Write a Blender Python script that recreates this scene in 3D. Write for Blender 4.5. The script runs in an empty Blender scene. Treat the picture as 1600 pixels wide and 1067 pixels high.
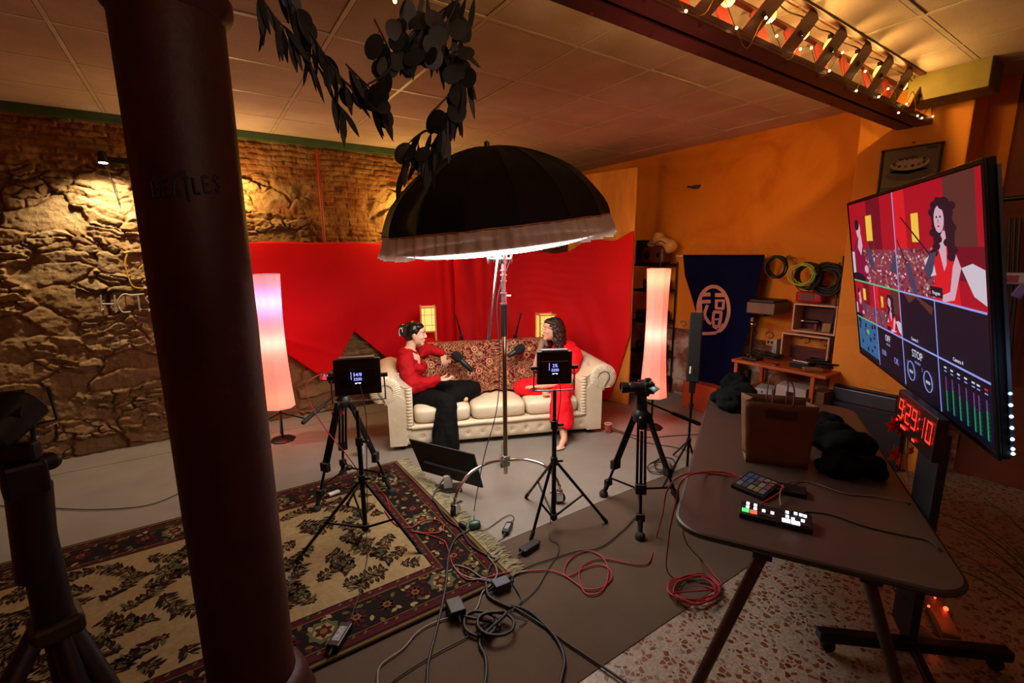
import bpy, bmesh, math, random
from mathutils import Vector, Matrix, noise
R=math.radians
V=Vector
rnd=random.Random(7)
S=bpy.context.scene
COL=S.collection
# ------------------------------------------------------------ camera
F,YAW,PIT,ROL,H=725.0,R(33.9),R(10.5),R(.5),1.9
CAM=V((0,0,H))
_f=V((math.sin(YAW)*math.cos(PIT),math.cos(YAW)*math.cos(PIT),-math.sin(PIT)))
_r=V((math.cos(YAW),-math.sin(YAW),0)); _d=_f.cross(_r)
RT=math.cos(ROL)*_r+math.sin(ROL)*_d; DN=-math.sin(ROL)*_r+math.cos(ROL)*_d
cd=bpy.data.cameras.new('camera'); cam=bpy.data.objects.new('camera',cd); COL.objects.link(cam)
cd.sensor_width=36; cd.lens=36*F/1600; cd.clip_start=.02; cd.clip_end=60
m=Matrix((RT,-DN,-_f)).transposed().to_4x4(); m.translation=CAM; cam.matrix_world=m
S.camera=cam
# ------------------------------------------------------------ picture rays -> places in the room
def ray(x,y): return RT*((x-800)/F)+DN*((y-533.5)/F)+_f
def G(x,y,z=0.0):
    d=ray(x,y); return CAM+d*((z-H)/d.z)
def PX(x,y,X):
    d=ray(x,y); return CAM+d*(X/d.x)
def PY(x,y,Y):
    d=ray(x,y); return CAM+d*(Y/d.y)
def AT(x,y,dist):
    d=ray(x,y); return CAM+d*(dist/math.hypot(d.x,d.y))
# ------------------------------------------------------------ world, exposure
w=bpy.data.worlds.new('world'); S.world=w; w.use_nodes=True
bg=w.node_tree.nodes['Background']; bg.inputs[0].default_value=(1.0,.55,.30,1); bg.inputs[1].default_value=.012
S.view_settings.view_transform='Standard'; S.view_settings.look='None'; S.view_settings.gamma=1
S.view_settings.exposure=0.0; S.view_settings.use_curve_mapping=False
S.cycles.use_denoising=True; S.cycles.max_bounces=7; S.cycles.diffuse_bounces=4
S.cycles.sample_clamp_indirect=4; S.cycles.caustics_reflective=False; S.cycles.caustics_refractive=False
CEIL=3.225; BACK=6.0; RIGHT=5.35
def aim(o,d): o.rotation_mode='QUATERNION'; o.rotation_quaternion=V(d).to_track_quat('-Z','Y')
def light(name,kind,loc,power,color,d=None,**k):
    l=bpy.data.lights.new(name,kind); l.energy=power; l.color=color
    for a,b in k.items(): setattr(l,a,b)
    o=bpy.data.objects.new(name,l); COL.objects.link(o); o.location=loc
    if d is not None: aim(o,d)
    return o
UAX=(RT*-.10-V((_f.x,_f.y,0)).normalized()*.085+V((0,0,1))).normalized(); UMB=V((1.91,2.95,2.12))-RT*.05

light('stone_wall_spot','SPOT',V((-.60,5.62,2.74)),150,(1,.84,.56),V((-.02,.22,-1)),spot_size=R(130),spot_blend=.8,shadow_soft_size=.03)
light('brick_wall_lamp','POINT',PY(372,300,5.74),25,(1,.60,.20),shadow_soft_size=.05)
light('brick_wall_lamp','POINT',PY(634,335,5.72),30,(1,.58,.15),shadow_soft_size=.05)
# added warm fill lights, none of them a fixture of the room
light('room_fill','SPOT',V((2.7,3.2,2.55)),60,(1,.50,.14),V((.85,-.12,-.28)),spot_size=R(96),spot_blend=1,shadow_soft_size=.12)  # added to brighten the orange right-hand wall
light('room_fill','AREA',V((1.2,-1.6,2.7)),3.5,(1,.62,.40),V((.15,1,-.1)),shape='DISK',size=1.0)  # added dim fill from behind the camera
light('ceiling_fill','AREA',V((.8,-1.2,2.25)),25,(1,.66,.50),V((.02,.62,.80)),shape='DISK',size=.5,spread=R(125))  # added upward fill, stands in for bounce on the ceiling
# ------------------------------------------------------------ materials
def lin(c):
    return c/12.92 if c<=.04045 else ((c+.055)/1.055)**2.4
def hx(s): return tuple(lin(int(s[i:i+2],16)/255) for i in (0,2,4))+(1,)
class NT:
    def __init__(s,name):
        s.m=bpy.data.materials.new(name); s.m.use_nodes=True; s.t=s.m.node_tree; s.b=s.t.nodes['Principled BSDF']; s.out=s.t.nodes['Material Output']
        s.co=None
    def n(s,t,**k):
        o=s.t.nodes.new(t)
        for a,b in k.items(): setattr(o,a,b)
        return o
    def l(s,a,b): s.t.links.new(a,b)
    def coord(s,kind='Object',scale=(1,1,1)):
        c=s.n('ShaderNodeTexCoord'); mp=s.n('ShaderNodeMapping'); mp.inputs['Scale'].default_value=scale
        s.l(c.outputs[kind],mp.inputs[0]); return mp.outputs[0]
    def noise(s,scale,detail=4,co=None,rough=.55,dist=0):
        o=s.n('ShaderNodeTexNoise'); o.inputs['Scale'].default_value=scale; o.inputs['Detail'].default_value=detail
        o.inputs['Roughness'].default_value=rough; o.inputs['Distortion'].default_value=dist
        s.l(co if co else s.coord(),o.inputs['Vector']); return o.outputs['Fac']
    def ramp(s,fac,stops,interp='LINEAR'):
        o=s.n('ShaderNodeValToRGB'); o.color_ramp.interpolation=interp; e=o.color_ramp.elements
        while len(e)<len(stops): e.new(.5)
        for i,(p,c) in enumerate(stops): e[i].position=p; e[i].color=c if len(c)==4 else tuple(c)+(1,)
        s.l(fac,o.inputs[0]); return o.outputs[0]
    def mix(s,fac,a,b,mode='MIX'):
        o=s.n('ShaderNodeMix',data_type='RGBA',blend_type=mode)
        for v,i in ((fac,0),(a,6),(b,7)):
            if hasattr(v,'is_linked') or hasattr(v,'links'): s.l(v,o.inputs[i])
            else: o.inputs[i].default_value=v
        return o.outputs[2]
    def math(s,op,a,b=0):
        o=s.n('ShaderNodeMath',operation=op)
        for v,i in ((a,0),(b,1)):
            if isinstance(v,(int,float)): o.inputs[i].default_value=v
            else: s.l(v,o.inputs[i])
        return o.outputs[0]
    def bump(s,h,strength=.3,dist=.01):
        o=s.n('ShaderNodeBump'); o.inputs['Strength'].default_value=strength; o.inputs['Distance'].default_value=dist
        s.l(h,o.inputs['Height']); s.l(o.outputs[0],s.b.inputs['Normal'])
    def color(s,c):
        s.l(c,s.b.inputs['Base Color'])
    def rough(s,r,metal=0,spec=.5):
        s.b.inputs['Roughness'].default_value=r; s.b.inputs['Metallic'].default_value=metal; s.b.inputs['Specular IOR Level'].default_value=spec
def M(name,c,rough=.6,metal=0,var=.12,scale=9,bump=0,bscale=60,spec=.5,bdist=.003,sheen=0):
    t=NT(name); c=hx(c) if isinstance(c,str) else c
    d=tuple(x*(1-var*1.5) for x in c[:3])+(1,); e=tuple(min(1,x*(1+var)) for x in c[:3])+(1,)
    t.color(t.ramp(t.noise(scale),[(.3,d),(.7,e)])); t.rough(rough,metal,spec)
    if bump: t.bump(t.noise(bscale,3),bump,bdist)
    if sheen: t.b.inputs['Sheen Weight'].default_value=sheen
    return t.m
def E(name,c,strength,base=None):
    t=NT(name); c=hx(c) if isinstance(c,str) else c
    t.b.inputs['Base Color'].default_value=base or (.02,.02,.02,1); t.b.inputs['Emission Color'].default_value=c
    t.b.inputs['Emission Strength'].default_value=strength; t.rough(.5); return t.m
# ------------------------------------------------------------ mesh collector
class MB:
    def __init__(s): s.v=[]; s.f=[]; s.mi=[]; s.cm=0; s.sm=[]; s.smooth=True
    def add(s,vs,fs,smooth=None):
        b=len(s.v); s.v+= [V(p) for p in vs]; sm=s.smooth if smooth is None else smooth
        for f in fs: s.f.append(tuple(b+i for i in f)); s.mi.append(s.cm); s.sm.append(sm)
        return s
    def mat(s,i): s.cm=i; return s
    def box(s,c,size,rot=None,taper=1):
        hx_,hy,hz=[q/2 for q in size]; c=V(c); rot=rot or Matrix.Identity(3)
        vs=[]
        for z in (-1,1):
            k=taper if z>0 else 1
            for x,y in ((-1,-1),(1,-1),(1,1),(-1,1)): vs.append(c+rot@V((x*hx_*k,y*hy*k,z*hz)))
        return s.add(vs,[(3,2,1,0),(4,5,6,7),(0,1,5,4),(1,2,6,5),(2,3,7,6),(3,0,4,7)],False)
    def tube(s,pts,r,n=8,cap=True,flat=None):
        pts=[V(p) for p in pts]; N=len(pts)
        if not hasattr(r,'__len__'): r=[r]*N
        t0=(pts[1]-pts[0]).normalized(); up=V((0,0,1)) if abs(t0.z)<.9 else V((1,0,0))
        a=t0.cross(up).normalized(); vs=[]
        for i,p in enumerate(pts):
            t=(pts[min(i+1,N-1)]-pts[max(i-1,0)]).normalized()
            a=(a-t*a.dot(t)).normalized(); b=t.cross(a)
            for k in range(n):
                q=2*math.pi*k/n; vs.append(p+(a*math.cos(q)+b*math.sin(q))*r[i])
        fs=[(i*n+k,i*n+(k+1)%n,(i+1)*n+(k+1)%n,(i+1)*n+k) for i in range(N-1) for k in range(n)]
        s.add(vs,fs)
        if cap:
            s.add(vs[:n],[tuple(range(n-1,-1,-1))],False); s.add(vs[-n:],[tuple(range(n))],False)
        return s
    def cyl(s,a,b,r,r2=None,n=16): return s.tube([a,b],[r,r if r2 is None else r2],n)
    def lathe(s,prof,c=(0,0,0),ax=(0,0,1),n=24,cap=False):
        c=V(c); q=V((0,0,1)).rotation_difference(V(ax).normalized()); vs=[]
        for (r,z) in prof:
            for k in range(n):
                a=2*math.pi*k/n; vs.append(c+q@V((r*math.cos(a),r*math.sin(a),z)))
        N=len(prof); s.add(vs,[(i*n+k,i*n+(k+1)%n,(i+1)*n+(k+1)%n,(i+1)*n+k) for i in range(N-1) for k in range(n)])
        if cap: s.add(vs[:n],[tuple(range(n-1,-1,-1))],False); s.add(vs[-n:],[tuple(range(n))],False)
        return s
    def ball(s,c,r,rot=None,n=16,m=10):
        c=V(c); r=(r,r,r) if not hasattr(r,'__len__') else r; rot=rot or Matrix.Identity(3); vs=[]
        for j in range(m+1):
            t=math.pi*j/m
            for k in range(n):
                a=2*math.pi*k/n; vs.append(c+rot@V((r[0]*math.sin(t)*math.cos(a),r[1]*math.sin(t)*math.sin(a),r[2]*math.cos(t))))
        return s.add(vs,[(j*n+k,(j+1)*n+k,(j+1)*n+(k+1)%n,j*n+(k+1)%n) for j in range(m) for k in range(n)])
    def caps(s,a,b,ra,rb=None,n=14):
        a,b=V(a),V(b); rb=ra if rb is None else rb
        d=(b-a); L=d.length; d=d.normalized() if L>1e-6 else V((0,0,1)); pr=[]
        for j in range(6): t=math.pi/2*(1-j/5); pr.append((max(1e-4,ra*math.cos(t)),-ra*math.sin(t)))
        for j in range(6): t=math.pi/2*j/5; pr.append((max(1e-4,rb*math.cos(t)),L+rb*math.sin(t)))
        return s.lathe(pr,a,d,n)
    def prism(s,poly,o,ux,uy,h,smooth=False):
        """poly in 2-D, laid on plane o,ux,uy and thickened by h along the normal"""
        o,ux,uy=V(o),V(ux),V(uy); nz=ux.cross(uy).normalized(); n=len(poly)
        a=[o+ux*p[0]+uy*p[1] for p in poly]; b=[p+nz*h for p in a]
        s.add(a+b,[tuple(range(n-1,-1,-1)),tuple(range(n,2*n))],False)
        return s.add(a+b,[(i,(i+1)%n,n+(i+1)%n,n+i) for i in range(n)],smooth)
    def poly(s,pts): return s.add(pts,[tuple(range(len(pts)))],False)
    def grid(s,fn,nu,nv,smooth=True,skip=None):
        vs=[fn(i/nu,j/nv) for j in range(nv+1) for i in range(nu+1)]
        fs=[(j*(nu+1)+i,j*(nu+1)+i+1,(j+1)*(nu+1)+i+1,(j+1)*(nu+1)+i) for j in range(nv) for i in range(nu) if not(skip and skip((i+.5)/nu,(j+.5)/nv))]
        return s.add(vs,fs,smooth)
    def build(s,name,mats,parent=None,bevel=0,world=True,solid=0,sharp=40,sub=0):
        me=bpy.data.meshes.new(name); me.from_pydata([tuple(p) for p in s.v],[],s.f)
        mats=mats if isinstance(mats,(list,tuple)) else [mats]
        for x in mats: me.materials.append(x)
        if len(mats)>1: me.polygons.foreach_set('material_index',s.mi)
        me.polygons.foreach_set('use_smooth',s.sm); me.update()
        o=bpy.data.objects.new(name,me); COL.objects.link(o)
        if any(s.sm) and sharp: me.set_sharp_from_angle(angle=R(sharp))
        if solid:
            md=o.modifiers.new('t','SOLIDIFY'); md.thickness=solid; md.offset=0
        if bevel:
            md=o.modifiers.new('b','BEVEL'); md.width=bevel; md.segments=2; md.limit_method='ANGLE'; md.angle_limit=R(50)
        if sub:
            md=o.modifiers.new('s','SUBSURF'); md.levels=md.render_levels=sub
        if parent is not None: put(o,parent)
        return o
def worldmat(p): return WM.get(p.name,Matrix.Identity(4))
WM={}
def put(o,p):
    o.parent=p
    o.matrix_parent_inverse=WM[p.name].inverted() if p.name in WM else Matrix.Identity(4)
def empty(name,label,cat,loc=(0,0,0),group=None):
    o=bpy.data.objects.new(name,None); COL.objects.link(o); o.location=loc; o.empty_display_size=.1
    WM[o.name]=Matrix.Translation(V(loc)); return tag(o,label,cat,group)
def tag(o,label=None,cat=None,group=None,kind=None):
    if label: o['label']=label
    if cat: o['category']=cat
    if group: o['group']=group
    if kind: o['kind']=kind
    return o
def struct(o,label,cat='structure'):
    return tag(o,label,cat,None,'structure')
def text(name,body,o,ux,uy,size,mat,parent,extr=.0008,align='CENTER'):
    cu=bpy.data.curves.new('t','FONT'); cu.body=body; cu.size=size; cu.align_x=align; cu.align_y='CENTER'; cu.extrude=extr; cu.resolution_u=3
    to=bpy.data.objects.new('t',cu); COL.objects.link(to); dg=bpy.context.evaluated_depsgraph_get(); me=bpy.data.meshes.new_from_object(to.evaluated_get(dg)); bpy.data.objects.remove(to)
    ux=V(ux).normalized(); uy=V(uy).normalized(); m=Matrix((ux,uy,ux.cross(uy))).transposed().to_4x4(); m.translation=V(o); me.transform(m)
    me.materials.clear(); me.materials.append(mat); me.name=name; ob=bpy.data.objects.new(name,me); COL.objects.link(ob); put(ob,parent); return ob
def spline(pts,k=6):
    pts=[V(p) for p in pts]; out=[]; n=len(pts)
    for i in range(n-1):
        a,b,c,d=pts[max(i-1,0)],pts[i],pts[i+1],pts[min(i+2,n-1)]
        for j in range(k):
            t=j/k; out.append(.5*((2*b)+(c-a)*t+(2*a-5*b+4*c-d)*t*t+(3*b-a-3*c+d)*t**3))
    return out+[pts[-1]]
def remesh(mb,vox,smooth=6,disp=None):
    me=bpy.data.meshes.new('tmp'); me.from_pydata([tuple(p) for p in mb.v],[],mb.f); me.update()
    o=bpy.data.objects.new('tmp',me); COL.objects.link(o)
    md=o.modifiers.new('r','REMESH'); md.mode='VOXEL'; md.voxel_size=vox
    if smooth:
        sm=o.modifiers.new('s','SMOOTH'); sm.iterations=smooth; sm.factor=.5
    dg=bpy.context.evaluated_depsgraph_get(); dg.update()
    m2=bpy.data.meshes.new_from_object(o.evaluated_get(dg)); bpy.data.objects.remove(o); bpy.data.meshes.remove(me)
    r=MB(); vs=[v.co.copy() for v in m2.vertices]
    if disp:
        ns=[v.normal.copy() for v in m2.vertices]; vs=[p+n*disp(p,n) for p,n in zip(vs,ns)]
    r.add(vs,[tuple(p.vertices) for p in m2.polygons],True); bpy.data.meshes.remove(m2)
    return r
nz=noise.noise
def zrot(a): return Matrix.Rotation(a,3,'Z')

BLK=M('black_plastic','0c0c0d',.45,spec=.35); BLKM=M('black_metal','101012',.35,.6); CHR=M('chrome','c8c8cc',.18,1,.05)
ALU=M('grey_aluminium','8f9296',.35,.9); RUB=M('black_rubber','0c0c0c',.8); WHT=M('white_plastic','c9c6c2',.5)
WOOD=M('orange_wood','9a4a14',.5,var=.2,scale=4); REDC=M('red_cable','8c1018',.5); BLKC=M('black_cable','0b0b0c',.6)
LGC=M('pale_grey_cable','6d655f',.6); GRNC=M('green_cable','7f9a3c',.5)
# ============================================================ SETTING
# --- floor (terrazzo)
t=NT('terrazzo'); co=t.coord(scale=(1,1,1))
wp=t.n('ShaderNodeTexVoronoi',feature='F1'); wp.inputs['Scale'].default_value=36; wp.inputs['Randomness'].default_value=1; t.l(co,wp.inputs['Vector'])
ed=t.n('ShaderNodeTexVoronoi',feature='DISTANCE_TO_EDGE'); ed.inputs['Scale'].default_value=36; t.l(co,ed.inputs['Vector'])
sp=t.n('ShaderNodeSeparateColor'); t.l(wp.outputs['Color'],sp.inputs[0])
chip=t.math('MULTIPLY',t.math('GREATER_THAN',ed.outputs['Distance'],.10),t.math('GREATER_THAN',sp.outputs[0],.52))
chipc=t.ramp(sp.outputs[1],[(0,hx('43200f')),(.4,hx('6e3f26')),(.7,hx('55301c')),(1,hx('6a5f56'))])
base=t.ramp(t.noise(70,4,co),[(.35,hx('786a5e')),(.65,hx('928476'))])
t.color(t.mix(chip,base,chipc)); t.rough(.35); TERR=t.m
struct(MB().box((1.5,2.2,-.054),(9,8.6,.1)).build('floor',TERR),'cream terrazzo floor with brown stone chips')
# --- carpet strips
def carpetmat(n,a,b):
    t=NT(n); co=t.coord(); t.color(t.mix(t.noise(3,3,co),hx(a),hx(b))); t.rough(.95,0,.1); t.bump(t.noise(300,3,co),.6,.004); return t.m
CP1=carpetmat('grey_carpet','6f675f','857c73'); CP2=carpetmat('taupe_carpet','473a30','57483c')
def strip(y0,y1,z,m,lab,x0=-2.9,x1=5.3):
    tag(MB().box(((x0+x1)/2,(y0+y1)/2,-.002),(x1-x0,y1-y0,.004)).build('carpet_strip',m,bevel=.001),lab,'carpet','carpet strips laid over the terrazzo')
sy0=1.32; sy1=2.395; sy2=5.52
strip(sy0,sy1-.004,.005,CP2,'taupe carpet strip nearest the camera, its front edge meeting the bare terrazzo')
strip(sy1,sy2-.01,.005,CP1,'pale grey carpet strip in the middle, under the sofa and most tripods')
strip(sy2,5.90,.005,CP1,'narrow far grey carpet strip running along the foot of the stone wall')
# --- back wall of rubble stone and brick
import numpy as np
def hash2(i,j,k):
    h=np.sin(i*127.1+j*311.7+k*74.7)*43758.5453; return h-np.floor(h)
def stones(X,Z,cx,cz,seed):
    x=X/cx; z=Z/cz; ix=np.floor(x); iz=np.floor(z); d1=np.full(X.shape,9.); d2=np.full(X.shape,9.); idv=np.zeros(X.shape); gx=np.zeros(X.shape); gz=np.zeros(X.shape)
    for a in (-1,0,1):
        for b in (-1,0,1):
            i=ix+a; j=iz+b; px=i+.5+(hash2(i,j,seed)-.5)*.9; pz=j+.5+(hash2(i,j,seed+1)-.5)*.75
            dx=np.abs(x-px); dz=np.abs(z-pz); d=(dx**2.6+dz**2.6)**(1/2.6); n=d<d1
            d2=np.where(n,d1,np.minimum(d2,d)); idv=np.where(n,hash2(i,j,seed+2),idv); gx=np.where(n,x-px,gx); gz=np.where(n,z-pz,gz); d1=np.where(n,d,d1)
    return d2-d1,idv,gx,gz
def vn(X,Z,s,seed):
    x=X*s; z=Z*s; i=np.floor(x); j=np.floor(z); fx=x-i; fz=z-j; fx=fx*fx*(3-2*fx); fz=fz*fz*(3-2*fz)
    h=lambda a,b: hash2(i+a,j+b,seed)
    return (h(0,0)*(1-fx)+h(1,0)*fx)*(1-fz)+(h(0,1)*(1-fx)+h(1,1)*fx)*fz
def fbm(X,Z,s,seed,o=4): return sum(vn(X,Z,s*2**k,seed+k)/2**k for k in range(o))/sum(1/2**k for k in range(o))
x0,x1=-3.0,RIGHT+.02; nx,nzz=900,340
xs=np.linspace(x0,x1,nx); zs=np.linspace(0,CEIL,nzz); XX,ZZ=np.meshgrid(xs,zs)
wx=XX+(fbm(XX,ZZ,2.2,5)-.5)*.30+(fbm(XX,ZZ,11,6,3)-.5)*.07; wz=ZZ+(fbm(XX,ZZ,2.2,15)-.5)*.22+(fbm(XX,ZZ,11,16,3)-.5)*.05
e1,id1,gx,gz=stones(wx,wz,.44,.20,3); e2,id2,gx2,gz2=stones(wx,wz,.20,.068,9)
small=(id1>.52); e=np.where(small,np.minimum(e1*1.6,e2*.8),e1); idd=np.where(small,(id2+id1)/2,id1); GX=np.where(small,gx2,gx); GZ=np.where(small,gz2,gz)
m_=np.clip(e/.13,0,1)**.7
face_=(hash2(np.round(idd*999),0,1)-.5)*.12*GX+(hash2(np.round(idd*999),0,2)-.25)*.10*GZ
fill=np.clip(fbm(XX,ZZ,1.7,71,3)*2.6-1.0,0,1)          # where mortar is flush
rub=.020+m_*(.020+.058*idd*(1-.4*fill))+m_*face_*(1-.3*fill)+(1-m_)*.022*fill
rid=1-np.abs(fbm(XX,ZZ*1.5,6,60,5)*2-1); rid2=1-np.abs(fbm(XX,ZZ*1.4,19,66,4)*2-1)
rub+=.018*(rid-.8)+.012*(rid2-.8)+.006*(fbm(XX,ZZ,30,69,3)-.5)*2+.045*(fbm(XX,ZZ,5,40,5)-.5)
# brick zone
zzb=ZZ+(fbm(XX,ZZ,2.5,44,3)-.5)*.05; row=np.floor(zzb/.058); bx=(wx*.3+XX*.7)/.25+.5*(row%2)+hash2(row,0,4)*.2; fr=np.abs(bx-np.floor(bx)-.5); fz=np.abs((zzb/.058)%1-.5)
bm=np.clip((.5-fz)/.16,0,1)*np.clip((.5-fr)/.05,0,1); bid=hash2(np.floor(bx),row,7)
brk=.016*bm*(.5+.7*bid)+.034*(fbm(XX,ZZ,12,80,5)-.5)+.02*np.clip(fbm(XX,ZZ,3,88,3)-.5,0,1)+.02
bz=1.75+.25*(vn(XX,ZZ*0,2.3,91)-.5)
wmask=np.clip((XX-.95+.35*(fbm(XX,ZZ,2.5,33)-.5)*2)/.12,0,1)*np.clip((ZZ-bz)/.1,0,1)
topm=np.clip((ZZ-2.72+.3*(fbm(XX,ZZ,2,37)-.5))/.12,0,1)*np.clip((XX+2.2)/.1,0,1)
patch=np.clip(1.2-((XX-2.25)/.36)**2-((ZZ-2.45)/.34)**2,0,1)
wmask=np.clip(np.maximum(wmask,topm*.9)*(1-np.clip(patch*3,0,1)),0,1)
dep=rub*(1-wmask)+brk*wmask
mb=MB(); vv=[(a,BACK-d,b) for a,b,d in zip(XX.ravel(),ZZ.ravel(),dep.ravel())]
mb.add(vv,[(j*nx+i,j*nx+i+1,(j+1)*nx+i+1,(j+1)*nx+i) for j in range(nzz-1) for i in range(nx-1)],True)
t=NT('rubble_stone_and_brick'); at=t.n('ShaderNodeAttribute',attribute_name='stone'); sp=t.n('ShaderNodeSeparateColor'); t.l(at.outputs['Color'],sp.inputs[0])
co=t.coord(); st=t.ramp(sp.outputs[0],[(0,hx('6e5537')),(.25,hx('8d7350')),(.5,hx('7a5c3a')),(.75,hx('a08660')),(1,hx('66482c'))])
st=t.mix(t.math('MULTIPLY',t.noise(6,5,co),.6),st,hx('8f6f48')); st=t.mix(sp.outputs[1],hx('7a5a38'),st)
br=t.ramp(sp.outputs[0],[(0,hx('5e3018')),(.5,hx('80482a')),(1,hx('6c3a20'))]); br=t.mix(t.ramp(t.noise(4,6,co,.7),[(.42,(0,0,0)),(.62,(1,1,1))]),br,hx('9a7444')); br=t.mix(sp.outputs[1],hx('86643c'),br)
t.color(t.mix(sp.outputs[2],st,br)); t.rough(.95,0,.15); t.bump(t.noise(45,6,co,.7),.8,.02)
wb=mb.build('wall_back',t.m,sharp=0); ca=wb.data.color_attributes.new('stone','FLOAT_COLOR','POINT')
arr=np.ones((nx*nzz,4),'f'); arr[:,0]=np.where(wmask>.5,bid,idd).ravel(); arr[:,1]=np.where(wmask>.5,bm,m_).ravel(); arr[:,2]=wmask.ravel(); ca.data.foreach_set('color',arr.ravel())
struct(wb,'rough rubble stone wall with old brickwork along its top')
# --- right wall: orange plaster with stone below a painted frieze
def plaster(n,a,b,c):
    t=NT(n); co=t.coord(); k=t.noise(1.1,6,co,.6,.8); t.color(t.mix(t.math('MULTIPLY',t.noise(5,6,co),.5),t.ramp(k,[(.3,hx(a)),(.5,hx(b)),(.72,hx(c))]),hx(b)))
    t.rough(.8,0,.25); t.bump(t.noise(12,6,co),.25,.01); return t.m
PLA=plaster('orange_plaster','a84f10','cc7a1e','d8862a')
wr=MB().box((RIGHT+.1,(BACK+1.0)/2,(.93+CEIL)/2+.0),(.2,BACK-1.0,CEIL-.93))
struct(wr.build('wall_right',PLA),'orange limewashed plaster wall on the right')
mb=MB(); ny,nz2=300,70
Y_,Z_=np.meshgrid(np.linspace(1.0,BACK,ny),np.linspace(0,.94,nz2))
e1,id1,gx,gz=stones(Y_+(fbm(Y_,Z_,3,2)-.5)*.2,Z_,.3,.17,21); mm=np.clip(e1/.15,0,1)
dd=.03*mm*(.4+id1)+.02*(fbm(Y_,Z_,12,22)-.5)
mb.add([(RIGHT+.02-d,a,b) for a,b,d in zip(Y_.ravel(),Z_.ravel(),dd.ravel())],[(j*ny+i,j*ny+i+1,(j+1)*ny+i+1,(j+1)*ny+i) for j in range(nz2-1) for i in range(ny-1)],True)
t=NT('whitewashed_stone'); co=t.coord(); t.color(t.ramp(t.noise(3.5,6,co),[(.35,hx('5a2f22')),(.5,hx('7d5643')),(.62,hx('b0a093'))])); t.rough(.95); t.bump(t.noise(40,5,co),.6,.01)
struct(mb.build('trim_1',t.m,sharp=0),'flaking whitewashed stone base of the orange wall')
t=NT('painted_frieze'); co=t.coord(scale=(1,1,1)); t.color(t.ramp(t.noise(4,4,co),[(.35,hx('a85f18')),(.65,hx('c98630'))])); t.rough(.8); FRZ=t.m
DRK=M('dark_scroll_paint','6a3210',.8)
mb=MB(); mb.box((RIGHT-.005,3.5,.98),(.02,4.98,.13)); mb.mat(1)
for i in range(24):
    y=1.35+i*.19; mb.tube([(RIGHT-.017,y+.045*math.cos(a),.985+.035*math.sin(a)) for a in [q*.7 for q in range(8)]],.006,5)
struct(mb.build('trim_2',[FRZ,DRK]),'ochre frieze strip with painted scrolls on the orange wall')
# dark wall beyond the pilaster
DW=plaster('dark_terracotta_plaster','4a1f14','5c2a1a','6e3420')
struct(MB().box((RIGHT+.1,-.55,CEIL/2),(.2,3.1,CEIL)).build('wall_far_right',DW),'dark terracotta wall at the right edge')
PIL=plaster('pilaster_plaster','b8651c','d98c36','d2822c')
mb=MB().box((5.175,1.535,CEIL/2),(.35,.74,CEIL))
struct(mb.build('trim_3',PIL,bevel=.012),'plastered pilaster projecting from the orange wall under the lattice beam')
struct(MB().box((4.86,1.27,3.13),(.30,.46,.20)).build('trim_4',M('olive_paint','6f6228',.7),bevel=.006),'olive painted bearing block on top of the pilaster')
struct(MB().box((1.5,-2.05,CEIL/2),(9,.1,CEIL)).build('wall_rear',PLA),'plaster wall behind the camera')
struct(MB().box((-3.0,2.0,CEIL/2),(.1,8.1,CEIL)).build('wall_left',PLA),'plaster wall on the far left')
# --- ceiling
def ceilmat(sc=1):
    t=NT('ceiling_tile'); co=t.coord(); sp=t.ramp(t.noise(260,2,co),[(.62,(0,0,0)),(.70,(1,1,1))]); t.color(t.mix(sp,t.ramp(t.noise(2,3,co),[(.3,hx('a89484')),(.7,hx('bba899'))]),hx('6b5546'))); t.rough(.9,0,.2); t.bump(t.noise(180,2,co),.4,.004); return t.m
CT=ceilmat(); GRD=M('ceiling_grid_metal','b5a696',.5)
mb=MB(); mb.box((1.5,2,CEIL+.06),(9,8.1,.1)); mb.mat(1)
for i in range(-5,8):
    x=.84+i*.69; mb.box((x,2,CEIL+.001),(.026,8.1,.006)) if -2.95<x<RIGHT else None
for j in range(-6,6):
    y=2.5+j*.69; mb.box((1.2,y,CEIL+.0008),(8.3,.026,.006)) if -2<y<BACK else None
mb.mat(0)
for i in range(-5,7):
    for j in range(-6,5):
        x=.84+i*.69+.345; y=2.5+j*.69+.345; rr=rnd.random(); dz=-.001 if rr<.85 else .004
        if -2.9<x<RIGHT and -2<y<BACK-.02: mb.box((x,y,CEIL+.006+dz),(.655,.655,.012))
struct(mb.build('ceiling',[CT,GRD]),'suspended ceiling of speckled square tiles')
GRN=M('green_gloss_paint','34502a',.5)
struct(MB().box((1.2,BACK-.05,CEIL-.04),(8.3,.1,.075)).build('trim_5',GRN,bevel=.004),'green painted ledge between the stone wall and the ceiling')
# --- lattice beam
OXB=M('oxblood_paint','4a1412',.45,var=.2,bump=.2,bscale=30); OXLIT=M('lit_oxblood_paint','7a1c16',.45)  # second red is a lighter copy for far bars, light painted in
bm_=empty('lattice_beam','dark red riveted lattice beam under the ceiling carrying the bulb string','beam',(2,1.5,2.92))
y0,y1,zb=1.40,1.63,2.90; xl=5.0; xs_=-1.2
for y in (y0+.052,y1-.052): MB().box(((xl+xs_)/2,y,zb+.008),(xl-xs_,.104,.016)).build('bottom_flange',OXB,bm_,bevel=.003)
for y in (y0+.006,y1-.006): MB().box(((xl+xs_)/2,y,zb+.030),(xl-xs_,.012,.028)).build('bottom_rib',OXB,bm_,bevel=.002)
MB().box(((xl+xs_)/2,(y0+y1)/2,zb+.021),(xl-xs_,.05,.008)).build('gap_shade_plate',M('gap_shade','080304',.8),bm_)  # black strip added as the shade inside the flange gap
for y in (y0+.02,y1-.02): MB().box(((xl+xs_)/2,y,CEIL-.008),(xl-xs_,.04,.012)).build('top_flange',OXB,bm_,bevel=.002)
RIV=M('dark_rivet','1c0808',.4,.5)
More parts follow.
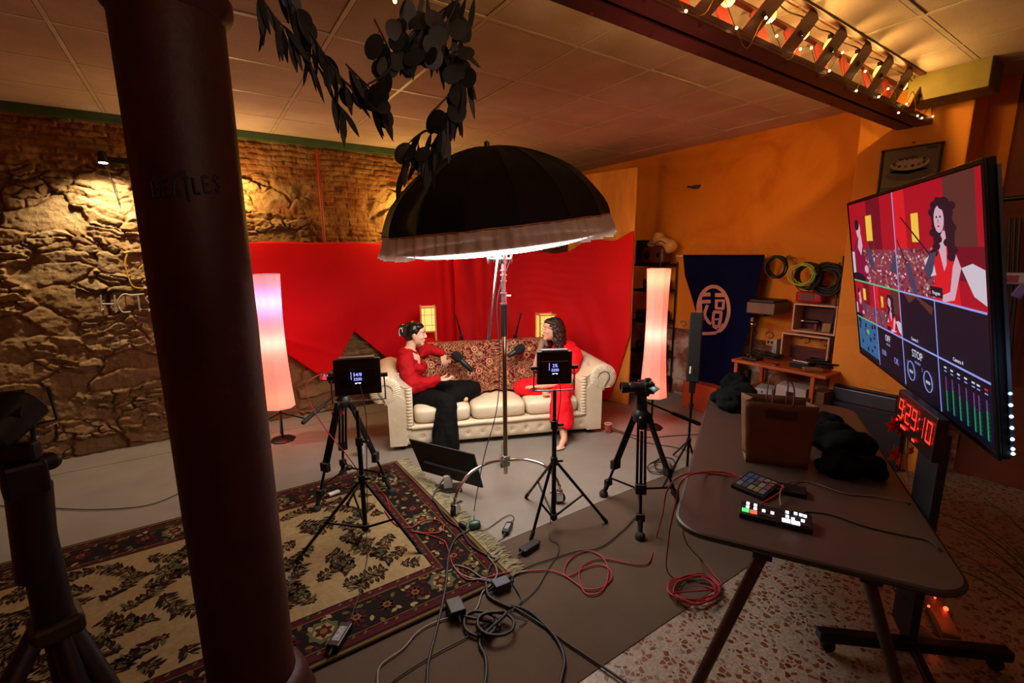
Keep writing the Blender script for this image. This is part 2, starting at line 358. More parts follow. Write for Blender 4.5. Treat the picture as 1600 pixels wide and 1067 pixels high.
for k in range(12):
    x=xl-.30-k*.37
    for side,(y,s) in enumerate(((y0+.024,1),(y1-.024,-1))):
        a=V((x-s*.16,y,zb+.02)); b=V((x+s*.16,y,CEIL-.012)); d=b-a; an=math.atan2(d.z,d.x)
        br_=MB().box((a+b)/2,(d.length,.010,.085),Matrix.Rotation(-an,3,'Y')).build('lattice_bar',OXB if side==0 else OXLIT,bm_,bevel=.002)
        if side==0:
            c=(a+b)/2+V((0,-.006,0)); MB().ball(c,(.016,.012,.016)).build('rivet',RIV,br_)
# ============================================================ PILLAR
PC=V((.015,1.95,0)); pr_=.155
t=NT('pillar_paint'); co=t.coord(); t.color(t.ramp(t.noise(7,6,co,.65),[(.35,hx('280708')),(.6,hx('350c09')),(.78,hx('43160e'))])); t.rough(.55,0,.35); t.bump(t.noise(25,5,co),.25,.01); PILM=t.m
pl=empty('iron_pillar','thick round oxblood iron pillar in the left foreground','pillar',PC)
MB().lathe([(.155,0.2),(.155,2.72)],PC,n=48).build('shaft',PILM,pl)
MB().lathe([(.156,2.64),(.17,2.655),(.182,2.68),(.182,2.71),(.17,2.73),(.165,2.76),(.20,2.83),(.245,2.88),(.245,2.93),(.21,2.94),(.21,CEIL)],PC,n=48).build('capital',PILM,pl)
MB().lathe([(.23,0),(.23,.06),(.21,.09),(.205,.15),(.19,.19),(.175,.205),(.158,.215)],PC,n=48).build('foot_ring',PILM,pl)
INK=M('faded_black_ink','140605',.7)
def on_pillar(px,py,dr=.0015):
    # hit of a picture ray with the shaft
    d=ray(px,py); o=CAM-PC; a=d.x*d.x+d.y*d.y; b=2*(o.x*d.x+o.y*d.y); c=o.x**2+o.y**2-(pr_+dr)**2
    return CAM+d*((-b-math.sqrt(max(0,b*b-4*a*c)))/(2*a))
def letter(ch):
    L={'B':[[(0,0),(0,1),(.6,.9),(.55,.6),(.1,.52),(.65,.4),(.6,.05),(0,0)]],'E':[[(.7,0),(0,0),(0,1),(.7,1)],[(0,.52),(.5,.52)]],'A':[[(0,0),(.35,1),(.7,0)],[(.15,.35),(.55,.35)]],
    'T':[[(0,1),(.8,1)],[(.4,1),(.4,-.45)]],'L':[[(0,1),(0,0),(.6,0)]],'S':[[(.65,.85),(.3,1),(0,.78),(.3,.52),(.62,.28),(.3,0),(0,.15)]],'H':[[(0,0),(0,1)],[(.65,0),(.65,1)],[(0,.5),(.65,.5)]],'t':[[(0,1),(.7,1)],[(.35,1),(.35,0)]]}
    return L[ch]
mb=MB()
def ink(word,x0,y0,dx,dy,w,h,rw):
    for i,ch in enumerate(word):
        for st in letter(ch):
            pts=[on_pillar(x0+i*dx+p[0]*w-p[1]*h*.18,y0+i*dy-p[1]*h+p[0]*w*dy/dx) for p in st]
            q=[]
            for a,b in zip(pts[:-1],pts[1:]): q+=[a.lerp(b,k/4) for k in range(4)]
            q.append(pts[-1]); mb.tube(q,rw,5)
ink('BEATLES',240,309,16.2,-1.6,13,25,.0042); ink('tHE',272,277,8,-.8,6,9,.0018)
mb.build('lettering',INK,pl)['label']='faded black printed lettering'
# thin red pipe on back wall
b=PY(500,300,BACK-.07)
tag(MB().cyl((b.x,BACK-.085,1.9),(b.x,BACK-.085,CEIL-.11),.016).build('thin_pipe',M('red_pipe_paint','8a2416',.5)),'thin red vertical pipe running down the brickwork above the curtain','pipe')
# ============================================================ SOFA (its own frame: a along the front, v to the rear, z up)
S0=G(610,705); S1=G(938,675); SU=(S1-S0).normalized(); SV=V((-SU.y,SU.x,0)); SL=(S1-S0).length
SROT=Matrix((SU,SV,V((0,0,1)))).transposed()
def sp_(a,v,z): return S0+SU*a+SV*v+V((0,0,z))
t=NT('cream_leather'); co=t.coord(); t.color(t.ramp(t.noise(3,4,co),[(.35,hx('cdb99a')),(.7,hx('dccbb0'))])); t.rough(.42); t.bump(t.noise(16,5,co),.25,.012); LEA=t.m
LEB=M('cream_leather_button','bda888',.4)
so=empty('chesterfield_sofa','three-seat cream leather sofa with rolled arms and buttoned front','sofa',S0)
AW=.24; ARM=.76; BACKV=.98
def buttons(parent,pts):
    for p in pts: MB().ball(p,.012,n=8,m=6).build('button',LEB,parent)
# base with buttoned front rail
mb=MB()
def basefn(s,q):
    a=.02+s*(SL-.04); z=.055+q*.155; k=(a-.17)/(.152); d=abs(k-round(k)); dz=abs(z-.125)
    dent=.016*math.exp(-((d*.152)**2+dz**2)/.0006)
    return sp_(a,-.012*math.sin(math.pi*q)**.6+dent,z)
mb.grid(basefn,140,12); bs=mb.build('front_rail',LEA,so,sharp=60)
MB().box(sp_(SL/2,.47,.13),(SL-.04,.90,.15),SROT).build('base',LEA,so,bevel=.015)
mb=MB(); mb.tube([sp_(AW-.02+ (SL-2*AW+.04)*k/20,-.004,.225+.004*math.sin(k)) for k in range(21)],.024,12)
mb.box(sp_(SL/2,.45,.225),(SL-2*AW,.88,.045),SROT); mb.build('seat_rail',LEA,so,bevel=.006)
buttons(bs,[sp_(.17+.152*k,.006,.128) for k in range(int((SL-.3)/.152)+1)])
for a in (.12,SL-.12):
    for v in (.06,.9): MB().cyl(sp_(a,v,0),sp_(a,v,.06),.026,.034).build('foot',BLK,so)
# arms
def arm(side):
    e=0 if side<0 else SL; o=-side
    # section in (a,z): inner wall, roll, outer wall. o points inward
    rc=(e-o*.015,ARM-.145); rr=.145; sec=[]
    sec.append((e+o*AW,.2)); sec.append((e+o*(AW-.01),.5)); sec.append((e+o*(AW-.02),.60))
    for k in range(15):
        an=R(20+k*15); sec.append((rc[0]+o*rr*math.cos(an)*(1.0 if k else 1),rc[1]+rr*math.sin(an)))
    sec.append((e+o*.05,ARM-.27)); sec.append((e+o*.01,.42)); sec.append((e,.2)); sec.append((e,.045))
    n=len(sec); mb=MB(); NV=28
    vs=[]
    for j in range(NV+1):
        v=-.006+.93*j/NV
        for i,(a,z) in enumerate(sec):
            cx,cz=rc; tuft=0
            if 2<=i<=12: tuft=.012*abs(math.sin((v*5.2+i*.25)*math.pi))**.4-.008
            d=V((a-cx,0,z-cz)); d=d.normalized() if d.length>0 else d
            vs.append(sp_(a+d.x*tuft,v,z+d.z*tuft))
    mb.add(vs,[(j*n+i,j*n+i+1,(j+1)*n+i+1,(j+1)*n+i) for j in range(NV) for i in range(n-1)],True)
    mb.add([sp_(a,.001,z) for a,z in sec],[tuple(range(n)) if o<0 else tuple(range(n-1,-1,-1))],False)
    ar=mb.build('arm',LEA,so,sharp=60)
    # scroll front: pleated ring and flat column
    mb=MB(); P=48
    def ringfn(s,q):
        an=R(-95+s*330); r=rr*(.50+.52*math.sin(q*math.pi/2)); pl=.0045*math.sin(s*2*math.pi*34)*math.sin(math.pi*min(1,q*1.1))
        v=-.028*math.cos(q*math.pi/2)+pl*.8
        return sp_(rc[0]+o*(r)*math.cos(an),v,rc[1]+r*math.sin(an))
    mb.grid(ringfn,180,6)
    # pleats running down the inner edge
    def colfn(s,q):
        z=rc[1]+.03-s*(rc[1]-.20); a=e+o*(AW-.002-.072*(1-q)); return sp_(a,-.024*math.sin(math.pi*q)**.5+.0035*math.sin(s*80)*math.sin(math.pi*q),z)
    mb.grid(colfn,90,6); mb.build('scroll',LEA,ar,sharp=0)
    mb=MB(); mb.lathe([(.001,-.018),(.060,-.017),(.071,-.012),(.074,0)],sp_(rc[0],0,rc[1]),SV*1.0,28)
    pl_=[(e+o*.005,.05),(e+o*(AW-.07),.05),(e+o*(AW-.07),rc[1]-.1),(rc[0]+o*.06,rc[1]+.02),(rc[0]-o*.055,rc[1]+.01),(e+o*.0,rc[1]-.14)]
    if o<0: pl_=pl_[::-1]
    mb.prism([(a,z) for a,z in pl_],sp_(0,.002,0)+SU*0,SU,V((0,0,1)),.024)
    mb.build('front_panel',LEA,ar,bevel=.008,sharp=50)
    mb=MB(); 
    mb.box(sp_(e+o*(AW/2),.46,.32),(AW-.03,.88,.54),SROT); mb.build('side',LEA,ar,bevel=.01)
    mb=MB(); mb.box(sp_(e+o*(AW-.025),-.012,.14),(.05,.04,.19),SROT)
    return ar
arL=arm(-1); arR=arm(1)
# back with roll
mb=MB(); sec=[(.66,.28),(.70,.45),(.72,.56)]+[(.84+.14*-math.cos(R(-10+k*14)),ARM-.14+.14*math.sin(R(-10+k*14))) for k in range(18)]+[(.93,.45),(.93,.06)]
n=len(sec); NA=80; vs=[]
for j in range(NA+1):
    a=.06+(SL-.12)*j/NA
    for i,(v,z) in enumerate(sec):
        tu=.014*abs(math.sin((a*5.2+i*.27)*math.pi))**.4 if 1<=i<=12 else 0
        vs.append(sp_(a,v-tu,z))
mb.add(vs,[(j*n+i+1,j*n+i,(j+1)*n+i,(j+1)*n+i+1) for j in range(NA) for i in range(n-1)],True)
mb.build('backrest',LEA,so,sharp=60)
CW=(SL-2*AW)/3
for k in range(3):
    def cf(s,q,k=k):
        # rounded cushion: lobed box
        th=s*2*math.pi; ph=(q-.5)*math.pi
        se=lambda x,p: math.copysign(abs(x)**p,x)
        x=se(math.cos(th),.22)*se(math.cos(ph),.25); y=se(math.sin(th),.22)*se(math.cos(ph),.25); z=se(math.sin(ph),.55)
        a=AW+CW*(k+.5)+x*(CW/2-.003); v=.35+y*.345; 
        zz=.325+z*(.085+.012*math.cos(x*1.5)*math.cos(y*1.5))+.006*nz(V((a*7,v*7,k)))
        return sp_(a,v,zz)
    MB().grid(cf,64,20).build('seat_cushion',LEA,so,sharp=0)
for e_,o_,ar_ in ((0,1,arL),(SL,-1,arR)):
    buttons(ar_,[sp_(e_+o_*(.11+.035*(j%2)),.14+.19*j,ARM-.012-.02*(j%2)) for j in range(4)])
# --- throw over the back
t=NT('paisley_throw'); co=t.coord(scale=(1,1,1))
n1=t.noise(7,3,co,.5); vo=t.n('ShaderNodeTexVoronoi',feature='F1'); vo.inputs['Scale'].default_value=7.5; vo.inputs['Randomness'].default_value=.7; t.l(co,vo.inputs['Vector'])
wv=t.n('ShaderNodeTexNoise'); wv.inputs['Scale'].default_value=8; wv.inputs['Detail'].default_value=1; wv.inputs['Distortion'].default_value=3.2; t.l(co,wv.inputs['Vector'])
sw=t.ramp(wv.outputs['Fac'],[(.40,(0,0,0)),(.41,(1,1,1)),(.45,(1,1,1)),(.46,(0,0,0)),(.52,(0,0,0)),(.53,(1,1,1)),(.57,(1,1,1)),(.58,(0,0,0))])
ring=t.ramp(vo.outputs['Distance'],[(0,(1,1,1)),(.10,(1,1,1)),(.12,(0,0,0)),(.19,(0,0,0)),(.21,(1,1,1)),(.27,(1,1,1)),(.29,(0,0,0))],'LINEAR')
sp=t.n('ShaderNodeSeparateColor'); t.l(vo.outputs['Color'],sp.inputs[0])
fl=t.ramp(sp.outputs[0],[(0,hx('d8a878')),(.45,hx('c98a62')),(.55,hx('8b8a72')),(.8,hx('d2a27c')),(1,hx('c06a48'))])
inr=t.ramp(vo.outputs['Distance'],[(.27,(1,1,1)),(.29,(0,0,0))],'CONSTANT')
c1=t.mix(sw,hx('5e0a12'),hx('b88a60')); c2=t.mix(ring,hx('751420'),fl); t.color(t.mix(inr,c1,c2)); t.rough(.9,0,.2); THR=t.m
def thf(s,q):
    a=.22+s*(SL-.40)
    # path in (v,z)
    L=q*1.35; 
    if L<.25: v,z=.99-.02,.52+L
    elif L<.52: an=(L-.25)/.27*math.pi; v,z=.84+.155*math.cos(an),.77-.155+.16*math.sin(an)+.155-.01
    elif L<.90: k=(L-.52)/.38; v,z=.685-.07*k,.755-.33*k
    else: k=(L-.90)/.45; v,z=.615-.45*k*(.75+.25*math.sin(s*9)),.43+.012
    z+=.012*nz(V((a*5,q*6,0)))+.006; v-=.016*abs(nz(V((a*6,q*4,3))))
    if q>.93: z-=.0; v+=.02*math.sin(s*90)*(q-.93)/.07
    return sp_(a,v-.012,z)
tag(MB().grid(thf,150,80,skip=lambda s,q: q>.86 and (s<.15 or s>.8)).build('sofa_throw',THR,solid=.006,sharp=0),'dark red and gold paisley throw spread over the sofa back','blanket')
# ============================================================ RED CLOTH
def redcloth(n,c1,c2):
    t=NT(n); co=t.coord(); t.color(t.mix(t.noise(1.3,3,co),hx(c1),hx(c2))); t.rough(.75,0,.2); t.bump(t.noise(220,2,co),.15,.002); return t.m
RED=redcloth('red_cloth','c80210','dd0314'); RED2=redcloth('deep_red_cloth','b4020e','c60312')
CY=BACK-.14
L0=PY(380,377,CY).x-.45; L1=PY(735,385,CY).x; topz=PY(500,378,CY).z
def interp(pts,x):
    if x<=pts[0][0]: return pts[0][1]
    for (a,b),(c,d) in zip(pts[:-1],pts[1:]):
        if x<=c: return b+(d-b)*(x-a)/(c-a)
    return pts[-1][1]
bot=[PY(*p,CY) for p in ((330,540),(400,505),(440,548),(478,572),(508,592),(530,560),(553,517),(600,556),(640,590),(735,640))]
bot=[(p.x,p.z) for p in bot]
def leftdrape(s,q):
    x=L0+(L1-L0)*s; zt=topz-.010*math.sin(math.pi*((s*4)%1)); zb=interp(bot,x); z=zt+(zb-zt)*q
    sag=.05*math.sin(q*math.pi)+.02*nz(V((x*1.3+z*.9,z*1.1,4)))*q*2+.012*math.sin((x*.8-z*1.7)*5)*q
    # diagonal tension folds
    d1=(x-L0)*.45+(z-topz); sag+=.010*math.exp(-((d1+.75)/.05)**2)
    tail=max(0,(s-.8)/.2); sag+=.025*math.sin(x*42)*tail*(.3+q)
    return V((x,CY-.02-sag,z))
tag(MB().grid(leftdrape,200,70).build('red_drape',RED,solid=.003,sharp=0),'wide bright red cloth pinned across the stone wall behind the left lamp','drape',)
# right drape from the middle of the wall round to the wooden board
plan=spline([(L1-.28,CY-.10,0),(2.9,CY-.22,0),(3.35,5.35,0),(3.75,5.0,0),(4.10,4.55,0),(4.30,4.15,0),(4.375,3.90,0)],20)
cl=[0]; 
for a,b in zip(plan[:-1],plan[1:]): cl.append(cl[-1]+(b-a).length)
def planat(s):
    L=s*cl[-1]
    for i in range(len(cl)-1):
        if L<=cl[i+1]+1e-9: return plan[i].lerp(plan[i+1],(L-cl[i])/(cl[i+1]-cl[i]))
    return plan[-1]
def zt_at(p,py_of_px):
    # height whose picture row equals the measured top edge
    lo,hi=0,3.2
    for _ in range(24):
        mid=(lo+hi)/2; c=V((p.x,p.y,mid))-CAM; cx,cy,cz=RT.dot(c),DN.dot(c),_f.dot(c); px=800+F*cx/cz; py=533.5+F*cy/cz
        if py>interp(py_of_px,px): lo=mid
        else: hi=mid
    return (lo+hi)/2
topline=[(690,380),(760,384),(812,383),(840,392),(866,397),(890,392),(912,378),(925,371),(945,376),(962,376),(978,366),(990,360)]
botline=[(690,640),(900,690),(945,640),(958,602),(968,575),(980,530),(990,500)]
TZ=[zt_at(planat(k/60),topline) for k in range(61)]; BZ=[max(.02,zt_at(planat(k/60),botline)) for k in range(61)]
def rightdrape(s,q):
    p=planat(s); k=min(59,int(s*60)); f=s*60-k; zt=TZ[k]+(TZ[k+1]-TZ[k])*f; zb=BZ[k]+(BZ[k+1]-BZ[k])*f
    z=zt+(zb-zt)*q; fold=.035*math.sin(s*75+nz(V((s*9,z*.6,0)))*3)*max(0,1-s*2.2)*(.3+.7*q)
    sw=.022*math.sin((z-zt+.28*((s-.55)/.25)**2)*60)*math.exp(-((s-.55)/.2)**2)*math.exp(-q*5)
    fold+=sw*.6+.03*nz(V((s*6,z*2,8)))+.012*math.sin(s*40+z*6+4*nz(V((s*4,z,1))))*(.3+.7*math.sin(3.14*q))
    return V((p.x-fold*.6,p.y-fold*.8-.01,z))
tag(MB().grid(rightdrape,220,80).build('red_drape',RED2,solid=.003,sharp=0),'deep red cloth sagging from the stone wall round to the plywood board','drape')
# plywood board standing behind the right end of the drape
t=NT('plywood'); co=t.coord(scale=(3,3,.6)); t.color(t.ramp(t.noise(4,5,co),[(.3,hx('b0701e')),(.7,hx('cc8a30'))])); t.rough(.6); PLY=t.m
b0,b1=V((4.40,3.90,0)),V((4.19,4.86,0)); bd=(b1-b0).normalized(); bn=V((bd.y,-bd.x,0))
tag(MB().prism([(0,.005),((b1-b0).length,.005),((b1-b0).length,2.90),(0,2.90)],b0,bd,V((0,0,1)),.022).build('plywood_board',PLY,bevel=.002),'tall plain plywood board standing upright behind the edge of the red cloth','board')
# ============================================================ PAPER LANTERNS on red covered tables behind the sofa
LW=M('pale_pine','d09a50',.5,var=.15,scale=6)
def lantern(px0,py0,px1,py1,v,lab):
    s=((px0+px1)/2); c=G(s,py1,0); 
    # place on the plane v behind the sofa
    def sv(px,py):
        d=ray(px,py); o=CAM-S0; tt=(v-o.dot(SV))/d.dot(SV); p=o+d*tt; return p.dot(SU),p.z
    a0,zt=sv(px0,py0); a1,zb=sv(px1,py1); wd=a1-a0; ac=(a0+a1)/2; hgt=zt-zb
    base=sp_(ac,v+wd/2,zb); r=empty('paper_lantern',lab,'lantern',base,'square wooden paper lanterns behind the sofa')
    for i,(sx,sy) in enumerate(((-1,-1),(1,-1),(1,1),(-1,1))):
        MB().box(base+SROT@V((sx*(wd/2-.009),sy*(wd/2-.009),hgt/2)),(.018,.018,hgt),SROT).build('corner_post',LW,r,bevel=.001)
    mb=MB()
    for z in (hgt*.27,hgt*.96):
        for sx,sy,w1,w2 in ((0,-1,wd-.036,.014),(0,1,wd-.036,.014),(-1,0,.014,wd-.036),(1,0,.014,wd-.036)):
            mb.box(base+SROT@V((sx*(wd/2-.009),sy*(wd/2-.009),z)),(w1,w2,.014),SROT)
    for sx in (-.22,.22): mb.box(base+SROT@V((sx*wd,-(wd/2-.006),hgt*.615)),(.005,.006,hgt*.68),SROT)
    for zz in (.45,.75): mb.box(base+SROT@V((0,-(wd/2-.006),hgt*zz)),(wd-.036,.006,.005),SROT)
    mb.build('rail',LW,r)
    mb=MB(); mb.box(base+SROT@V((0,0,hgt*.615)),(wd-.034,wd-.034,hgt*.66),SROT)
    t=NT('lit_paper'); t.b.inputs['Base Color'].default_value=hx('e8d8a0'); t.b.inputs['Emission Color'].default_value=(1,.50,.08,1); t.b.inputs['Emission Strength'].default_value=.95; t.rough(.8)
    mb.build('paper_shade',t.m,r)
    return base,zb,ac
lb1=lantern(656,479,683,532,1.18,'wooden lantern with glowing paper, between the seated women, left one')
lb2=lantern(843,491,868,548,1.18,'wooden lantern with glowing paper, beside the curly haired woman')
for (b,zb,ac),lab in ((lb1,'round red covered stand under the left paper lantern'),(lb2,'round red covered stand behind the curly haired woman')):
    mb=MB(); mb.lathe([(.001,zb),(.15,zb),(.165,zb-.012),(.17,zb-.03),(.175,zb-.3),(.185,.02)],V((b.x,b.y,0)),n=40)
    tag(mb.build('side_table',RED2,sharp=50),lab,'stand')
# ============================================================ LAMPS
def floorlamp(c,z0,z1,lab,rot,tc,purple):
    r=empty('paper_floor_lamp',lab,'lamp',c,'tall paper floor lamps')
    t=NT('glowing_paper'); t.b.inputs['Base Color'].default_value=hx('e8c0b4'); t.rough(.9,0,.1)
    t.b.inputs['Emission Color'].default_value=tc; t.b.inputs['Emission Strength'].default_value=.55
    tr=t.n('ShaderNodeBsdfTranslucent'); tr.inputs[0].default_value=hx('f0d0c8'); mx=t.n('ShaderNodeMixShader'); mx.inputs[0].default_value=.5
    t.l(t.b.outputs[0],mx.inputs[1]); t.l(tr.outputs[0],mx.inputs[2]); t.l(mx.outputs[0],t.out.inputs[0])
    n=8; prof=[(.150,0),(.138,.12),(.121,.32),(.113,.52),(.112,.68),(.117,.84),(.126,1.0)]; vs=[]
    mb=MB(); N=len(prof)
    for rr,h in prof:
        for k in range(n):
            a=2*math.pi*(k+.5)/n+rot; vs.append(V(c)+V((rr*math.cos(a),rr*math.sin(a),z0+(z1-z0)*h)))
    mb.add(vs,[(i*n+k,i*n+(k+1)%n,(i+1)*n+(k+1)%n,(i+1)*n+k) for i in range(N-1) for k in range(n)],False)
    mb.build('lamp_shade',t.m,r)
    for q,z in ((.126,z1),(.150,z0)):
        MB().tube([V(c)+V((q*math.cos(2*math.pi*(k+.5)/n+rot),q*math.sin(2*math.pi*(k+.5)/n+rot),z)) for k in range(n+1)],.003,6).build('rim_wire',WHT,r)
    MB().cyl(V(c)+V((0,0,.01)),V(c)+V((0,0,z0+.18)),.011).build('pole',BLKM,r)
    MB().lathe([(.001,.026),(.10,.024),(.125,.010),(.125,0)],c,n=8).build('base',BLK,r)
    zc=(z0+z1)/2
    for k,(zz,col,pw) in enumerate(((.06,(1,.07,.03),8),(.5,(1,.22,.17),4.5),(.8,(1,.30,.26) if not purple else (.80,.25,.9),4))):
        if k==2 and not purple: pw,col,zz=7,(1,.12,.06),.93
        light('lamp_tube_light','POINT',V(c)+V((0,0,z0+(z1-z0)*zz)),pw,col,shadow_soft_size=.04)
    return r
lcl=G(437,635,.37); lcl.z=0
floorlamp(lcl,.37,1.74,'tall pink glowing paper floor lamp close beside the pillar',.2,(1,.30,.24,1),True)
lcr=G(1020,618,.37); lcr.z=0
floorlamp(lcr,.37,1.75,'tall pink glowing paper floor lamp right of the sofa',.0,(1,.24,.19,1),False)
mb=MB(); 
for an in (20,140,260): mb.cyl(lcl+V((0,0,.30)),lcl+V((.26*math.cos(R(an)),.26*math.sin(R(an)),.02+.14)),.007,n=8)
o=mb.build('brace',BLKM,bpy.data.objects['paper_floor_lamp'])
# ============================================================ PEOPLE
def skinmat(n,c,c2):
    t=NT(n); co=t.coord(); t.color(t.mix(t.noise(14,4,co),hx(c),hx(c2))); t.rough(.5,0,.35); t.b.inputs['Subsurface Weight'].default_value=.12; t.b.inputs['Subsurface Radius'].default_value=(.02,.008,.004); t.b.inputs['Subsurface Scale'].default_value=.3; return t.m
SK1=skinmat('pale_skin','dba88c','e6b99e'); SK2=skinmat('warm_skin','d49a7c','dfab8e')
TAT=skinmat('tattooed_skin','8a7262','b08a76')
SHIRT=redcloth('red_shirt_fabric','9c0410','b00814'); TROU=M('black_trouser_fabric','050506',.85,spec=.15,bump=.3,bscale=20); REDT=redcloth('scarlet_jumpsuit_fabric','d80a18','ea1522')
HAIR1=M('dark_sleek_hair','120a08',.32,bump=.6,bscale=60,bdist=.004); HAIR2=M('dark_curly_hair','2a1109',.45,bump=.8,bscale=45,bdist=.01)
EYE=M('dark_eye','15100e',.25); LIP=M('lip','a04c46',.5); BROW=M('eyebrow','2a1812',.8); WHE=M('eye_white','d8ccc4',.3)
def frame(c,yaw,pitch=0,roll=0):
    m=Matrix.Rotation(yaw,3,'Z')@Matrix.Rotation(-pitch,3,'Y')@Matrix.Rotation(roll,3,'X')
    return lambda x,y,z: V(c)+SROT@(m@V((x,y,z))), SROT@m
def head(mb,hf,hr,s=1.0):
    """x forward, y left, z up; origin at the middle of the head"""
    B=lambda p,r: mb.ball(hf(*[q*s for q in p]),tuple(q*s for q in r),hr,20,14)
    B((-.018,0,.028),(.098,.076,.092)); B((.012,0,-.015),(.076,.064,.098)); B((.040,0,-.050),(.045,.048,.058))
    B((.062,0,-.095),(.024,.026,.022)); B((.058,0,.045),(.036,.056,.040)); B((.055,.030,-.025),(.030,.026,.028)); B((.055,-.030,-.025),(.030,.026,.028))
    mb.caps(hf(.088*s,0,.016*s),hf(.104*s,0,-.020*s),.009*s,.011*s); B((.098,.010,-.026),(.011,.010,.008)); B((.098,-.010,-.026),(.011,.010,.008))
    B((.086,0,-.057),(.014,.022,.008)); B((.082,0,-.069),(.013,.019,.008))
    for y in (1,-1): B((-.005,y*.072,-.015),(.018,.010,.030)); B((-.002,y*.078,-.005),(.013,.008,.017))
def face(root,hf,hr,s=1.0,open_=False):
    for y in (1,-1):
        e=MB().ball(hf(.0835*s,y*.029*s,.007*s),(.0065*s,.0115*s,.0052*s),hr).build('eye',WHE,root); MB().ball(hf(.0885*s,y*.028*s,.0068*s),(.003*s,.0048*s,.0048*s),hr,8,8).build('iris',EYE,e)
        MB().tube([hf(.090*s,y*(.014+.012*k)*s,(.030+.006*math.sin(k*1.2)-.002*k)*s-.0*k) for k in range(4)],[.0014,.0024,.0022,.0012],6).build('eyebrow',BROW,root)
        MB().tube([hf(.0925*s,y*(.019+.008*k)*s,(.0145+.002*math.sin(k*1.5))*s) for k in range(4)],.0009,5).build('eyelash',EYE,root)
    mb=MB(); mb.ball(hf(.0955*s,0,-.057*s),(.007*s,.020*s,.0055*s),hr); mb.ball(hf(.0915*s,0,-.068*s),(.007*s,.017*s,.006*s),hr); mb.build('lips',LIP,root)
def hand(mb,wrist,fdir,pdir,curl,s=1.0,spread=.22,side=1):
    """fdir: towards fingertips; pdir: palm normal (fingers curl towards it); side: thumb side sign"""
    f=V(fdir).normalized(); p=V(pdir); p=(p-f*p.dot(f)).normalized(); w_=f.cross(p)*side; wr=V(wrist)
    mb.caps(wr,wr+f*.045*s,.023*s,.020*s)
    for k in (-1,-.33,.33,1): mb.caps(wr+f*.02*s+w_*k*.012*s,wr+f*.088*s+w_*k*.027*s,.014*s,.0105*s,10)
    for k,(o,L) in enumerate(((1,.072),(.33,.080),(-.33,.074),(-1,.058))):
        b=wr+f*.088*s+w_*o*.028*s; d=(f+w_*o*spread*.6).normalized(); c=curl*(1+.15*k)
        for j,l in enumerate((.45,.31,.24)):
            d=(d*math.cos(c)+p*math.sin(c)).normalized(); e=b+d*L*l*s; mb.caps(b,e,(.0092-.0012*j)*s,(.0082-.0012*j)*s,8); b=e; c*=.95
    b=wr+f*.028*s+w_*.022*s; d=(f*.65+w_*.75+p*.25).normalized()
    for j,l in enumerate((.042,.034,.026)):
        e=b+d*l*s; mb.caps(b,e,(.0125-.0018*j)*s,(.011-.0018*j)*s,8); b=e; d=(d+f*.25+p*.12).normalized()
def folds(sc,amp): return lambda p,n: amp*(nz(p*sc)+.5*nz(p*sc*2.3))
# ---------- woman on the left: red shirt, black wide trousers, hair up
w1=empty('person','woman with pinned-up hair, red shirt and black wide trousers, one palm held open','person',sp_(.25,.3,.36))
hf,hr=frame(sp_(.30,.50,1.085),R(-10),R(-4)); mb=MB(); head(mb,hf,hr,1.06)
mb.caps(hf(-.03,0,-.05),sp_(.225,.50,.90),.050,.056); mb.caps(sp_(.225,.50,.90),sp_(.22,.50,.82),.07,.11)
mb.caps(sp_(.20,.38,.85),sp_(.27,.62,.86),.06); mb.caps(sp_(.22,.5,.80),sp_(.23,.5,.50),.12,.11)
mb.ball(sp_(.24,.48,.42),(.15,.15,.10),SROT)
sh1,el1,wr1=sp_(.185,.35,.83),sp_(.235,.24,.585),sp_(.50,.24,.635)
mb.caps(sh1,el1,.046,.036); mb.caps(el1,wr1,.036,.024)
hand(mb,wr1,SU*1+V((0,0,-.02)),V((0,0,1))+SU*.1,.22,1.02,.35,-1)
sh2,el2,wr2=sp_(.29,.62,.84),sp_(.43,.74,.86),sp_(.575,.655,.83)
mb.caps(sh2,el2,.046,.036); mb.caps(el2,wr2,.036,.023)
hand(mb,wr2,V((0,0,-1))+SU*.25-SV*.22,SU*-.3+SV*.6,.14,1.02,.35,1)
mb.caps(sp_(.25,.40,.40),sp_(.58,.06,.42),.085,.06); mb.caps(sp_(.58,.06,.42),sp_(.555,-.09,.08),.058,.035); mb.caps(sp_(.555,-.09,.05),sp_(.57,-.17,.035),.032,.025)
mb.caps(sp_(.26,.55,.40),sp_(.88,.30,.48),.085,.06); mb.caps(sp_(.88,.30,.48),sp_(.70,.20,.44),.055,.04); mb.caps(sp_(.70,.2,.43),sp_(.78,.16,.43),.032,.025)
bd1=remesh(mb,.0055,3).build('body',SK1,w1,sharp=0); face(bd1,hf,hr,1.06)
# hair
mb=MB(); s=1.06
for p,r in (((-.028,0,.040),(.100,.083,.092)),((-.055,0,.0),(.075,.077,.080)),((.02,0,.075),(.062,.068,.045)),((-.06,0,-.035),(.045,.055,.05)),((-.135,0,.045),(.042,.048,.050)),((-.135,0,.005),(.032,.042,.035))): mb.ball(hf(*[q*s for q in p]),tuple(q*s for q in r),hr,18,12)
hr1=remesh(mb,.006,5,folds(30,.003)).build('hair',HAIR1,w1,sharp=0)
mb=MB(); mb.tube([hf(-.150+.018*math.cos(a),-.045-.005*math.sin(a),.02+.045*math.sin(a)) for a in [k*.55 for k in range(9)]],.0055,6); mb.build('hair_claw',M('pearl_clip','d8c8b4',.3),hr1)
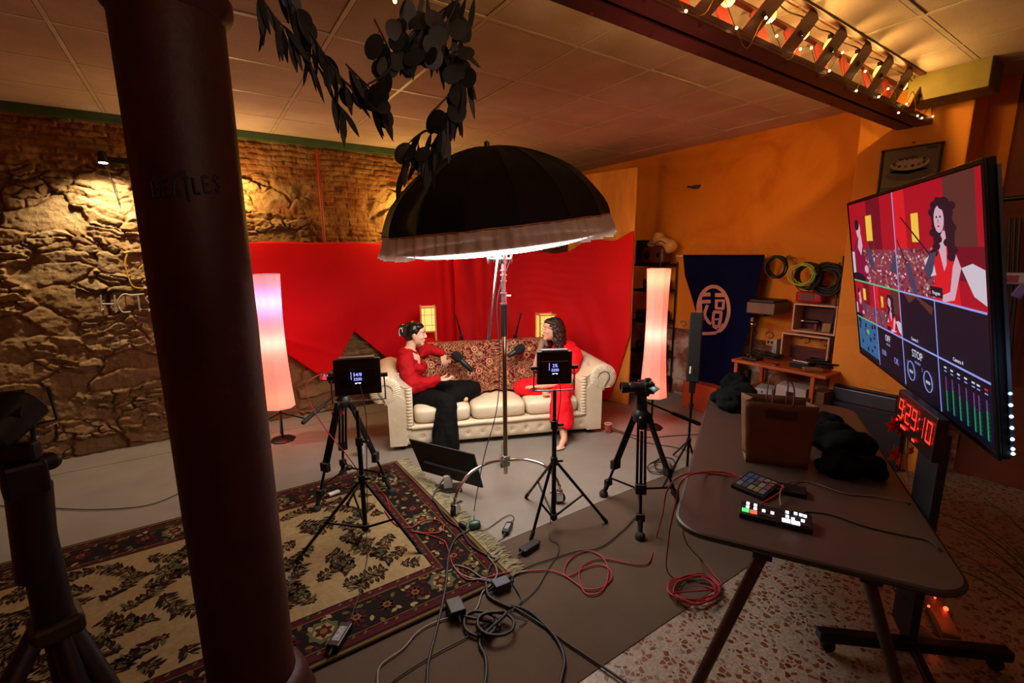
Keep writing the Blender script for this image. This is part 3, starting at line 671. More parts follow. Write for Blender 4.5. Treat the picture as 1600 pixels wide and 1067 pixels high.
# shirt
mb=MB(); mb.caps(sp_(.195,.37,.85),sp_(.275,.63,.86),.075,.075); mb.caps(sp_(.22,.5,.84),sp_(.215,.49,.56),.125,.145); mb.caps(sp_(.18,.5,.80),sp_(.20,.5,.5),.10,.12)
mb.ball(sp_(.31,.44,.72),(.075,.07,.075),SROT); mb.ball(sp_(.33,.55,.72),(.075,.07,.075),SROT); mb.caps(sp_(.21,.48,.56),sp_(.235,.46,.44),.15,.155)
mb.caps(sh1,el1,.078,.072); mb.caps(el1,wr1+SU*-.01,.075,.050); mb.caps(el1+V((0,0,-.02)),wr1-SU*.06+V((0,0,-.03)),.06,.05)
mb.caps(sh2,el2,.075,.066); mb.caps(el2,wr2-SU*.005+V((0,0,.01)),.066,.042)
shirt=remesh(mb,.008,4,lambda p,n: .015*nz(V((p.x*9,p.y*9,p.z*16)))+.008*nz(p*24))
# open V neck: drop faces close to the neck and chest opening
def cutface(mbx,test):
    mbx2=MB(); mbx2.v=mbx.v; 
    for f in mbx.f:
        c=sum((mbx.v[i] for i in f),V())/len(f)
        if not test(c): mbx2.f.append(f); mbx2.mi.append(0); mbx2.sm.append(True)
    return mbx2
NB=sp_(.24,.50,.90)
def vneck(c):
    d=c-NB; a=d.dot(SU); v=d.dot(SV); z=d.z
    return (math.hypot(a,v)<.075 and z>-.03) or (a>0.02 and z>-.24 and z<.06 and abs(v+.05)<.075*(z+.24)/.24)
cutface(shirt,vneck).build('shirt',SHIRT,w1,solid=.004,sharp=0)
mb=MB(); 
for k in (-1,1):
    mb.prism([(0,0),(.085,-.01),(.06,-.085),(-.01,-.05)] if k>0 else [(0,0),(-.01,-.05),(.06,-.085),(.085,-.01)],sp_(.235,.50+k*.062,.935),(SU*.9+SV*-.1*k+V((0,0,-.35))).normalized(),V((0,0,1))*.9+SV*k*.35,.006)
mb.build('collar',SHIRT,w1,bevel=.002)
# trousers
mb=MB(); mb.ball(sp_(.24,.47,.41),(.175,.19,.12),SROT); mb.caps(sp_(.24,.47,.46),sp_(.24,.47,.50),.14,.13)
mb.caps(sp_(.26,.38,.43),sp_(.57,.05,.44),.125,.098)
mb.caps(sp_(.575,.03,.42),sp_(.555,-.045,.22),.098,.120)
mb.caps(sp_(.555,-.045,.22),sp_(.53,-.11,.0),.120,.140)
mb.caps(sp_(.28,.56,.43),sp_(.86,.32,.50),.125,.088); mb.caps(sp_(.88,.31,.49),sp_(.66,.20,.44),.09,.095); mb.caps(sp_(.80,.30,.44),sp_(.62,.25,.42),.085)
tr=remesh(mb,.009,5,lambda p,n: (.012 if p.z>.4 else .020)*nz(V((p.x*15,p.y*15,p.z*2.2)))+.006*nz(p*22)) 
for v in tr.v: v.z=max(v.z,.014)
tr.build('trousers',TROU,w1,sharp=0)
# ---------- woman on the right: scarlet jumpsuit, curly hair
w2=empty('person','barefoot woman with long dark curly hair in a scarlet jumpsuit, leaning on the sofa back','person',sp_(1.9,.3,.36))
hf2,hr2=frame(sp_(1.815,.52,1.065),R(180+8),R(6)); mb=MB(); head(mb,hf2,hr2,1.08)
mb.caps(hf2(-.03,0,-.05),sp_(1.93,.50,.86),.05,.058); mb.caps(sp_(2.04,.38,.80),sp_(1.95,.64,.82),.06); mb.caps(sp_(1.97,.50,.78),sp_(1.98,.46,.48),.125,.12)
mb.ball(sp_(1.96,.45,.42),(.16,.16,.11),SROT)
a1,a2,a3=sp_(1.93,.64,.82),sp_(1.765,.70,.90),sp_(1.665,.60,.74)
mb.caps(a1,a2,.047,.038); mb.caps(a2,a3,.038,.024); hand(mb,a3,V((0,0,-1))-SU*.15-SV*.1,-SV+SU*.2,.18,1.04,.25,-1)
c1_,c2_,c3_=sp_(2.05,.35,.78),sp_(1.92,.20,.53),sp_(1.60,.17,.505)
mb.caps(c1_,c2_,.047,.038); mb.caps(c2_,c3_,.040,.025); hand(mb,c3_,-SU+V((0,0,.10)),V((0,0,-1))-SV*.1,.12,1.06,.4,-1)
mb.caps(sp_(1.93,.38,.42),sp_(1.74,-.02,.42),.09,.062); mb.caps(sp_(1.74,-.02,.40),sp_(1.735,-.14,.25),.058,.052); mb.caps(sp_(1.735,-.14,.25),sp_(1.725,-.24,.075),.052,.034)
an_=sp_(1.725,-.24,.06); mb.ball(sp_(1.73,-.225,.035),(.032,.036,.032),SROT); mb.caps(an_,sp_(1.66,-.335,.028),.034,.026)
for k in range(5): mb.caps(sp_(1.650+.016*k-.02,-.330-.004*k,.022),sp_(1.622+.018*k-.02,-.372-.002*k+.006*abs(k-1),.014),.0125-.0012*k,.010-.001*k,8)
mb.caps(sp_(1.92,.50,.42),sp_(1.40,.30,.47),.09,.06); mb.caps(sp_(1.40,.30,.46),sp_(1.66,.20,.43),.056,.038); mb.caps(sp_(1.66,.2,.43),sp_(1.62,.10,.435),.034,.028)
for k in range(5): mb.caps(sp_(1.605+.014*k,.10,.44),sp_(1.598+.014*k,.065,.442),.011-.001*k,.009,8)
bd2=remesh(mb,.0055,3).build('body',SK2,w2,sharp=0); face(bd2,hf2,hr2,1.08)
mb=MB(); mb.caps(a2.lerp(a1,.25),a2,.0415,.0395); mb.caps(a2,a2.lerp(a3,.86),.0395,.027); remesh(mb,.006,3).build('tattoo',TAT,bd2,sharp=0)
mb=MB(); s=1.08
for p,r in (((-.030,0,.045),(.104,.090,.092)),((-.065,0,-.01),(.082,.092,.10)),((.028,0,.080),(.058,.066,.038))): mb.ball(hf2(*[q*s for q in p]),tuple(q*s for q in r),hr2,18,12)
for k in range(70):
    an=rnd.uniform(-2.35,2.35); rr=rnd.uniform(.055,.10); x=-.045-.075*math.cos(an)+rnd.uniform(-.01,.02); y=.088*math.sin(an)
    if x>-.0: x=-.0
    L=rnd.uniform(.22,.36); ph=rnd.random()*6; pts=[]
    for j in range(15):
        q=j/14; pts.append(hf2(x-.05*q+.021*math.cos(ph+q*19),y*(1+.45*q)+.021*math.sin(ph+q*19),.05-L*q-.02*q))
    mb.tube(spline(pts,2),[.017*(1-.45*(i/28)) for i in range(29)],6)
remesh(mb,.0062,1,folds(50,.009)).build('hair',HAIR2,w2,sharp=0)
mb=MB(); mb.caps(sp_(2.045,.38,.80),sp_(1.955,.64,.82),.078,.07); mb.caps(sp_(1.98,.50,.80),sp_(1.98,.46,.48),.14,.145); mb.ball(sp_(1.87,.44,.70),(.08,.07,.08),SROT); mb.ball(sp_(1.88,.56,.70),(.08,.07,.08),SROT)
mb.caps(c1_,c1_.lerp(c2_,.55),.072,.07); mb.caps(a1,a1.lerp(a2,.35),.066,.06); mb.ball(sp_(1.96,.45,.42),(.18,.19,.12),SROT)
mb.caps(sp_(1.94,.38,.43),sp_(1.75,-.02,.44),.125,.10)
mb.caps(sp_(1.75,-.03,.43),sp_(1.735,-.14,.17),.105,.125)
mb.caps(sp_(1.92,.52,.43),sp_(1.42,.31,.48),.12,.088); mb.caps(sp_(1.41,.31,.47),sp_(1.56,.23,.44),.088,.075); mb.caps(sp_(1.75,.35,.43),sp_(1.55,.27,.42),.08)
cutface(remesh(mb,.009,4,lambda p,n: .014*nz(V((p.x*14,p.y*14,p.z*3)))+.005*nz(p*24)),lambda c: c.z<.185+.02*math.sin(c.x*40)).build('jumpsuit',REDT,w2,sharp=0,solid=.004)
# ============================================================ RUG
def PZ(x,y,zc): return CAM+ray(x,y)*zc
def ZC(p): return _f.dot(V(p)-CAM)
def SPX(px,py,v):
    d=ray(px,py); o=CAM-S0; t_=(v-o.dot(SV))/d.dot(SV); return o+d*t_+S0
def disk(mb,c,pts,z): mb.poly([(c[0]+x,c[1]+y,z) for x,y in pts])
RX0,RX1,RY0,RY1=-1.85,1.375,2.055,4.0; RZ=.012
rugc=[M('rug_cream','7f6b4a',.95,spec=.1,scale=30),M('rug_brown','26120e',.95,spec=.1),M('rug_maroon','3a1216',.95,spec=.1),M('rug_green','46462e',.95,spec=.1),M('rug_gold','5a4220',.95,spec=.1),M('rug_black','17100e',.95,spec=.1)]
rug=empty('oriental_rug','patterned oriental rug with cream floral field and dark ornate border','rug',(0,3,0))
mb=MB(); mb.mat(5).box(((RX0+RX1)/2,(RY0+RY1)/2,.005+RZ/2-.002),(RX1-RX0,RY1-RY0,RZ-.003))
def rect(x0,y0,x1,y1,m,z): mb.mat(m).poly([(x0,y0,z),(x1,y0,z),(x1,y1,z),(x0,y1,z)])
Z0=.014
def inset(d,m,z): rect(RX0+d,RY0+d,RX1-d,RY1-d,m,z)
for k,(d,m_i) in enumerate(((.012,4),(.03,5),(.045,2),(.085,1),(.095,4),(.100,5),(.31,4),(.317,2),(.355,5),(.365,0))): inset(d,m_i,Z0+k*.0003)
ZF=Z0+.0034
def leaf(c,a,L,W_,m,z,n=8):
    u=(math.cos(a),math.sin(a)); pts=[]
    for k in range(n+1): q=k/n; pts.append((q*L,W_*math.sin(math.pi*q)))
    for k in range(1,n): q=1-k/n; pts.append((q*L,-W_*math.sin(math.pi*q)))
    mb.mat(m).poly([(c[0]+x*u[0]-y*u[1],c[1]+x*u[1]+y*u[0],z) for x,y in pts][::1])
def flower(c,r,m1,m2,a0=0,n=6,z=ZF):
    for k in range(n): leaf(c,a0+k*2*math.pi/n,r,r*.30,m1,z+.0002,5)
    mb.mat(m2).poly([(c[0]+r*.38*math.cos(a),c[1]+r*.38*math.sin(a),z+.0005) for a in [q*math.pi/4 for q in range(8)]])
def stem(pts,w_,m,z):
    for a,b in zip(pts[:-1],pts[1:]):
        a,b=V((a[0],a[1],0)),V((b[0],b[1],0)); n_=(b-a).cross(V((0,0,1))).normalized()*w_
        mb.mat(m).poly([(a+n_)[:2]+(z,),(b+n_)[:2]+(z,),(b-n_)[:2]+(z,),(a-n_)[:2]+(z,)])
fx0,fx1,fy0,fy1=RX0+.375,RX1-.375,RY0+.375,RY1-.375
rr_=random.Random(3)
def inside(p,mg=.03): return fx0+mg<p[0]<fx1-mg and fy0+mg<p[1]<fy1-mg
for gx_ in range(13):
    for gy_ in range(7):
        x=fx0+.1+(gx_+.5*(gy_%2))*(fx1-fx0-.1)/12.5+rr_.uniform(-.02,.02); y=fy0+.10+gy_*(fy1-fy0-.2)/6+rr_.uniform(-.02,.02); a=rr_.choice((.6,2.4,-.7,3.6))+rr_.uniform(-.4,.4)
        pts=[(x,y)]; aa=a
        for k in range(7):
            aa+=.35*math.sin(k*1.3+gx_); pts.append((pts[-1][0]+.030*math.cos(aa),pts[-1][1]+.030*math.sin(aa)))
        if not inside(pts[-1]) or not inside((x,y)): pts=[p for p in pts if inside(p)]
        if len(pts)<3: continue
        stem(pts,.0035,5,ZF)
        for k,p in enumerate(pts):
            for sgn in (-1,1):
                b=a+sgn*(.9+.3*rr_.random()); 
                if inside(p,.05):
                    leaf(p,b,.050+.025*rr_.random(),.013,rr_.choice((1,1,1,5,3)),ZF+.0001); leaf(p,b,.034,.006,rr_.choice((4,3,1)),ZF+.0003)
        for p in (pts[0],pts[-1],pts[len(pts)//2]):
            if inside(p,.05): flower(p,.032,1,rr_.choice((1,3,4)),rr_.random(),6)
# border ornament
def borderrun(p0,p1,nrm):
    L=math.dist(p0,p1); n=max(2,int(L/.16)); ux=((p1[0]-p0[0])/L,(p1[1]-p0[1])/L)
    for k in range(n+1):
        q=k/n*L; c=(p0[0]+ux[0]*q,p0[1]+ux[1]*q)
        if k%4==0:
            pts=[(c[0]+.085*math.cos(a)*(1 if j%2 else .8),c[1]+.085*math.sin(a)*(1 if j%2 else .8)) for j,a in enumerate([b*math.pi/8 for b in range(16)])]
            mb.mat(3).poly([(x,y,ZF) for x,y in pts]); mb.mat(0).poly([(c[0]+.055*math.cos(b*math.pi/3),c[1]+.055*math.sin(b*math.pi/3),ZF+.0002) for b in range(6)]); flower(c,.05,2,4,.3,6,ZF+.0003)
        else:
            flower(c,.060,2 if k%2 else 1,4,k,8); flower((c[0]+ux[0]*.0,c[1]),.028,4,2,k+.5,6,ZF+.0006)
        for s in (-1,1):
            for j in (-.06,0,.06):
                d=(c[0]+nrm[0]*s*.072+ux[0]*j,c[1]+nrm[1]*s*.072+ux[1]*j); leaf(d,k+j*30+s,.045,.012,rr_.choice((4,3,2,0)),ZF+.0001); leaf(d,k*2.1+j*20,.035,.008,rr_.choice((4,0,1,2)),ZF+.0002)
        for off,mm in ((-.135,4),(.135,4)):
            for j in range(3):
                d=(c[0]+nrm[0]*off+ux[0]*j*.053,c[1]+nrm[1]*off+ux[1]*j*.053); leaf(d,math.atan2(ux[1],ux[0])+.7,.026,.008,(mm,2,3)[j%3],ZF+.0001)
b_=.205
borderrun((RX0+b_,RY0+b_),(RX1-b_,RY0+b_),(0,1)); borderrun((RX0+b_,RY1-b_),(RX1-b_,RY1-b_),(0,1)); borderrun((RX1-b_,RY0+b_),(RX1-b_,RY1-b_),(1,0)); borderrun((RX0+b_,RY0+b_),(RX0+b_,RY1-b_),(1,0))
mb.build('woven_pile',rugc,rug,sharp=0)
FRG=M('cream_fringe','8a8062',.95)
mb=MB()
for k in range(520):
    y=RY0+.01+(RY1-RY0-.02)*k/519; a=rr_.uniform(-.5,.5); L=rr_.uniform(.07,.13); x=RX1-.005
    p=[(x,y,.012),(x+L*.5,y+a*L*.4,.013+rr_.random()*.008),(x+L,y+a*L*.8+rr_.uniform(-.015,.015),.009)]; mb.tube(p,.0028,4,cap=False)
tag(mb.build('fringe',FRG,rug,sharp=0),'cream knotted fringe',kind='stuff')
# ============================================================ SOFTBOX UMBRELLA + STAND
CS=V((1.91,2.95,0))
cs=empty('rolling_stand','chrome rolling stand with curved legs and casters, in front of the sofa','stand',CS)
BRZ=M('warm_chrome','b9a896',.15,1,.05)
MB().cyl(CS+V((0,0,.16)),CS+V((0,0,1.32)),.0175,n=20).build('column',BRZ,cs)
MB().cyl(CS+V((0,0,1.29)),CS+V((0,0,1.53)),.024,n=20).build('grip_sleeve',BLK,cs)
mb=MB(); mb.cyl(CS+V((0,0,1.52)),CS+V((0,0,1.84)),.017,n=20)
for z in (1.54,1.62,1.71,1.755,1.79): mb.lathe([(.017,-.006),(.026,-.005),(.026,.005),(.017,.006)],CS+V((0,0,z)),n=20)
mb.build('riser',ALU,cs)
MB().caps(CS+V((.0,0,1.60))+RT*.015,CS+V((0,0,1.60))+RT*.05,.008).build('latch',CHR,cs)
MB().box(CS+V((0,0,.27)),(.055,.055,.09)).build('collar',ALU,cs,bevel=.008)
def caster(c,root,turn):
    d=V((math.cos(turn),math.sin(turn),0)); n_=V((-d.y,d.x,0)); w_=MB()
    w_.lathe([(.012,-.016),(.038,-.016),(.046,-.011),(.047,0),(.046,.011),(.038,.016),(.012,.016)],c+V((0,0,.047)),n_,20)
    leg=MB(); leg.box(c+V((0,0,.062))+n_*.022,(.05,.004,.07),zrot(turn)); leg.box(c+V((0,0,.062))-n_*.022,(.05,.004,.07),zrot(turn)); leg.box(c+V((0,0,.10)),(.05,.05,.010),zrot(turn)); leg.box(c+V((0,0,.085))+d*.05,(.05,.03,.006),zrot(turn)); leg.cyl(c+V((0,0,.10)),c+V((0,0,.15)),.014)
    k=leg.build('caster',CHR,root,bevel=.001); w_.build('wheel',RUB,k); return k
for (px,py,tn) in ((712,806,.4),(874,786,2.6),(785,728,1.2)):
    g=G(px,py); d=(g-CS); d.z=0; L=d.length; d.normalize(); 
    pts=spline([CS+V((0,0,.27)),CS+d*.12+V((0,0,.30)),CS+d*(L*.45)+V((0,0,.31)),CS+d*(L*.72)+V((0,0,.29)),CS+d*(L*.92)+V((0,0,.21)),g+V((0,0,.13))],6)
    MB().tube(pts,.0125,12).build('leg',CHR,cs); caster(g,cs,tn)
HD=CS+V((0,0,1.875))
gh=MB(); gh.box(HD+RT*.006,(.034,.04,.075)); gh.cyl(HD-RT*.075,HD+RT*.03,.021,n=24); gh.cyl(HD-RT*.05,HD-RT*.018,.034,n=24)
gho=gh.build('grip_head',ALU,cs,bevel=.002)
mb=MB(); mb.cyl(HD-RT*.075,HD-RT*.105,.009); mb.lathe([(.001,-.012),(.03,-.009),(.04,0),(.03,.009),(.001,.012)],HD-RT*.11,RT,20); mb.build('knob',ALU,gho)
mb=MB(); mb.cyl(HD+RT*.02,HD+RT*.055,.008); mb.lathe([(.001,-.010),(.022,-.009),(.036,.004),(.022,.012),(.001,.012)],HD+RT*.06,RT,20); mb.build('knob',CHR,gho)
rb,rt_=PZ(764,525,ZC(HD)-.06),PZ(779,392,ZC(HD)-.055)
ar_=MB().cyl(rb,rt_+(rt_-rb)*.18,.0105,n=14).build('boom_rod',CHR,cs); MB().cyl(rb-(rt_-rb).normalized()*.03,rb,.012,n=12).build('rubber_tip',RUB,ar_)
tag(MB().tube([HD+V((.0,-.03,.04)),HD+V((-.02,-.05,-.2)),HD+V((-.01,-.05,-.33))],.0045,6).build('safety_strap',M('red_strap','b01820',.6),cs))
um=empty('umbrella_softlight','large black deep umbrella with white frilled diffuser, lit from inside','studio light',UMB)
q_=V((0,0,1)).rotation_difference(UAX)
RU,DU,NG=.82,.535,16
def up_(r,z,a): return UMB+q_@V((r*math.cos(a),r*math.sin(a),z))
def domefn(s,t_):
    a=2*math.pi*s; th=math.pi/2*(1-t_)  # t=0 rim
    g=abs(math.sin(NG*a/2)); r=RU*math.sin(th)**1.02 if th>0 else 0; z=DU*math.cos(th)**1.32 if th<math.pi/2 else 0
    r*=1-.035*g*math.sin(th); z*=1+.0*g; w_=.006*nz(V((a*6,t_*5,0)))
    return up_(r+w_,z-.02*g*math.sin(th)*math.cos(th)+w_,a)
t=NT('black_umbrella_fabric'); t.color(t.ramp(t.noise(6,3),[(.3,hx('090706')),(.7,hx('0f0b09'))])); t.rough(.7,0,.2)
MB().grid(domefn,192,24).build('canopy',t.m,um,solid=.002,sharp=0)
mb=MB()
for k in range(NG): mb.tube([domefn((k)/NG,j/16)+UAX*.002 for j in range(17)],.003,5)
mb.build('seam',t.m,um,sharp=0)
MB().tube([domefn(k/96,0)-UAX*.004 for k in range(97)],.007,6).build('rim_binding',M('tan_binding','9a6a44',.8),um)
MB().lathe([(.001,0),(.02,0),(.02,.035),(.001,.045)],up_(0,DU,0),UAX,12).build('finial',BLK,um)
t=NT('sheer_white_frill'); t.b.inputs['Base Color'].default_value=hx('d8ccc0'); t.rough(.9,0,.1); tr_=t.n('ShaderNodeBsdfTranslucent'); tr_.inputs[0].default_value=hx('cfc2b6'); mx=t.n('ShaderNodeMixShader'); mx.inputs[0].default_value=.30; t.l(t.b.outputs[0],mx.inputs[1]); t.l(tr_.outputs[0],mx.inputs[2]); tp=t.n('ShaderNodeBsdfTransparent'); mx2=t.n('ShaderNodeMixShader'); mx2.inputs[0].default_value=.12; t.l(mx.outputs[0],mx2.inputs[1]); t.l(tp.outputs[0],mx2.inputs[2]); t.l(mx2.outputs[0],t.out.inputs[0])
def frillfn(s,t_):
    a=2*math.pi*s; g=abs(math.sin(NG*a/2)); r=RU*(1-.035*g); w_=.016*math.sin(a*58+5*nz(V((a*3,0,0))))*(.3+t_)+.022*nz(V((a*9,t_,2)))*t_
    return up_(r+.035*t_+w_,-.004-.130*t_-.016*t_*abs(math.sin(NG*a/2))-.012*t_*nz(V((a*7,3,2))),a)
MB().grid(frillfn,480,5).build('frill',t.m,um,sharp=0)
t=NT('lit_diffuser_cloth'); t.b.inputs['Base Color'].default_value=(.8,.8,.8,1); t.b.inputs['Emission Color'].default_value=(1,.92,.84,1); ge=t.n('ShaderNodeNewGeometry'); t.l(t.math('MULTIPLY',t.math('SUBTRACT',1,ge.outputs['Backfacing']),15),t.b.inputs['Emission Strength']); DIF=t.m
mb=MB(); mb.lathe([(.001,-.205),(.25,-.20),(.45,-.185),(.6,-.165),(.74,-.13)],UMB,UAX,40); mb.build('diffuser',DIF,um,sharp=0)
LMP=up_(0,-.02,0)
mb=MB(); mb.cyl(PZ(796,382,ZC(HD)+.02),LMP+UAX*.2,.055,n=24); mb.build('lamp_head',BLK,um,bevel=.004)
MB().cyl(HD+V((0,0,.03)),PZ(792,384,ZC(HD)),.02).build('lamp_mount',BLK,um)
MB().cyl(LMP-UAX*.0,up_(0,DU-.01,0),.006).build('shaft',CHR,um)
# ============================================================ STANDS, TRIPODS
def lightstand(c,feet,zh,ztop,lab,zb_=.10,group=None):
    r=empty('light_stand',lab,'stand',c,group)
    MB().cyl(V((c.x,c.y,zb_-.02)),V((c.x,c.y,zh+.25)),.0155,n=14).build('pole',BLKM,r)
    u2=MB().cyl(V((c.x,c.y,zh+.2)),V((c.x,c.y,ztop)),.0115,n=14).build('riser',BLKM,r)
    for z in (zh,zh+.26): 
        k=MB().lathe([(.016,-.03),(.024,-.028),(.024,.028),(.016,.03)],V((c.x,c.y,z)),n=16).build('collar',BLK,r)
        MB().caps(V((c.x,c.y,z))+RT*.02,V((c.x,c.y,z))+RT*.055,.009).build('knob',BLK,k)
    for f in feet:
        f=V((f.x,f.y,.012)); d=(f-V((c.x,c.y,0))); d.z=0; t0=V((c.x,c.y,zh-.02))+d.normalized()*.025
        lg=MB().tube([t0,f],[.0105,.0105],10).build('leg',BLKM,r); MB().caps(f+(t0-f).normalized()*.0,f+(t0-f).normalized()*.05,.014).build('foot',RUB,lg)
        m_p=t0.lerp(f,.52); MB().cyl(V((c.x,c.y,zb_+.01))+d.normalized()*.015,m_p,.008,n=8).build('brace',BLKM,lg)
    MB().lathe([(.016,-.02),(.026,-.018),(.026,.018),(.016,.02)],V((c.x,c.y,zb_+.01)),n=16).build('lower_collar',BLK,r)
    return r
def panel(c,wd,hg,yaw,lab,txt,tilt=0):
    """LED panel seen from behind; c centre, facing +x' (towards sofa)"""
    fd=V((math.cos(yaw),math.sin(yaw),0)); sd=V((-fd.y,fd.x,0)); fd=(fd*math.cos(tilt)+V((0,0,-math.sin(tilt)))).normalized(); upv=fd.cross(sd); 
    if upv.z<0: upv=-upv
    ROT=Matrix((fd,sd,upv)).transposed(); P_=lambda x,y,z: c+ROT@V((x,y,z))
    r=empty('panel_light',lab,'studio light',c)
    MB().box(c,(.035,wd,hg),ROT).build('housing',M('dark_bronze_housing','241d18',.4,.4),r,bevel=.006)
    MB().box(P_(-.022,0,-.005),(.012,wd*.80,hg*.50),ROT).build('control_panel',M('glossy_black','060608',.15),r,bevel=.004)
    MB().box(P_(.019,0,0),(.004,wd*.92,hg*.90),ROT).build('led_face',E('led_light',(1,.80,.58,1),9),r)
    MB().box(P_(0,0,hg/2+.006),(.05,wd*.75,.010),ROT).build('top_trim',ALU,r)
    mb=MB(); yk=[P_(0,wd/2+.018,0),P_(0,wd/2+.020,-hg/2-.03),P_(0,wd/2-.005,-hg/2-.045),P_(0,-wd/2+.005,-hg/2-.045),P_(0,-wd/2-.020,-hg/2-.03),P_(0,-wd/2-.018,0)]
    mb.tube(spline(yk,4),.005,8); y=mb.build('yoke',ALU,r)
    for s in (-1,1): MB().cyl(P_(0,s*(wd/2+.0),0),P_(0,s*(wd/2+.042),0),.014,n=14).build('knob',BLK,y)
    DSP=E('blue_display',(.28,.30,1,1),2.2)
    ux,uy=ROT@V((0,-1,0)),ROT@V((0,0,1)); o=P_(-.0287,0,0)
    text('readout',txt[0],o+uy*.018,ux,uy,.030,DSP,r); text('readout',txt[1],o-uy*.012,ux,uy,.026,DSP,r)
    MB().box(P_(-.0285,.0,-hg*.14-.005),(.001,.035,.007),ROT).build('indicator_bar',E('pale_display',(.6,.75,1,1),2),r)
    MB().box(P_(-.0285,.038,.012),(.001,.003,.05),ROT).build('indicator_bar',DSP,r)
    for s in (-.45,0,.45): MB().cyl(P_(-.026,s*wd*.6,-hg*.19),P_(-.036,s*wd*.6,-hg*.19),.008,n=12).build('dial',BLK,r)
    return r,P_
lsL=G(571,825,.10); lsL.z=0
lightstand(lsL,[G(463,880),G(660,868),V((lsL.x+.02,lsL.y+.55,0))],.46,.93,'black light stand on the rug under the left LED panel')
pc=PZ(559,588,ZC(lsL+V((0,0,1)))); SC=S0+SU*.9+SV*.4
panel(pc,.285,.235,R(72),'square LED panel light with lit blue readout beside the left camera',('54/8','3200'))
lsR=G(865,808,.10); lsR.z=0
lightstand(lsR,[G(822,778),G(830,845),G(947,817)],.52,1.02,'black light stand in front of the sofa under the right LED panel')
pc2=PZ(866,574,ZC(lsR+V((0,0,1.1))))
panel(pc2,.232,.222,R(62),'square LED panel light hiding the curly haired woman\'s chest',('2%','3200'))
def tripod(c,feet,zt,lab,pan,twin=True):
    r=empty('video_tripod',lab,'tripod',c)
    crown=MB(); crown.lathe([(.03,-.05),(.055,-.04),(.062,0),(.05,.03),(.035,.05)],V((c.x,c.y,zt-.02)),n=20); crown.build('crown',BLK,r,bevel=.002)
    hd=MB(); hd.cyl(V((c.x,c.y,zt+.02)),V((c.x,c.y,zt+.075)),.038,n=20); hd.box(V((c.x,c.y,zt+.10)),(.07,.06,.06),zrot(R(33))); hd.box(V((c.x,c.y,zt+.14)),(.05,.10,.018),zrot(R(33)))
    hh=hd.build('fluid_head',BLK,r,bevel=.004)
    a=V((c.x,c.y,zt+.09)); pn=MB().tube([a,a+(V(pan)-a)*.55],.007,8).build('pan_handle',BLKM,hh); MB().caps(a+(V(pan)-a)*.52,V(pan),.014,.016).build('grip',RUB,pn)
    mp=[]
    for f in feet:
        f=V((f.x,f.y,.02)); d=f-V((c.x,c.y,0)); d.z=0; dn=d.normalized(); sd=V((-dn.y,dn.x,0)); t0=V((c.x,c.y,zt-.03))+dn*.055; kn=t0.lerp(f,.60); 
        mb=MB(); mb.caps(t0,t0.lerp(f,.06),.028,.026); 
        for s in (-.024,.024): mb.cyl(t0+sd*s,kn+sd*s*1.1,.0095,n=10)
        mb.cyl(t0.lerp(f,.1),t0.lerp(f,.86),.0105,n=10); lg=mb.build('leg',BLKM,r)
        for q in ((kn,(.075,.04,.07)),(t0.lerp(f,.84),(.06,.035,.05))): MB().box(q[0],q[1],Matrix((sd,dn,V((0,0,1)))).transposed()).build('leg_clamp',BLK,lg,bevel=.005)
        mb=MB(); mb.caps(t0.lerp(f,.86),t0.lerp(f,.97),.02,.016); mb.lathe([(.001,.035),(.02,.03),(.034,.012),(.034,-.018),(.001,-.018)],f,n=16); mb.build('foot',RUB,lg)
        mp.append(t0.lerp(f,.78))
    for p in mp: MB().cyl(V((c.x,c.y,.22)),p,.008,n=8).build('spreader_arm',BLKM,r)
    MB().ball(V((c.x,c.y,.22)),(.03,.03,.022)).build('spreader_hub',BLK,r)
    return r
tl=V((.855,3.66,0))
tripod(tl,[G(495,800),G(612,772),G(536,742)],.80,'black video tripod standing on the rug behind the left LED panel',PZ(474,660,ZC(tl+V((0,0,.7)))-.35))
RTAPE=M('red_clamp','a01018',.5)
tag(MB().box(PZ(528,645,ZC(tl+V((0,0,.7)))-.03),(.09,.03,.03),zrot(R(-20))).build('red_clamp',RTAPE,bpy.data.objects['video_tripod'],bevel=.006))
trc=V((2.50,2.09,0))
tripod(trc,[G(943,775),G(1000,842),G(1062,795)],.80,'black video tripod right of the sofa carrying the camera with a long lens',PZ(1092,662,ZC(trc+V((0,0,.7)))+.12))
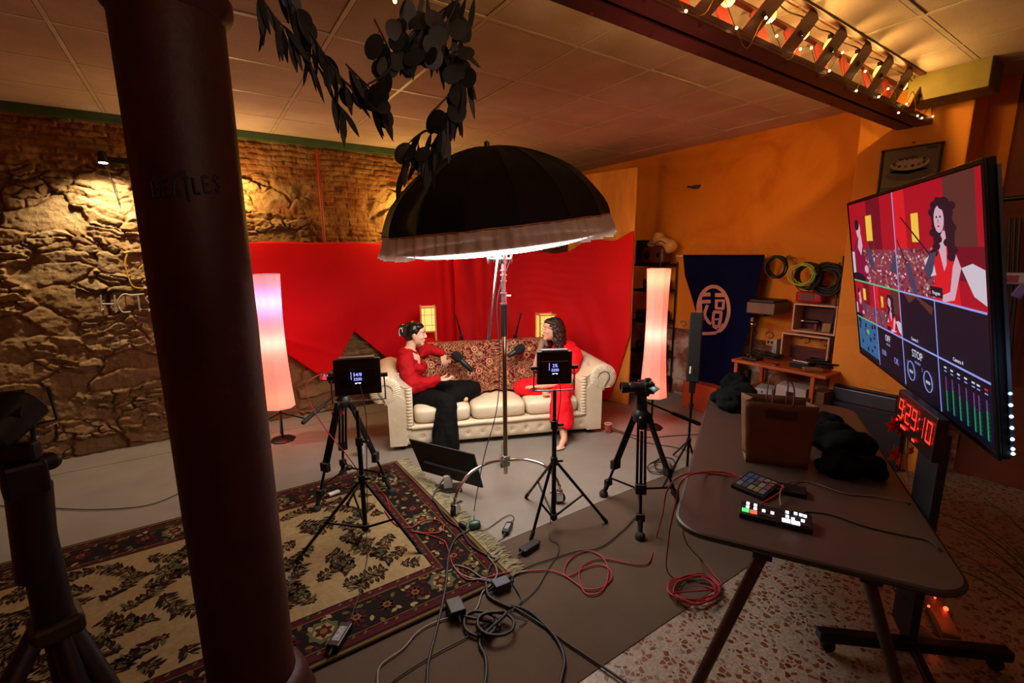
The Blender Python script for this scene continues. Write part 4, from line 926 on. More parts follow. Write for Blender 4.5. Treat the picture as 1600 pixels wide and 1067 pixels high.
def camera_(c,yaw,lab,lens,lcd):
    fd=V((math.cos(yaw),math.sin(yaw),0)); sd=V((-fd.y,fd.x,0)); ROT=Matrix((fd,sd,V((0,0,1)))).transposed(); P_=lambda x,y,z: c+ROT@V((x,y,z))
    r=empty('video_camera',lab,'camera',c)
    mb=MB(); mb.box(P_(0,0,0),(.065,.125,.078),ROT); mb.box(P_(.0,0,.047),(.055,.045,.03),ROT,.7); mb.box(P_(.02,-.062,-.005),(.07,.03,.07),ROT); mb.build('camera_body',BLK,r,bevel=.007)
    L=lens; mb=MB(); mb.lathe([(.034,0),(.034,L*.3),(.037,L*.34),(.037,L*.62),(.034,L*.66),(.039,L*.72),(.041,L),(.034,L),(.033,L*.94),(.001,L*.93)],P_(.03,.005,-.003),fd,28); mb.build('lens',M('lens_black','18181a',.3,.2),r,sharp=30)
    MB().cyl(P_(-.01,.045,.04),P_(-.01,.045,.052),.012,n=14).build('dial',ALU,r)
    a,b,cc,d=lcd; nrm=(V(b)-V(a)).cross(V(d)-V(a)).normalized(); 
    if nrm.dot(CAM-V(a))<0: nrm=-nrm
    fr_=MB(); fr_.add([V(p) for p in (a,b,cc,d)]+[V(p)-nrm*.010 for p in (a,b,cc,d)],[(0,1,2,3),(7,6,5,4),(0,4,5,1),(1,5,6,2),(2,6,7,3),(3,7,4,0)],False); k=fr_.build('flip_screen',BLK,r)
    return r,(V(a),V(b),V(cc),V(d),nrm),k
zc=ZC(tl+V((0,0,1)))
cl_=V((tl.x,tl.y,0)); ctr=PZ(527,590,zc-.02)
_,q4,kk=camera_(ctr,R(62),'camera with flip-out screen on the left tripod, cream and black body',.13,[PZ(499,582,zc-.05),PZ(519,583,zc-.03),PZ(518,595,zc-.03),PZ(498,594,zc-.05)])
def quadpt(q,u,v,off): a,b,c,d,n_=q; return a.lerp(b,u).lerp(d.lerp(c,u),v)+n_*off
def qpoly(mb,q,pts,off): mb.poly([quadpt(q,u,v,off) for u,v in pts])
mb=MB(); qpoly(mb,q4,[(.05,.08),(.95,.08),(.95,.92),(.05,.92)],.001); mb.mat(1); qpoly(mb,q4,[(.3,.45),(.55,.40),(.6,.92),(.25,.92)],.002); mb.mat(2); qpoly(mb,q4,[(.60,.2),(.85,.2),(.85,.6),(.60,.6)],.0016); qpoly(mb,q4,[(.34,.22),(.46,.22),(.48,.42),(.36,.45)],.002)
mb.build('screen_picture',[E('lcd_maroon',(.25,.01,.015,1),1.0),E('lcd_red',(.9,.03,.04,1),1.2),E('lcd_pale',(.55,.35,.45,1),.8)],kk)
MB().box(PZ(531,588,zc-.10),(.05,.05,.10),zrot(R(20))).build('side_grip',M('cream_plastic','b8a888',.5),_,bevel=.008)
zc=ZC(trc+V((0,0,1)))
ctr=PZ(1012,604,zc)
cr,q5,kk=camera_(ctr,R(147),'black camera with long lens pointing at the sofa, screen tilted out',.16,[PZ(1019,600,zc-.05),PZ(1031,607,zc-.08),PZ(1022,613,zc-.09),PZ(1012,606,zc-.06)])
mb=MB(); qpoly(mb,q5,[(.06,.08),(.94,.08),(.94,.92),(.06,.92)],.001); mb.mat(1); qpoly(mb,q5,[(.3,.3),(.7,.3),(.7,.7),(.3,.7)],.0015)
mb.build('screen_picture',[E('lcd_teal',(.05,.12,.14,1),1.0),E('lcd_blue',(.25,.5,.6,1),1.0)],kk)
# --- monitor on the floor
mq=[G(638,686,.36),G(740,710,.36),G(754,763,.08),G(659,736,.08)]
mn=(mq[1]-mq[0]).cross(mq[3]-mq[0]).normalized(); mn=mn if mn.dot(CAM-mq[0])>0 else -mn
mo=empty('floor_monitor','black flat monitor on the floor seen from behind, tilted up at the sofa','monitor',G(700,770))
mb=MB(); mb.add(mq+[p-mn*.018 for p in mq],[(0,1,2,3),(7,6,5,4),(0,4,5,1),(1,5,6,2),(2,6,7,3),(3,7,4,0)],False); mb.build('monitor_case',M('matt_black_case','0d0d0f',.5),mo,bevel=.006)
qm=(mq[0],mq[1],mq[2],mq[3],mn)
MB().add([quadpt(qm,u,v,.0) for u,v in ((.12,.6),(.88,.6),(.84,.95),(.16,.95))]+[quadpt(qm,u,v,.016) for u,v in ((.16,.64),(.84,.64),(.82,.92),(.18,.92))],[(0,1,2,3),(4,5,6,7),(0,1,5,4),(1,2,6,5),(2,3,7,6),(3,0,4,7)],False).build('rear_bulge',M('black_case_bulge','111113',.45),mo)
fl=[quadpt(qm,.5,.85,.02)]; b1_=V((fl[0].x,fl[0].y,.006)); 
MB().box((fl[0]+b1_)/2,(.07,.02,fl[0].z-.006),zrot(R(-22))).build('stand_neck',WHT,mo,bevel=.003); MB().box(b1_+V((0,0,.004)),(.22,.15,.010),zrot(R(-22))).build('stand_foot',BLK,mo,bevel=.004)
mb=MB(); mb.box(quadpt(qm,.5,-.012,-.009),(.001,.001,.001)); mb=None
# --- microphones on boom arms
def mic(tail,clamp,mount,foam,body_,vs,lab,slab):
    T_=SPX(*tail,vs[0]); C_=SPX(*clamp,vs[1]); M_=SPX(*mount,vs[2]); F_=SPX(*foam,vs[3]); B_=SPX(*body_,vs[4])
    r=empty('microphone',lab,'microphone',F_); ax=(F_-B_).normalized(); L=(F_-B_).length
    MB().lathe([(.001,.065),(.025,.061),(.042,.047),(.052,.022),(.053,-.015),(.045,-.05),(.032,-.062)],F_,ax,24).build('foam_windscreen',M('black_foam','0a0a0b',.95,bump=.5,bscale=200),r,sharp=0)
    MB().lathe([(.001,-L-.012),(.018,-L-.012),(.028,-L),(.030,-L*.5),(.031,-.045)],F_,ax,20).build('mic_body',M('charcoal_metal','2a2a2c',.4,.5),r)
    g=G(*clamp,0); base=V((C_.x,C_.y,0))
    s=empty('microphone_stand',slab,'stand',base)
    pb=MB().cyl(base+V((0,0,.03)),C_,.009,n=10).build('pole',BLKM,s); MB().lathe([(.001,.03),(.10,.025),(.115,.006),(.115,0)],base,n=24).build('base',BLK,s)
    MB().tube([T_,T_.lerp(C_,.5),T_.lerp(C_,.55),C_,M_],[.009,.009,.013,.015,.011],8).build('boom_arm',BLKM,s); MB().box(C_,(.045,.045,.06),SROT).build('clamp',BLK,s,bevel=.004)
    MB().caps(T_,T_+(C_-T_)*.15,.011).build('counterweight',RUB,s)
    mb=MB(); k=F_-ax*.075; mb.tube([M_,M_.lerp(k,.5)+V((0,0,.01)),k],.006,8); mb.build('mic_yoke',BLKM,s)
    return r
mic((712,492),(721,527),(724,549),(714,557),(737,579),(1.25,1.10,.72,.50,.44),'black foam microphone beside the woman with pinned hair, pointing up left','black boom stand rising behind the sofa left of the chrome stand')
mic((814,490),(805,527),(803,543),(812,545),(795,556),(1.25,1.10,.74,.52,.50),'black foam microphone at the right of the chrome stand, pointing up right','black boom stand rising behind the sofa right of the chrome stand')
# --- small things on the floor
def cup(px,py,lab,c1,h=.10,zz=0.005):
    g=G(px,py); r=empty('paper_cup',lab,'cup',g)
    MB().lathe([(.001,.006+zz),(.028,.004+zz),(.029,zz),(.040,h+zz),(.037,h+zz),(.027,.012+zz)],g,n=24).build('cup_wall',M('printed_paper',c1,.6,var=.5,scale=40),r); MB().lathe([(.041,h-.003),(.043,h),(.041,h+.003),(.037,h)],g+V((0,0,zz)),n=24).build('rolled_rim',WHT,r)
cup(564,712,'white printed paper cup on the floor behind the left tripod','a8a8ae')
cup(950,676,'reddish paper cup on the floor beside the right sofa arm','b04a38')
def brick(px,py,yaw,size,lab,mat_,z=.006,label_=True,name='power_adapter'):
    g=G(px,py,size[2]/2+z); r=empty(name,lab,'adapter',g); ROT=zrot(yaw)
    MB().box(g,size,ROT).build('case',mat_,r,bevel=.006)
    if label_: MB().box(g+V((0,0,size[2]/2+.0006)),(size[0]*.6,size[1]*.6,.001),ROT).build('rating_label',M('grey_label','77777c',.6,var=.5,scale=120),r)
    for s in (-1,1): MB().caps(g+ROT@V((s*size[0]/2,0,0)),g+ROT@V((s*(size[0]/2+.03),0,-size[2]*.2)),.009,.006).build('strain_relief',RUB,r)
    return g
B1=brick(793,825,R(40),(.12,.05,.032),'black power adapter with pale label on the grey carpet',BLK)
B2=brick(827,855,R(10),(.14,.06,.035),'plain black power adapter at the foot of the right light stand',BLK,label_=False)
B3=brick(783,913,R(-5),(.10,.07,.05),'dark blue connector box at the corner of the rug',M('navy_plastic','1a2440',.5),label_=False,name='connector_box')
B4=brick(712,951,R(80),(.11,.085,.06),'black socket box beside the coiled black cable',BLK,label_=False,name='socket_box')
B5=brick(531,994,R(48),(.15,.065,.035),'black power adapter with printed label lying on the rug border',BLK,z=.02)
brick(522,770,R(10),(.09,.04,.02),'small white plastic plug box on the rug under the left tripod',WHT,z=.02,label_=False,name='plug_box')
brick(66,793,R(0),(.06,.05,.04),'small black cable joint box on the far left floor',BLK,label_=False,name='joint_box')
g=G(742,824,.02); r=empty('round_plug','dark green round power plug by the left caster','plug',g); GP=M('dark_green_plastic','123a2c',.4)
MB().lathe([(.001,-.04),(.028,-.04),(.034,-.02),(.034,.02),(.022,.04),(.001,.042)],g+V((0,0,.018)),V((.9,-.35,.1)),20).build('plug_case',GP,r); MB().lathe([(.001,-.03),(.022,-.028),(.024,.01),(.012,.03)],g+V((-.07,.05,.02)),V((-.5,.6,.3)),16).build('socket_end',BLK,r)
# ============================================================ CABLES
zA=lambda x,y: (440+x/3.475,760+y/3.475)
zB=lambda x,y: (800+x/3.475,760+y/3.475)
def cable(pts,rad,mat_,lab,z=None,grp=None):
    z=rad+.006 if z is None else z
    P3=[p if isinstance(p,V) else G(p[0],p[1],z) for p in pts]
    P3=[V((p.x,p.y,max(p.z,z)+(.022 if (RX0<p.x<RX1 and RY0<p.y<RY1 and p.z<.03) else 0)*.6)) for p in P3]
    return tag(MB().tube(spline(P3,6),rad,8).build('cable',mat_,sharp=0),lab,'cable',grp)
A_=lambda L: [zA(*p) for p in L]
B_=lambda L: [zB(*p) for p in L]
cable(A_([(1030,235),(960,280),(925,330),(905,400),(890,560),(850,740),(800,940),(790,1067),(780,1150)]),.007,BLKC,'thick black cable running from the green plug straight down to the bottom edge')
cable(A_([(1120,390),(1165,450),(1160,510),(1100,510),(1010,455),(935,440),(1000,500),(1140,530),(1090,575),(1060,660),(1000,690),(850,730),(740,790),(660,880),(540,970),(520,1067),(530,1150)]),.0045,LGC,'pale grey cable looping past the blue connector box to the bottom edge')
cable(A_([(560,140),(620,215),(700,232),(770,195),(840,190),(880,222),(855,258),(780,262),(700,252),(780,268),(880,305),(912,380),(935,445),(1000,512),(1080,512),(1200,482),(1290,460),(1400,455)])+B_([(120,455),(200,455),(280,480),(340,520),(400,557),(480,550),(540,500),(530,450),(480,425),(400,440),(300,490),(285,450),(320,390),(400,350),(480,375),(520,440),(515,520),(470,580),(400,580),(370,520),(370,450),(430,402),(520,395),(620,415),(700,425),(750,400)])+[G(1027,835,.02),PZ(1036,800,2.75),PZ(1042,768,2.5),PZ(1062,744,2.2),G(1100,739,.752),G(1150,744,.752)],.0042,REDC,'long red cable looping over the carpet and up to the table')
ctr=zB(990,555); pts=[]
for k in range(56):
    a=k*.62; pts.append((ctr[0]+(36+4*math.sin(k*.9))*math.cos(a)+3*math.sin(k*.31),ctr[1]+(21+3*math.sin(k*1.7))*math.sin(a)+2*math.cos(k*.5)))
pts=[G(x,y,.012+.0006*i) for i,(x,y) in enumerate(pts)]
cable([G(1185,755,.752),G(1130,738,.755),PZ(1072,745,2.1),PZ(1055,790,2.3),PZ(1044,850,2.5),G(1048,900,.02)]+pts+[G(*zB(1125,550),.02),G(*zB(1090,470),.02),G(*zB(1020,390),.02),PZ(*zB(950,310),2.5),PZ(*zB(940,220),2.2),V((1.72,1.02,.72))],.0042,REDC,'coiled red cable on the carpet beside the table leg')
pts=[]
c1_=zA(1160,745)
for k in range(30): a=k*.62; pts.append((c1_[0]+(27+2.5*math.sin(k))*math.cos(a)-(24 if k<13 else 0),c1_[1]+(20+2*math.sin(k*1.3))*math.sin(a)))
cable([G(*zA(960,700),.03)]+[G(x,y,.014+.0015*i) for i,(x,y) in enumerate(pts)]+[G(*zA(*p),.014) for p in ((1080,830),(1105,920),(1112,1000),(1100,1100),(1095,1180))],.0085,BLKC,'thick coiled black cable in the middle foreground')
cable(A_([(1110,540),(1130,600),(1240,655)])+B_([(0,645),(100,682),(200,775),(260,860),(285,950),(262,1067),(250,1150)]),.0085,BLKC,'thick black cable curving from the blue box to the bottom edge')
cable(B_([(-60,640),(0,652),(150,742),(300,850),(480,970),(620,1067),(700,1130)]),.006,BLKC,'black cable crossing the carpet edge onto the terrazzo')
cable(B_([(690,150),(660,178),(600,240),(480,330),(350,352),(240,385),(100,430),(0,500)])+A_([(1300,620),(1200,700),(1010,815),(850,900),(700,990),(600,1060),(560,1110)]),.004,BLKC,'thin black cable running from the right camera tripod to the lower left')
cable([quadpt(qm,.45,.9,.02)]+A_([(822,60),(845,110),(900,190),(970,240),(1020,320),(1100,375),(1170,392),(1200,382),(1135,440),(1108,540)]),.0055,BLKC,'black cable from the floor monitor winding past the green plug')
cable([B1+V((.05,.03,0))]+A_([(1262,170),(1240,155),(1200,172),(1130,222),(1085,245)]),.003,BLKC,'thin black lead between the green plug and the pale-labelled adapter')
cable([B1-V((.07,.05,0))]+A_([(1190,285),(1150,315),(1115,370)]),.0035,LGC,'short grey lead at the foot of the pale-labelled adapter')
cable([pc+V((0,-.04,-.05)),PZ(572,650,ZC(pc)-.06),PZ(573,720,ZC(pc)-.04),G(574,800,.02)]+A_([(462,300),(465,400),(432,560),(400,660),(375,735)]),.003,BLKC,'thin black lead hanging from the left LED panel down across the rug')
cable([pc2+V((0,-.04,-.06)),PZ(876,620,ZC(pc2)-.05),PZ(866,700,ZC(pc2)-.04),PZ(862,780,ZC(pc2)-.1),G(860,815,.02)]+B_([(205,280),(250,312),(250,362),(200,440),(130,560),(0,680)])+A_([(1330,720),(1290,760)]),.003,BLKC,'thin black lead hanging from the right LED panel down to the carpet')
cable([(-40,785),(0,790),(66,793),(150,796),(232,789),(285,768)],.004,BLKC,'thin black cable lying along the far left carpet')
zc=ZC(tl+V((0,0,1)))
cable([PZ(507,583,zc-.08),PZ(490,590,zc-.2),PZ(478,604,zc-.25),PZ(483,628,zc-.25),PZ(510,672,zc-.2),PZ(545,715,zc-.1),G(570,752,.02),(600,775),(610,800)],.0035,REDC,'red cable drooping from the left camera screen to the rug')
cable([HD+V((.04,-.04,0)),PZ(777,470,ZC(HD)-.04),PZ(781,560,ZC(HD)-.04),PZ(776,640,ZC(HD)-.05),PZ(756,715,ZC(HD)-.15),G(742,790,.03),G(741,812,.02)],.0035,BLKC,'black power lead running down the chrome stand to the green plug')
cable([(935,668),(970,676),(1005,690),(1060,700),(1095,712)],.004,BLKC,'thin black cable on the floor right of the sofa')
cable([(938,662),(1000,682),(1060,680),(1106,678)],.004,BLKC,'second thin black cable beyond the right tripod')
pts=[(1035+18*math.cos(k*.7)+6*math.sin(k*.33),728+10*math.sin(k*.7)+4*math.cos(k*.41)) for k in range(40)]
cable([G(x,y,.01+.001*i) for i,(x,y) in enumerate(pts)],.004,BLKC,'tangled black cable behind the right camera tripod')
# ============================================================ TABLE
TA=V((1.60,1.13,0)); TL_=V((.873,.488,0)); TW=V((.488,-.873,0)); TLEN,TWID,TZ_=2.22,.98,.74
def tp(l,w,z=0): return TA+TL_*l+TW*w+V((0,0,TZ_+z))
TROT=Matrix((TL_,-TW,V((0,0,1)))).transposed()
tb=empty('folding_table','long taupe rounded-corner folding table in the right foreground','table',tp(1.1,.5,-TZ_))
poly=[]
for (cx,cy,a0) in ((TLEN-.13,.13,-90),(TLEN-.13,TWID-.13,0),(.13,TWID-.13,90),(.13,.13,180)):
    for k in range(9): a=R(a0+k*11.25); poly.append((cx+.13*math.cos(a),cy+.13*math.sin(a)))
TOPM=M('taupe_laminate','3f302a',.42,var=.1,bump=.15,bscale=300); EDG=M('dark_table_edge','1a1311',.5)
o_=MB().prism([(x,y) for x,y in poly],TA+V((0,0,TZ_-.0)),TL_,TW,.028); o_.build('tabletop',TOPM,tb,bevel=.003)
mb=MB(); ep=[TA+TL_*x+TW*y+V((0,0,TZ_-.014)) for x,y in poly]; mb.tube(ep+[ep[0]],.0145,8); mb.build('edge_band',EDG,tb)
TUB=M('bronze_tube','4a3a2e',.35,.7)
mb=MB(); 
for w_ in (.12,TWID-.12): mb.box(tp(TLEN/2,w_,-.05),(TLEN-.5,.03,.03),TROT)
MB().box(tp(TLEN/2,.13,-.045),(TLEN-.5,.03,.03),TROT).build('frame_rail',EDG,tb); MB().box(tp(TLEN/2,TWID-.13,-.045),(TLEN-.5,.03,.03),TROT).build('frame_rail',EDG,tb)
def tleg(a,b): 
    d=(b-a); b=a+d*((a.z-.0)/(a.z-b.z)); MB().cyl(a,b,.024,.022,n=18).build('leg',TUB,tb); MB().box(a+V((0,0,.022)),(.09,.07,.03),TROT).build('leg_bracket',BLK,tb,bevel=.004)
tleg(G(1190,868,.69),G(1090,1067,.15)); tleg(G(1357,905,.69),G(1402,1067,.15))
tleg(tp(TLEN-.2,.12,-.06),tp(TLEN+.02,.0,-TZ_+.02)); tleg(tp(TLEN-.2,TWID-.12,-.06),tp(TLEN+.02,TWID,-TZ_+.02))
TT=TZ_+.0005
# paper bag
KR=M('kraft_paper','63401e',.8,var=.12,scale=5,bump=.2,bscale=25); KR2=M('dark_printed_patch','3a2416',.8)
b0_,b1_=G(1165,722,TZ_),G(1262,734,TZ_); bu=(b1_-b0_); bw=bu.length; bu.normalize(); bv=V((-bu.y,bu.x,0)); bh=.36; dp=.16
bv=bv if bv.dot(b0_)>0 else -bv
def bp(x,y,z): return b0_+bu*x+bv*y+V((0,0,z))
pb=empty('paper_bag','brown kraft paper carrier bag standing open on the table','bag',bp(bw/2,dp/2,0))
mb=MB(); fl_=.03; th=.004
def wall(p,q,nu=14,nv=10):
    mb.grid(lambda s,t_: V(p[0])*(1-s)*(1-t_)+V(q[0])*s*(1-t_)+V(p[1])*(1-s)*t_+V(q[1])*s*t_+bv*.006*nz(V((s*4,t_*4,p[0][0]*9)))+bu*.004*nz(V((s*4,t_*5,7))),nu,nv)
c0=[bp(0,0,.001),bp(bw,0,.001),bp(bw,dp,.001),bp(0,dp,.001)]; c1=[bp(-fl_,-.01,bh),bp(bw+fl_*.6,-.01,bh),bp(bw+fl_*.6,dp,bh),bp(-fl_,dp,bh)]; cm=[bp(.03,dp/2,.001),bp(-fl_+.05,dp/2,bh),bp(bw-.03,dp/2,.001),bp(bw+fl_*.6-.04,dp/2,bh)]
wall((c0[0],c1[0]),(c0[1],c1[1])); wall((c0[3],c1[3]),(c0[2],c1[2])); wall((c0[0],c1[0]),(cm[0],cm[1]),6); wall((cm[0],cm[1]),(c0[3],c1[3]),6); wall((c0[1],c1[1]),(cm[2],cm[3]),6); wall((cm[2],cm[3]),(c0[2],c1[2]),6); mb.poly(c0)
mb.build('bag_body',KR,pb,solid=.0015,sharp=30)
MB().box(bp(bw/2,-.014,bh*.83),(bw*.5,.001,bh*.13),Matrix((bu,bv,V((0,0,1)))).transposed()).build('printed_patch',KR2,pb)
for y in (-.006,dp-.01): MB().tube(spline([bp(bw*.34,y,bh-.05),bp(bw*.34,y-.005,bh+.07),bp(bw*.42,y,bh+.13),bp(bw*.58,y,bh+.13),bp(bw*.66,y-.005,bh+.07),bp(bw*.66,y,bh-.05)],6),.0035,6).build('handle',KR,pb)
# soft things: dark garments
def lump(name,pts,mat_,lab,cat,h=.1,grp=None,amp=.032,zb=TT):
    mb=MB()
    for (p,r,hh) in pts: mb.ball(p+V((0,0,zb-p.z+hh*.5)),(r,r*.9,hh*.62),None,18,12)
    m=remesh(mb,.010,6,lambda p,n: amp*(nz(p*9)+.6*nz(p*20)))
    for v in m.v: v.z=max(v.z,zb)
    return tag(m.build(name,mat_,sharp=0),lab,cat,grp)
DFA=M('charcoal_fabric','060607',.95,spec=.1,bump=.4,bscale=40); SLT=M('slate_fabric','0d1113',.95,spec=.1,bump=.4,bscale=40)
lump('crumpled_jacket',[(G(1298,700,TT),.14,.15),(G(1325,715,TT),.14,.14),(G(1345,740,TT),.10,.09),(G(1310,740,TT),.12,.10),(G(1290,675,TT),.10,.12),(G(1370,748,TT),.05,.05)],DFA,'crumpled black padded bag on the table right of the paper bag','bag')
lump('folded_scarf',[(G(1140,640,TT),.11,.13),(G(1155,628,TT),.12,.12),(G(1128,630,TT),.08,.09),(G(1150,615,TT),.12,.16)],SLT,'dark grey garment heaped at the far end of the table','clothing')
# video switcher
sw0,sw1,sw3=G(1157,782,TT+.03),G(1268,806,TT+.03),G(1161,812,TT+.02)
su=(sw1-sw0); swl=su.length; su.z=0; su.normalize(); sv=V((su.y,-su.x,0)); sv=sv if sv.dot(sw3-sw0)>0 else -sv; swd=.105
vs_=empty('video_switcher','black video switcher with glowing white, green and red buttons on the table','switcher',sw0)
def sq(x,y,z=0): return V((sw0.x,sw0.y,TT))+su*x*swl+sv*y*swd+V((0,0,.034-.012*y+z))
mb=MB(); vv=[sq(0,0),sq(1,0),sq(1,1),sq(0,1)]; vb=[V((p.x,p.y,TT)) for p in vv]; mb.add(vv+vb,[(0,1,2,3),(7,6,5,4),(0,4,5,1),(1,5,6,2),(2,6,7,3),(3,7,4,0)],False); mb.build('case',BLK,vs_,bevel=.003)
def key(x,y,w_,h_,m,nm='button'):
    mb=MB(); a=[sq(x,y),sq(x+w_,y),sq(x+w_,y+h_),sq(x,y+h_)]; t_=[p+V((0,0,.004)) for p in a]; mb.add(a+t_,[(3,2,1,0),(4,5,6,7),(0,1,5,4),(1,2,6,5),(2,3,7,6),(3,0,4,7)],False); mb.build(nm,m,vs_)
KW=E('key_white',(.85,.88,1,1),3.2); KG=E('key_green',(.05,.9,.12,1),2.2); KR_=E('key_red',(1,.08,.05,1),2.2); KD=M('key_dark','2a2426',.4); KD2=E('key_faint_red',(.5,.05,.06,1),.5)
key(.035,.60,.10,.2,KG); key(.15,.62,.10,.2,KR_); key(.275,.64,.09,.18,KD); key(.39,.66,.09,.18,KD); key(.595,.70,.11,.2,KW); key(.72,.72,.11,.2,KW); key(.845,.74,.10,.17,KD)
for x,y in ((.09,.10),(.09,.36),(.20,.12),(.20,.38),(.32,.40),(.44,.42),(.645,.14),(.645,.44),(.76,.10),(.72,.52),(.83,.12),(.885,.14),(.85,.50)): key(x,y,.045,.13,KW)
for x,y in ((.04,.12),(.04,.38),(.155,.13),(.155,.39),(.275,.42),(.395,.43),(.56,.12),(.60,.14),(.60,.45),(.79,.5),(.90,.5)): key(x,y,.03,.09,KD)
# second controller and black case
c0_,c1_,c2_=G(1172,737,TT+.03),G(1212,752,TT+.03),G(1148,752,TT+.03); cu_=(c1_-c0_); cv_=(c2_-c0_); cu_.z=cv_.z=0
kc=empty('key_controller','small black controller with a grid of dim coloured keys under red cables','controller',c0_)
def cq(x,y,z=.028): return V((c0_.x,c0_.y,TT))+cu_*x*1.15+cv_*y*1.05+V((0,0,z-.008*y))
mb=MB(); vv=[cq(-.05,-.08),cq(1.05,-.08),cq(1.05,1.08),cq(-.05,1.08)]; vb=[V((p.x,p.y,TT)) for p in vv]; mb.add(vv+vb,[(0,1,2,3),(7,6,5,4),(0,4,5,1),(1,5,6,2),(2,6,7,3),(3,7,4,0)],False); mb.build('case',BLK,kc,bevel=.003)
kc_cols=[(.05,.10,.30),(.04,.08,.2),(.35,.10,.08),(.3,.3,.28),(.5,.24,.05),(.05,.08,.25),(.06,.12,.3),(.03,.03,.05),(.4,.3,.32),(.35,.05,.05),(.3,.25,.25),(.05,.05,.08),(.4,.3,.12),(.45,.25,.05),(.25,.2,.2)]
for k in range(15):
    i,j=k%5,k//5; x0_,y0_=.03+i*.19,.05+j*.32; a=[cq(x0_,y0_),cq(x0_+.15,y0_),cq(x0_+.15,y0_+.25),cq(x0_,y0_+.25)]; t_=[p+V((0,0,.003)) for p in a]
    MB().add(a+t_,[(3,2,1,0),(4,5,6,7),(0,1,5,4),(1,2,6,5),(2,3,7,6),(3,0,4,7)],False).build('button',E('dim_key_%d'%k,kc_cols[k]+(1,),.16),kc)
k0=G(1232,768,TT); tag(MB().box(k0+V((0,0,.012)),(.15,.09,.024),zrot(math.atan2(su.y,su.x))).build('black_case',BLK,bevel=.006),'flat black case on the table beside the key controller','case')
MB_=M('grey_table_cable','6a4a3c',.6)
cable([G(1220,790,TT+.03),G(1219,772,TT+.05),G(1226,757,TT+.02),G(1250,752,TT+.004),G(1275,756,TT+.004),G(1320,771,TT+.004),G(1370,776,TT+.004),G(1420,786,TT+.004),PZ(1440,795,2.3)],.0032,MB_,'thin dark cable arching from the back of the switcher across the table',z=.0)
cable([sq(.86,.02,-.01),G(1262,800,TT+.003),G(1300,805,TT+.003),G(1350,822,TT+.003),G(1400,834,TT+.003),G(1450,845,TT+.003),G(1470,860,TT+.003),PZ(1490,880,1.9)],.0032,BLKC,'thin black cable running from the switcher to the near right table edge',z=.0)
cable([G(1190,752,TT+.04),G(1225,762,TT+.03),sq(.3,.0,.0)],.004,REDC,'short red cable plugged into the switcher',z=0)
# ============================================================ TELEVISION
def tvpose():
    k=1.125; c=V((1.977*k,.575*k,1.9+(1.621-1.75)*k*1.0)); return c
# pose solved for the four measured corners; 1.35*(1.9/1.75) m wide panel
kk_=1.22; TVW=1.2*kk_; TVH=TVW*.5625; yaw,ti,ro=-2.584,.1784,-.0171
u0=V((math.cos(yaw),math.sin(yaw),0)); n0=u0.cross(V((0,0,1))); up0=V((0,0,1))*math.cos(ti)+n0*math.sin(ti)
U2=u0*math.cos(ro)+up0*math.sin(ro); UP2=-u0*math.sin(ro)+up0*math.cos(ro); TN=U2.cross(UP2)
TC=V((0,0,1.9))+(V((1.9766,.5748,1.6208))-V((0,0,1.75)))*kk_
if TN.dot(CAM-TC)<0: TN=-TN
def tv(x,y,z=0): return TC+U2*x*TVW+UP2*y*TVH+TN*z     # x,y in -.5..+.5
TVROT=Matrix((U2,UP2,U2.cross(UP2))).transposed()
tvr=empty('television','large flat television showing a multi-picture video mixer screen, right side','television',TC)
MB().box(tv(0,0,-.012),(TVW+.012,TVH+.012,.022),TVROT).build('casing',M('tv_black','060608',.6,spec=.15),tvr,bevel=.004)
bz=M('tv_bezel','08070a',.5,spec=.2)
for (x,y,w_,h_) in ((0,.5,TVW+.012,.014),(0,-.5,TVW+.012,.020),(-.5,0,.014,TVH),(.5,0,.014,TVH)): MB().box(tv(x,y,.001),(w_,h_,.008),TVROT).build('bezel',bz,tvr,bevel=.002)
MB().box(tv(0,0,-.045),(TVW*.6,TVH*.5,.05),TVROT).build('rear_housing',BLK,tvr,bevel=.01)
def EM(n,c,s=1.0):
    m=E('screen_'+n,tuple(c)+(1,),s,(.005,.005,.006,1)); m.node_tree.nodes['Principled BSDF'].inputs['Specular IOR Level'].default_value=.12; return m
SCM=[EM('navy',(.003,.0035,.014),.8),EM('red',(.50,.005,.02),.75),EM('dark_red',(.22,.004,.02),.7),EM('skin',(.75,.45,.55),.8),EM('hair',(.03,.01,.03),.5),EM('yellow',(.95,.55,.06),.9),EM('pattern',(.38,.06,.10),.6),EM('line',(.35,.4,.95),.8),EM('white',(.85,.85,.95),.8),EM('magenta_shirt',(.30,.005,.05),.7),EM('grey',(.07,.065,.13),.7),EM('green_line',(.15,.8,.35),.6),EM('blue',(.03,.16,.38),.7),EM('meter_green',(.02,.35,.14),.6),EM('meter_purple',(.22,.05,.25),.6),EM('sofa',(.75,.66,.75),.75),EM('bright_red',(.75,.01,.02),.85),EM('brown',(.18,.05,.04),.5),EM('tan',(.55,.33,.28),.6),EM('faint',(.006,.005,.017),.8)]
SI={n:i for i,n in enumerate('navy red dred skin hair yellow pat line white mshirt grey gline blue mgreen mpurp sofa bred brown tan faint'.split())}
scr=MB(); 
def spoly(n,pts,z): scr.mat(SI[n]).poly([tv(x,y,z) for x,y in pts])
def srect(n,x0,y0,x1,y1,z): spoly(n,[(x0,y0),(x1,y0),(x1,y1),(x0,y1)],z)
srect('navy',-.49,-.488,.49,.488,.0022)
rs=random.Random(5)
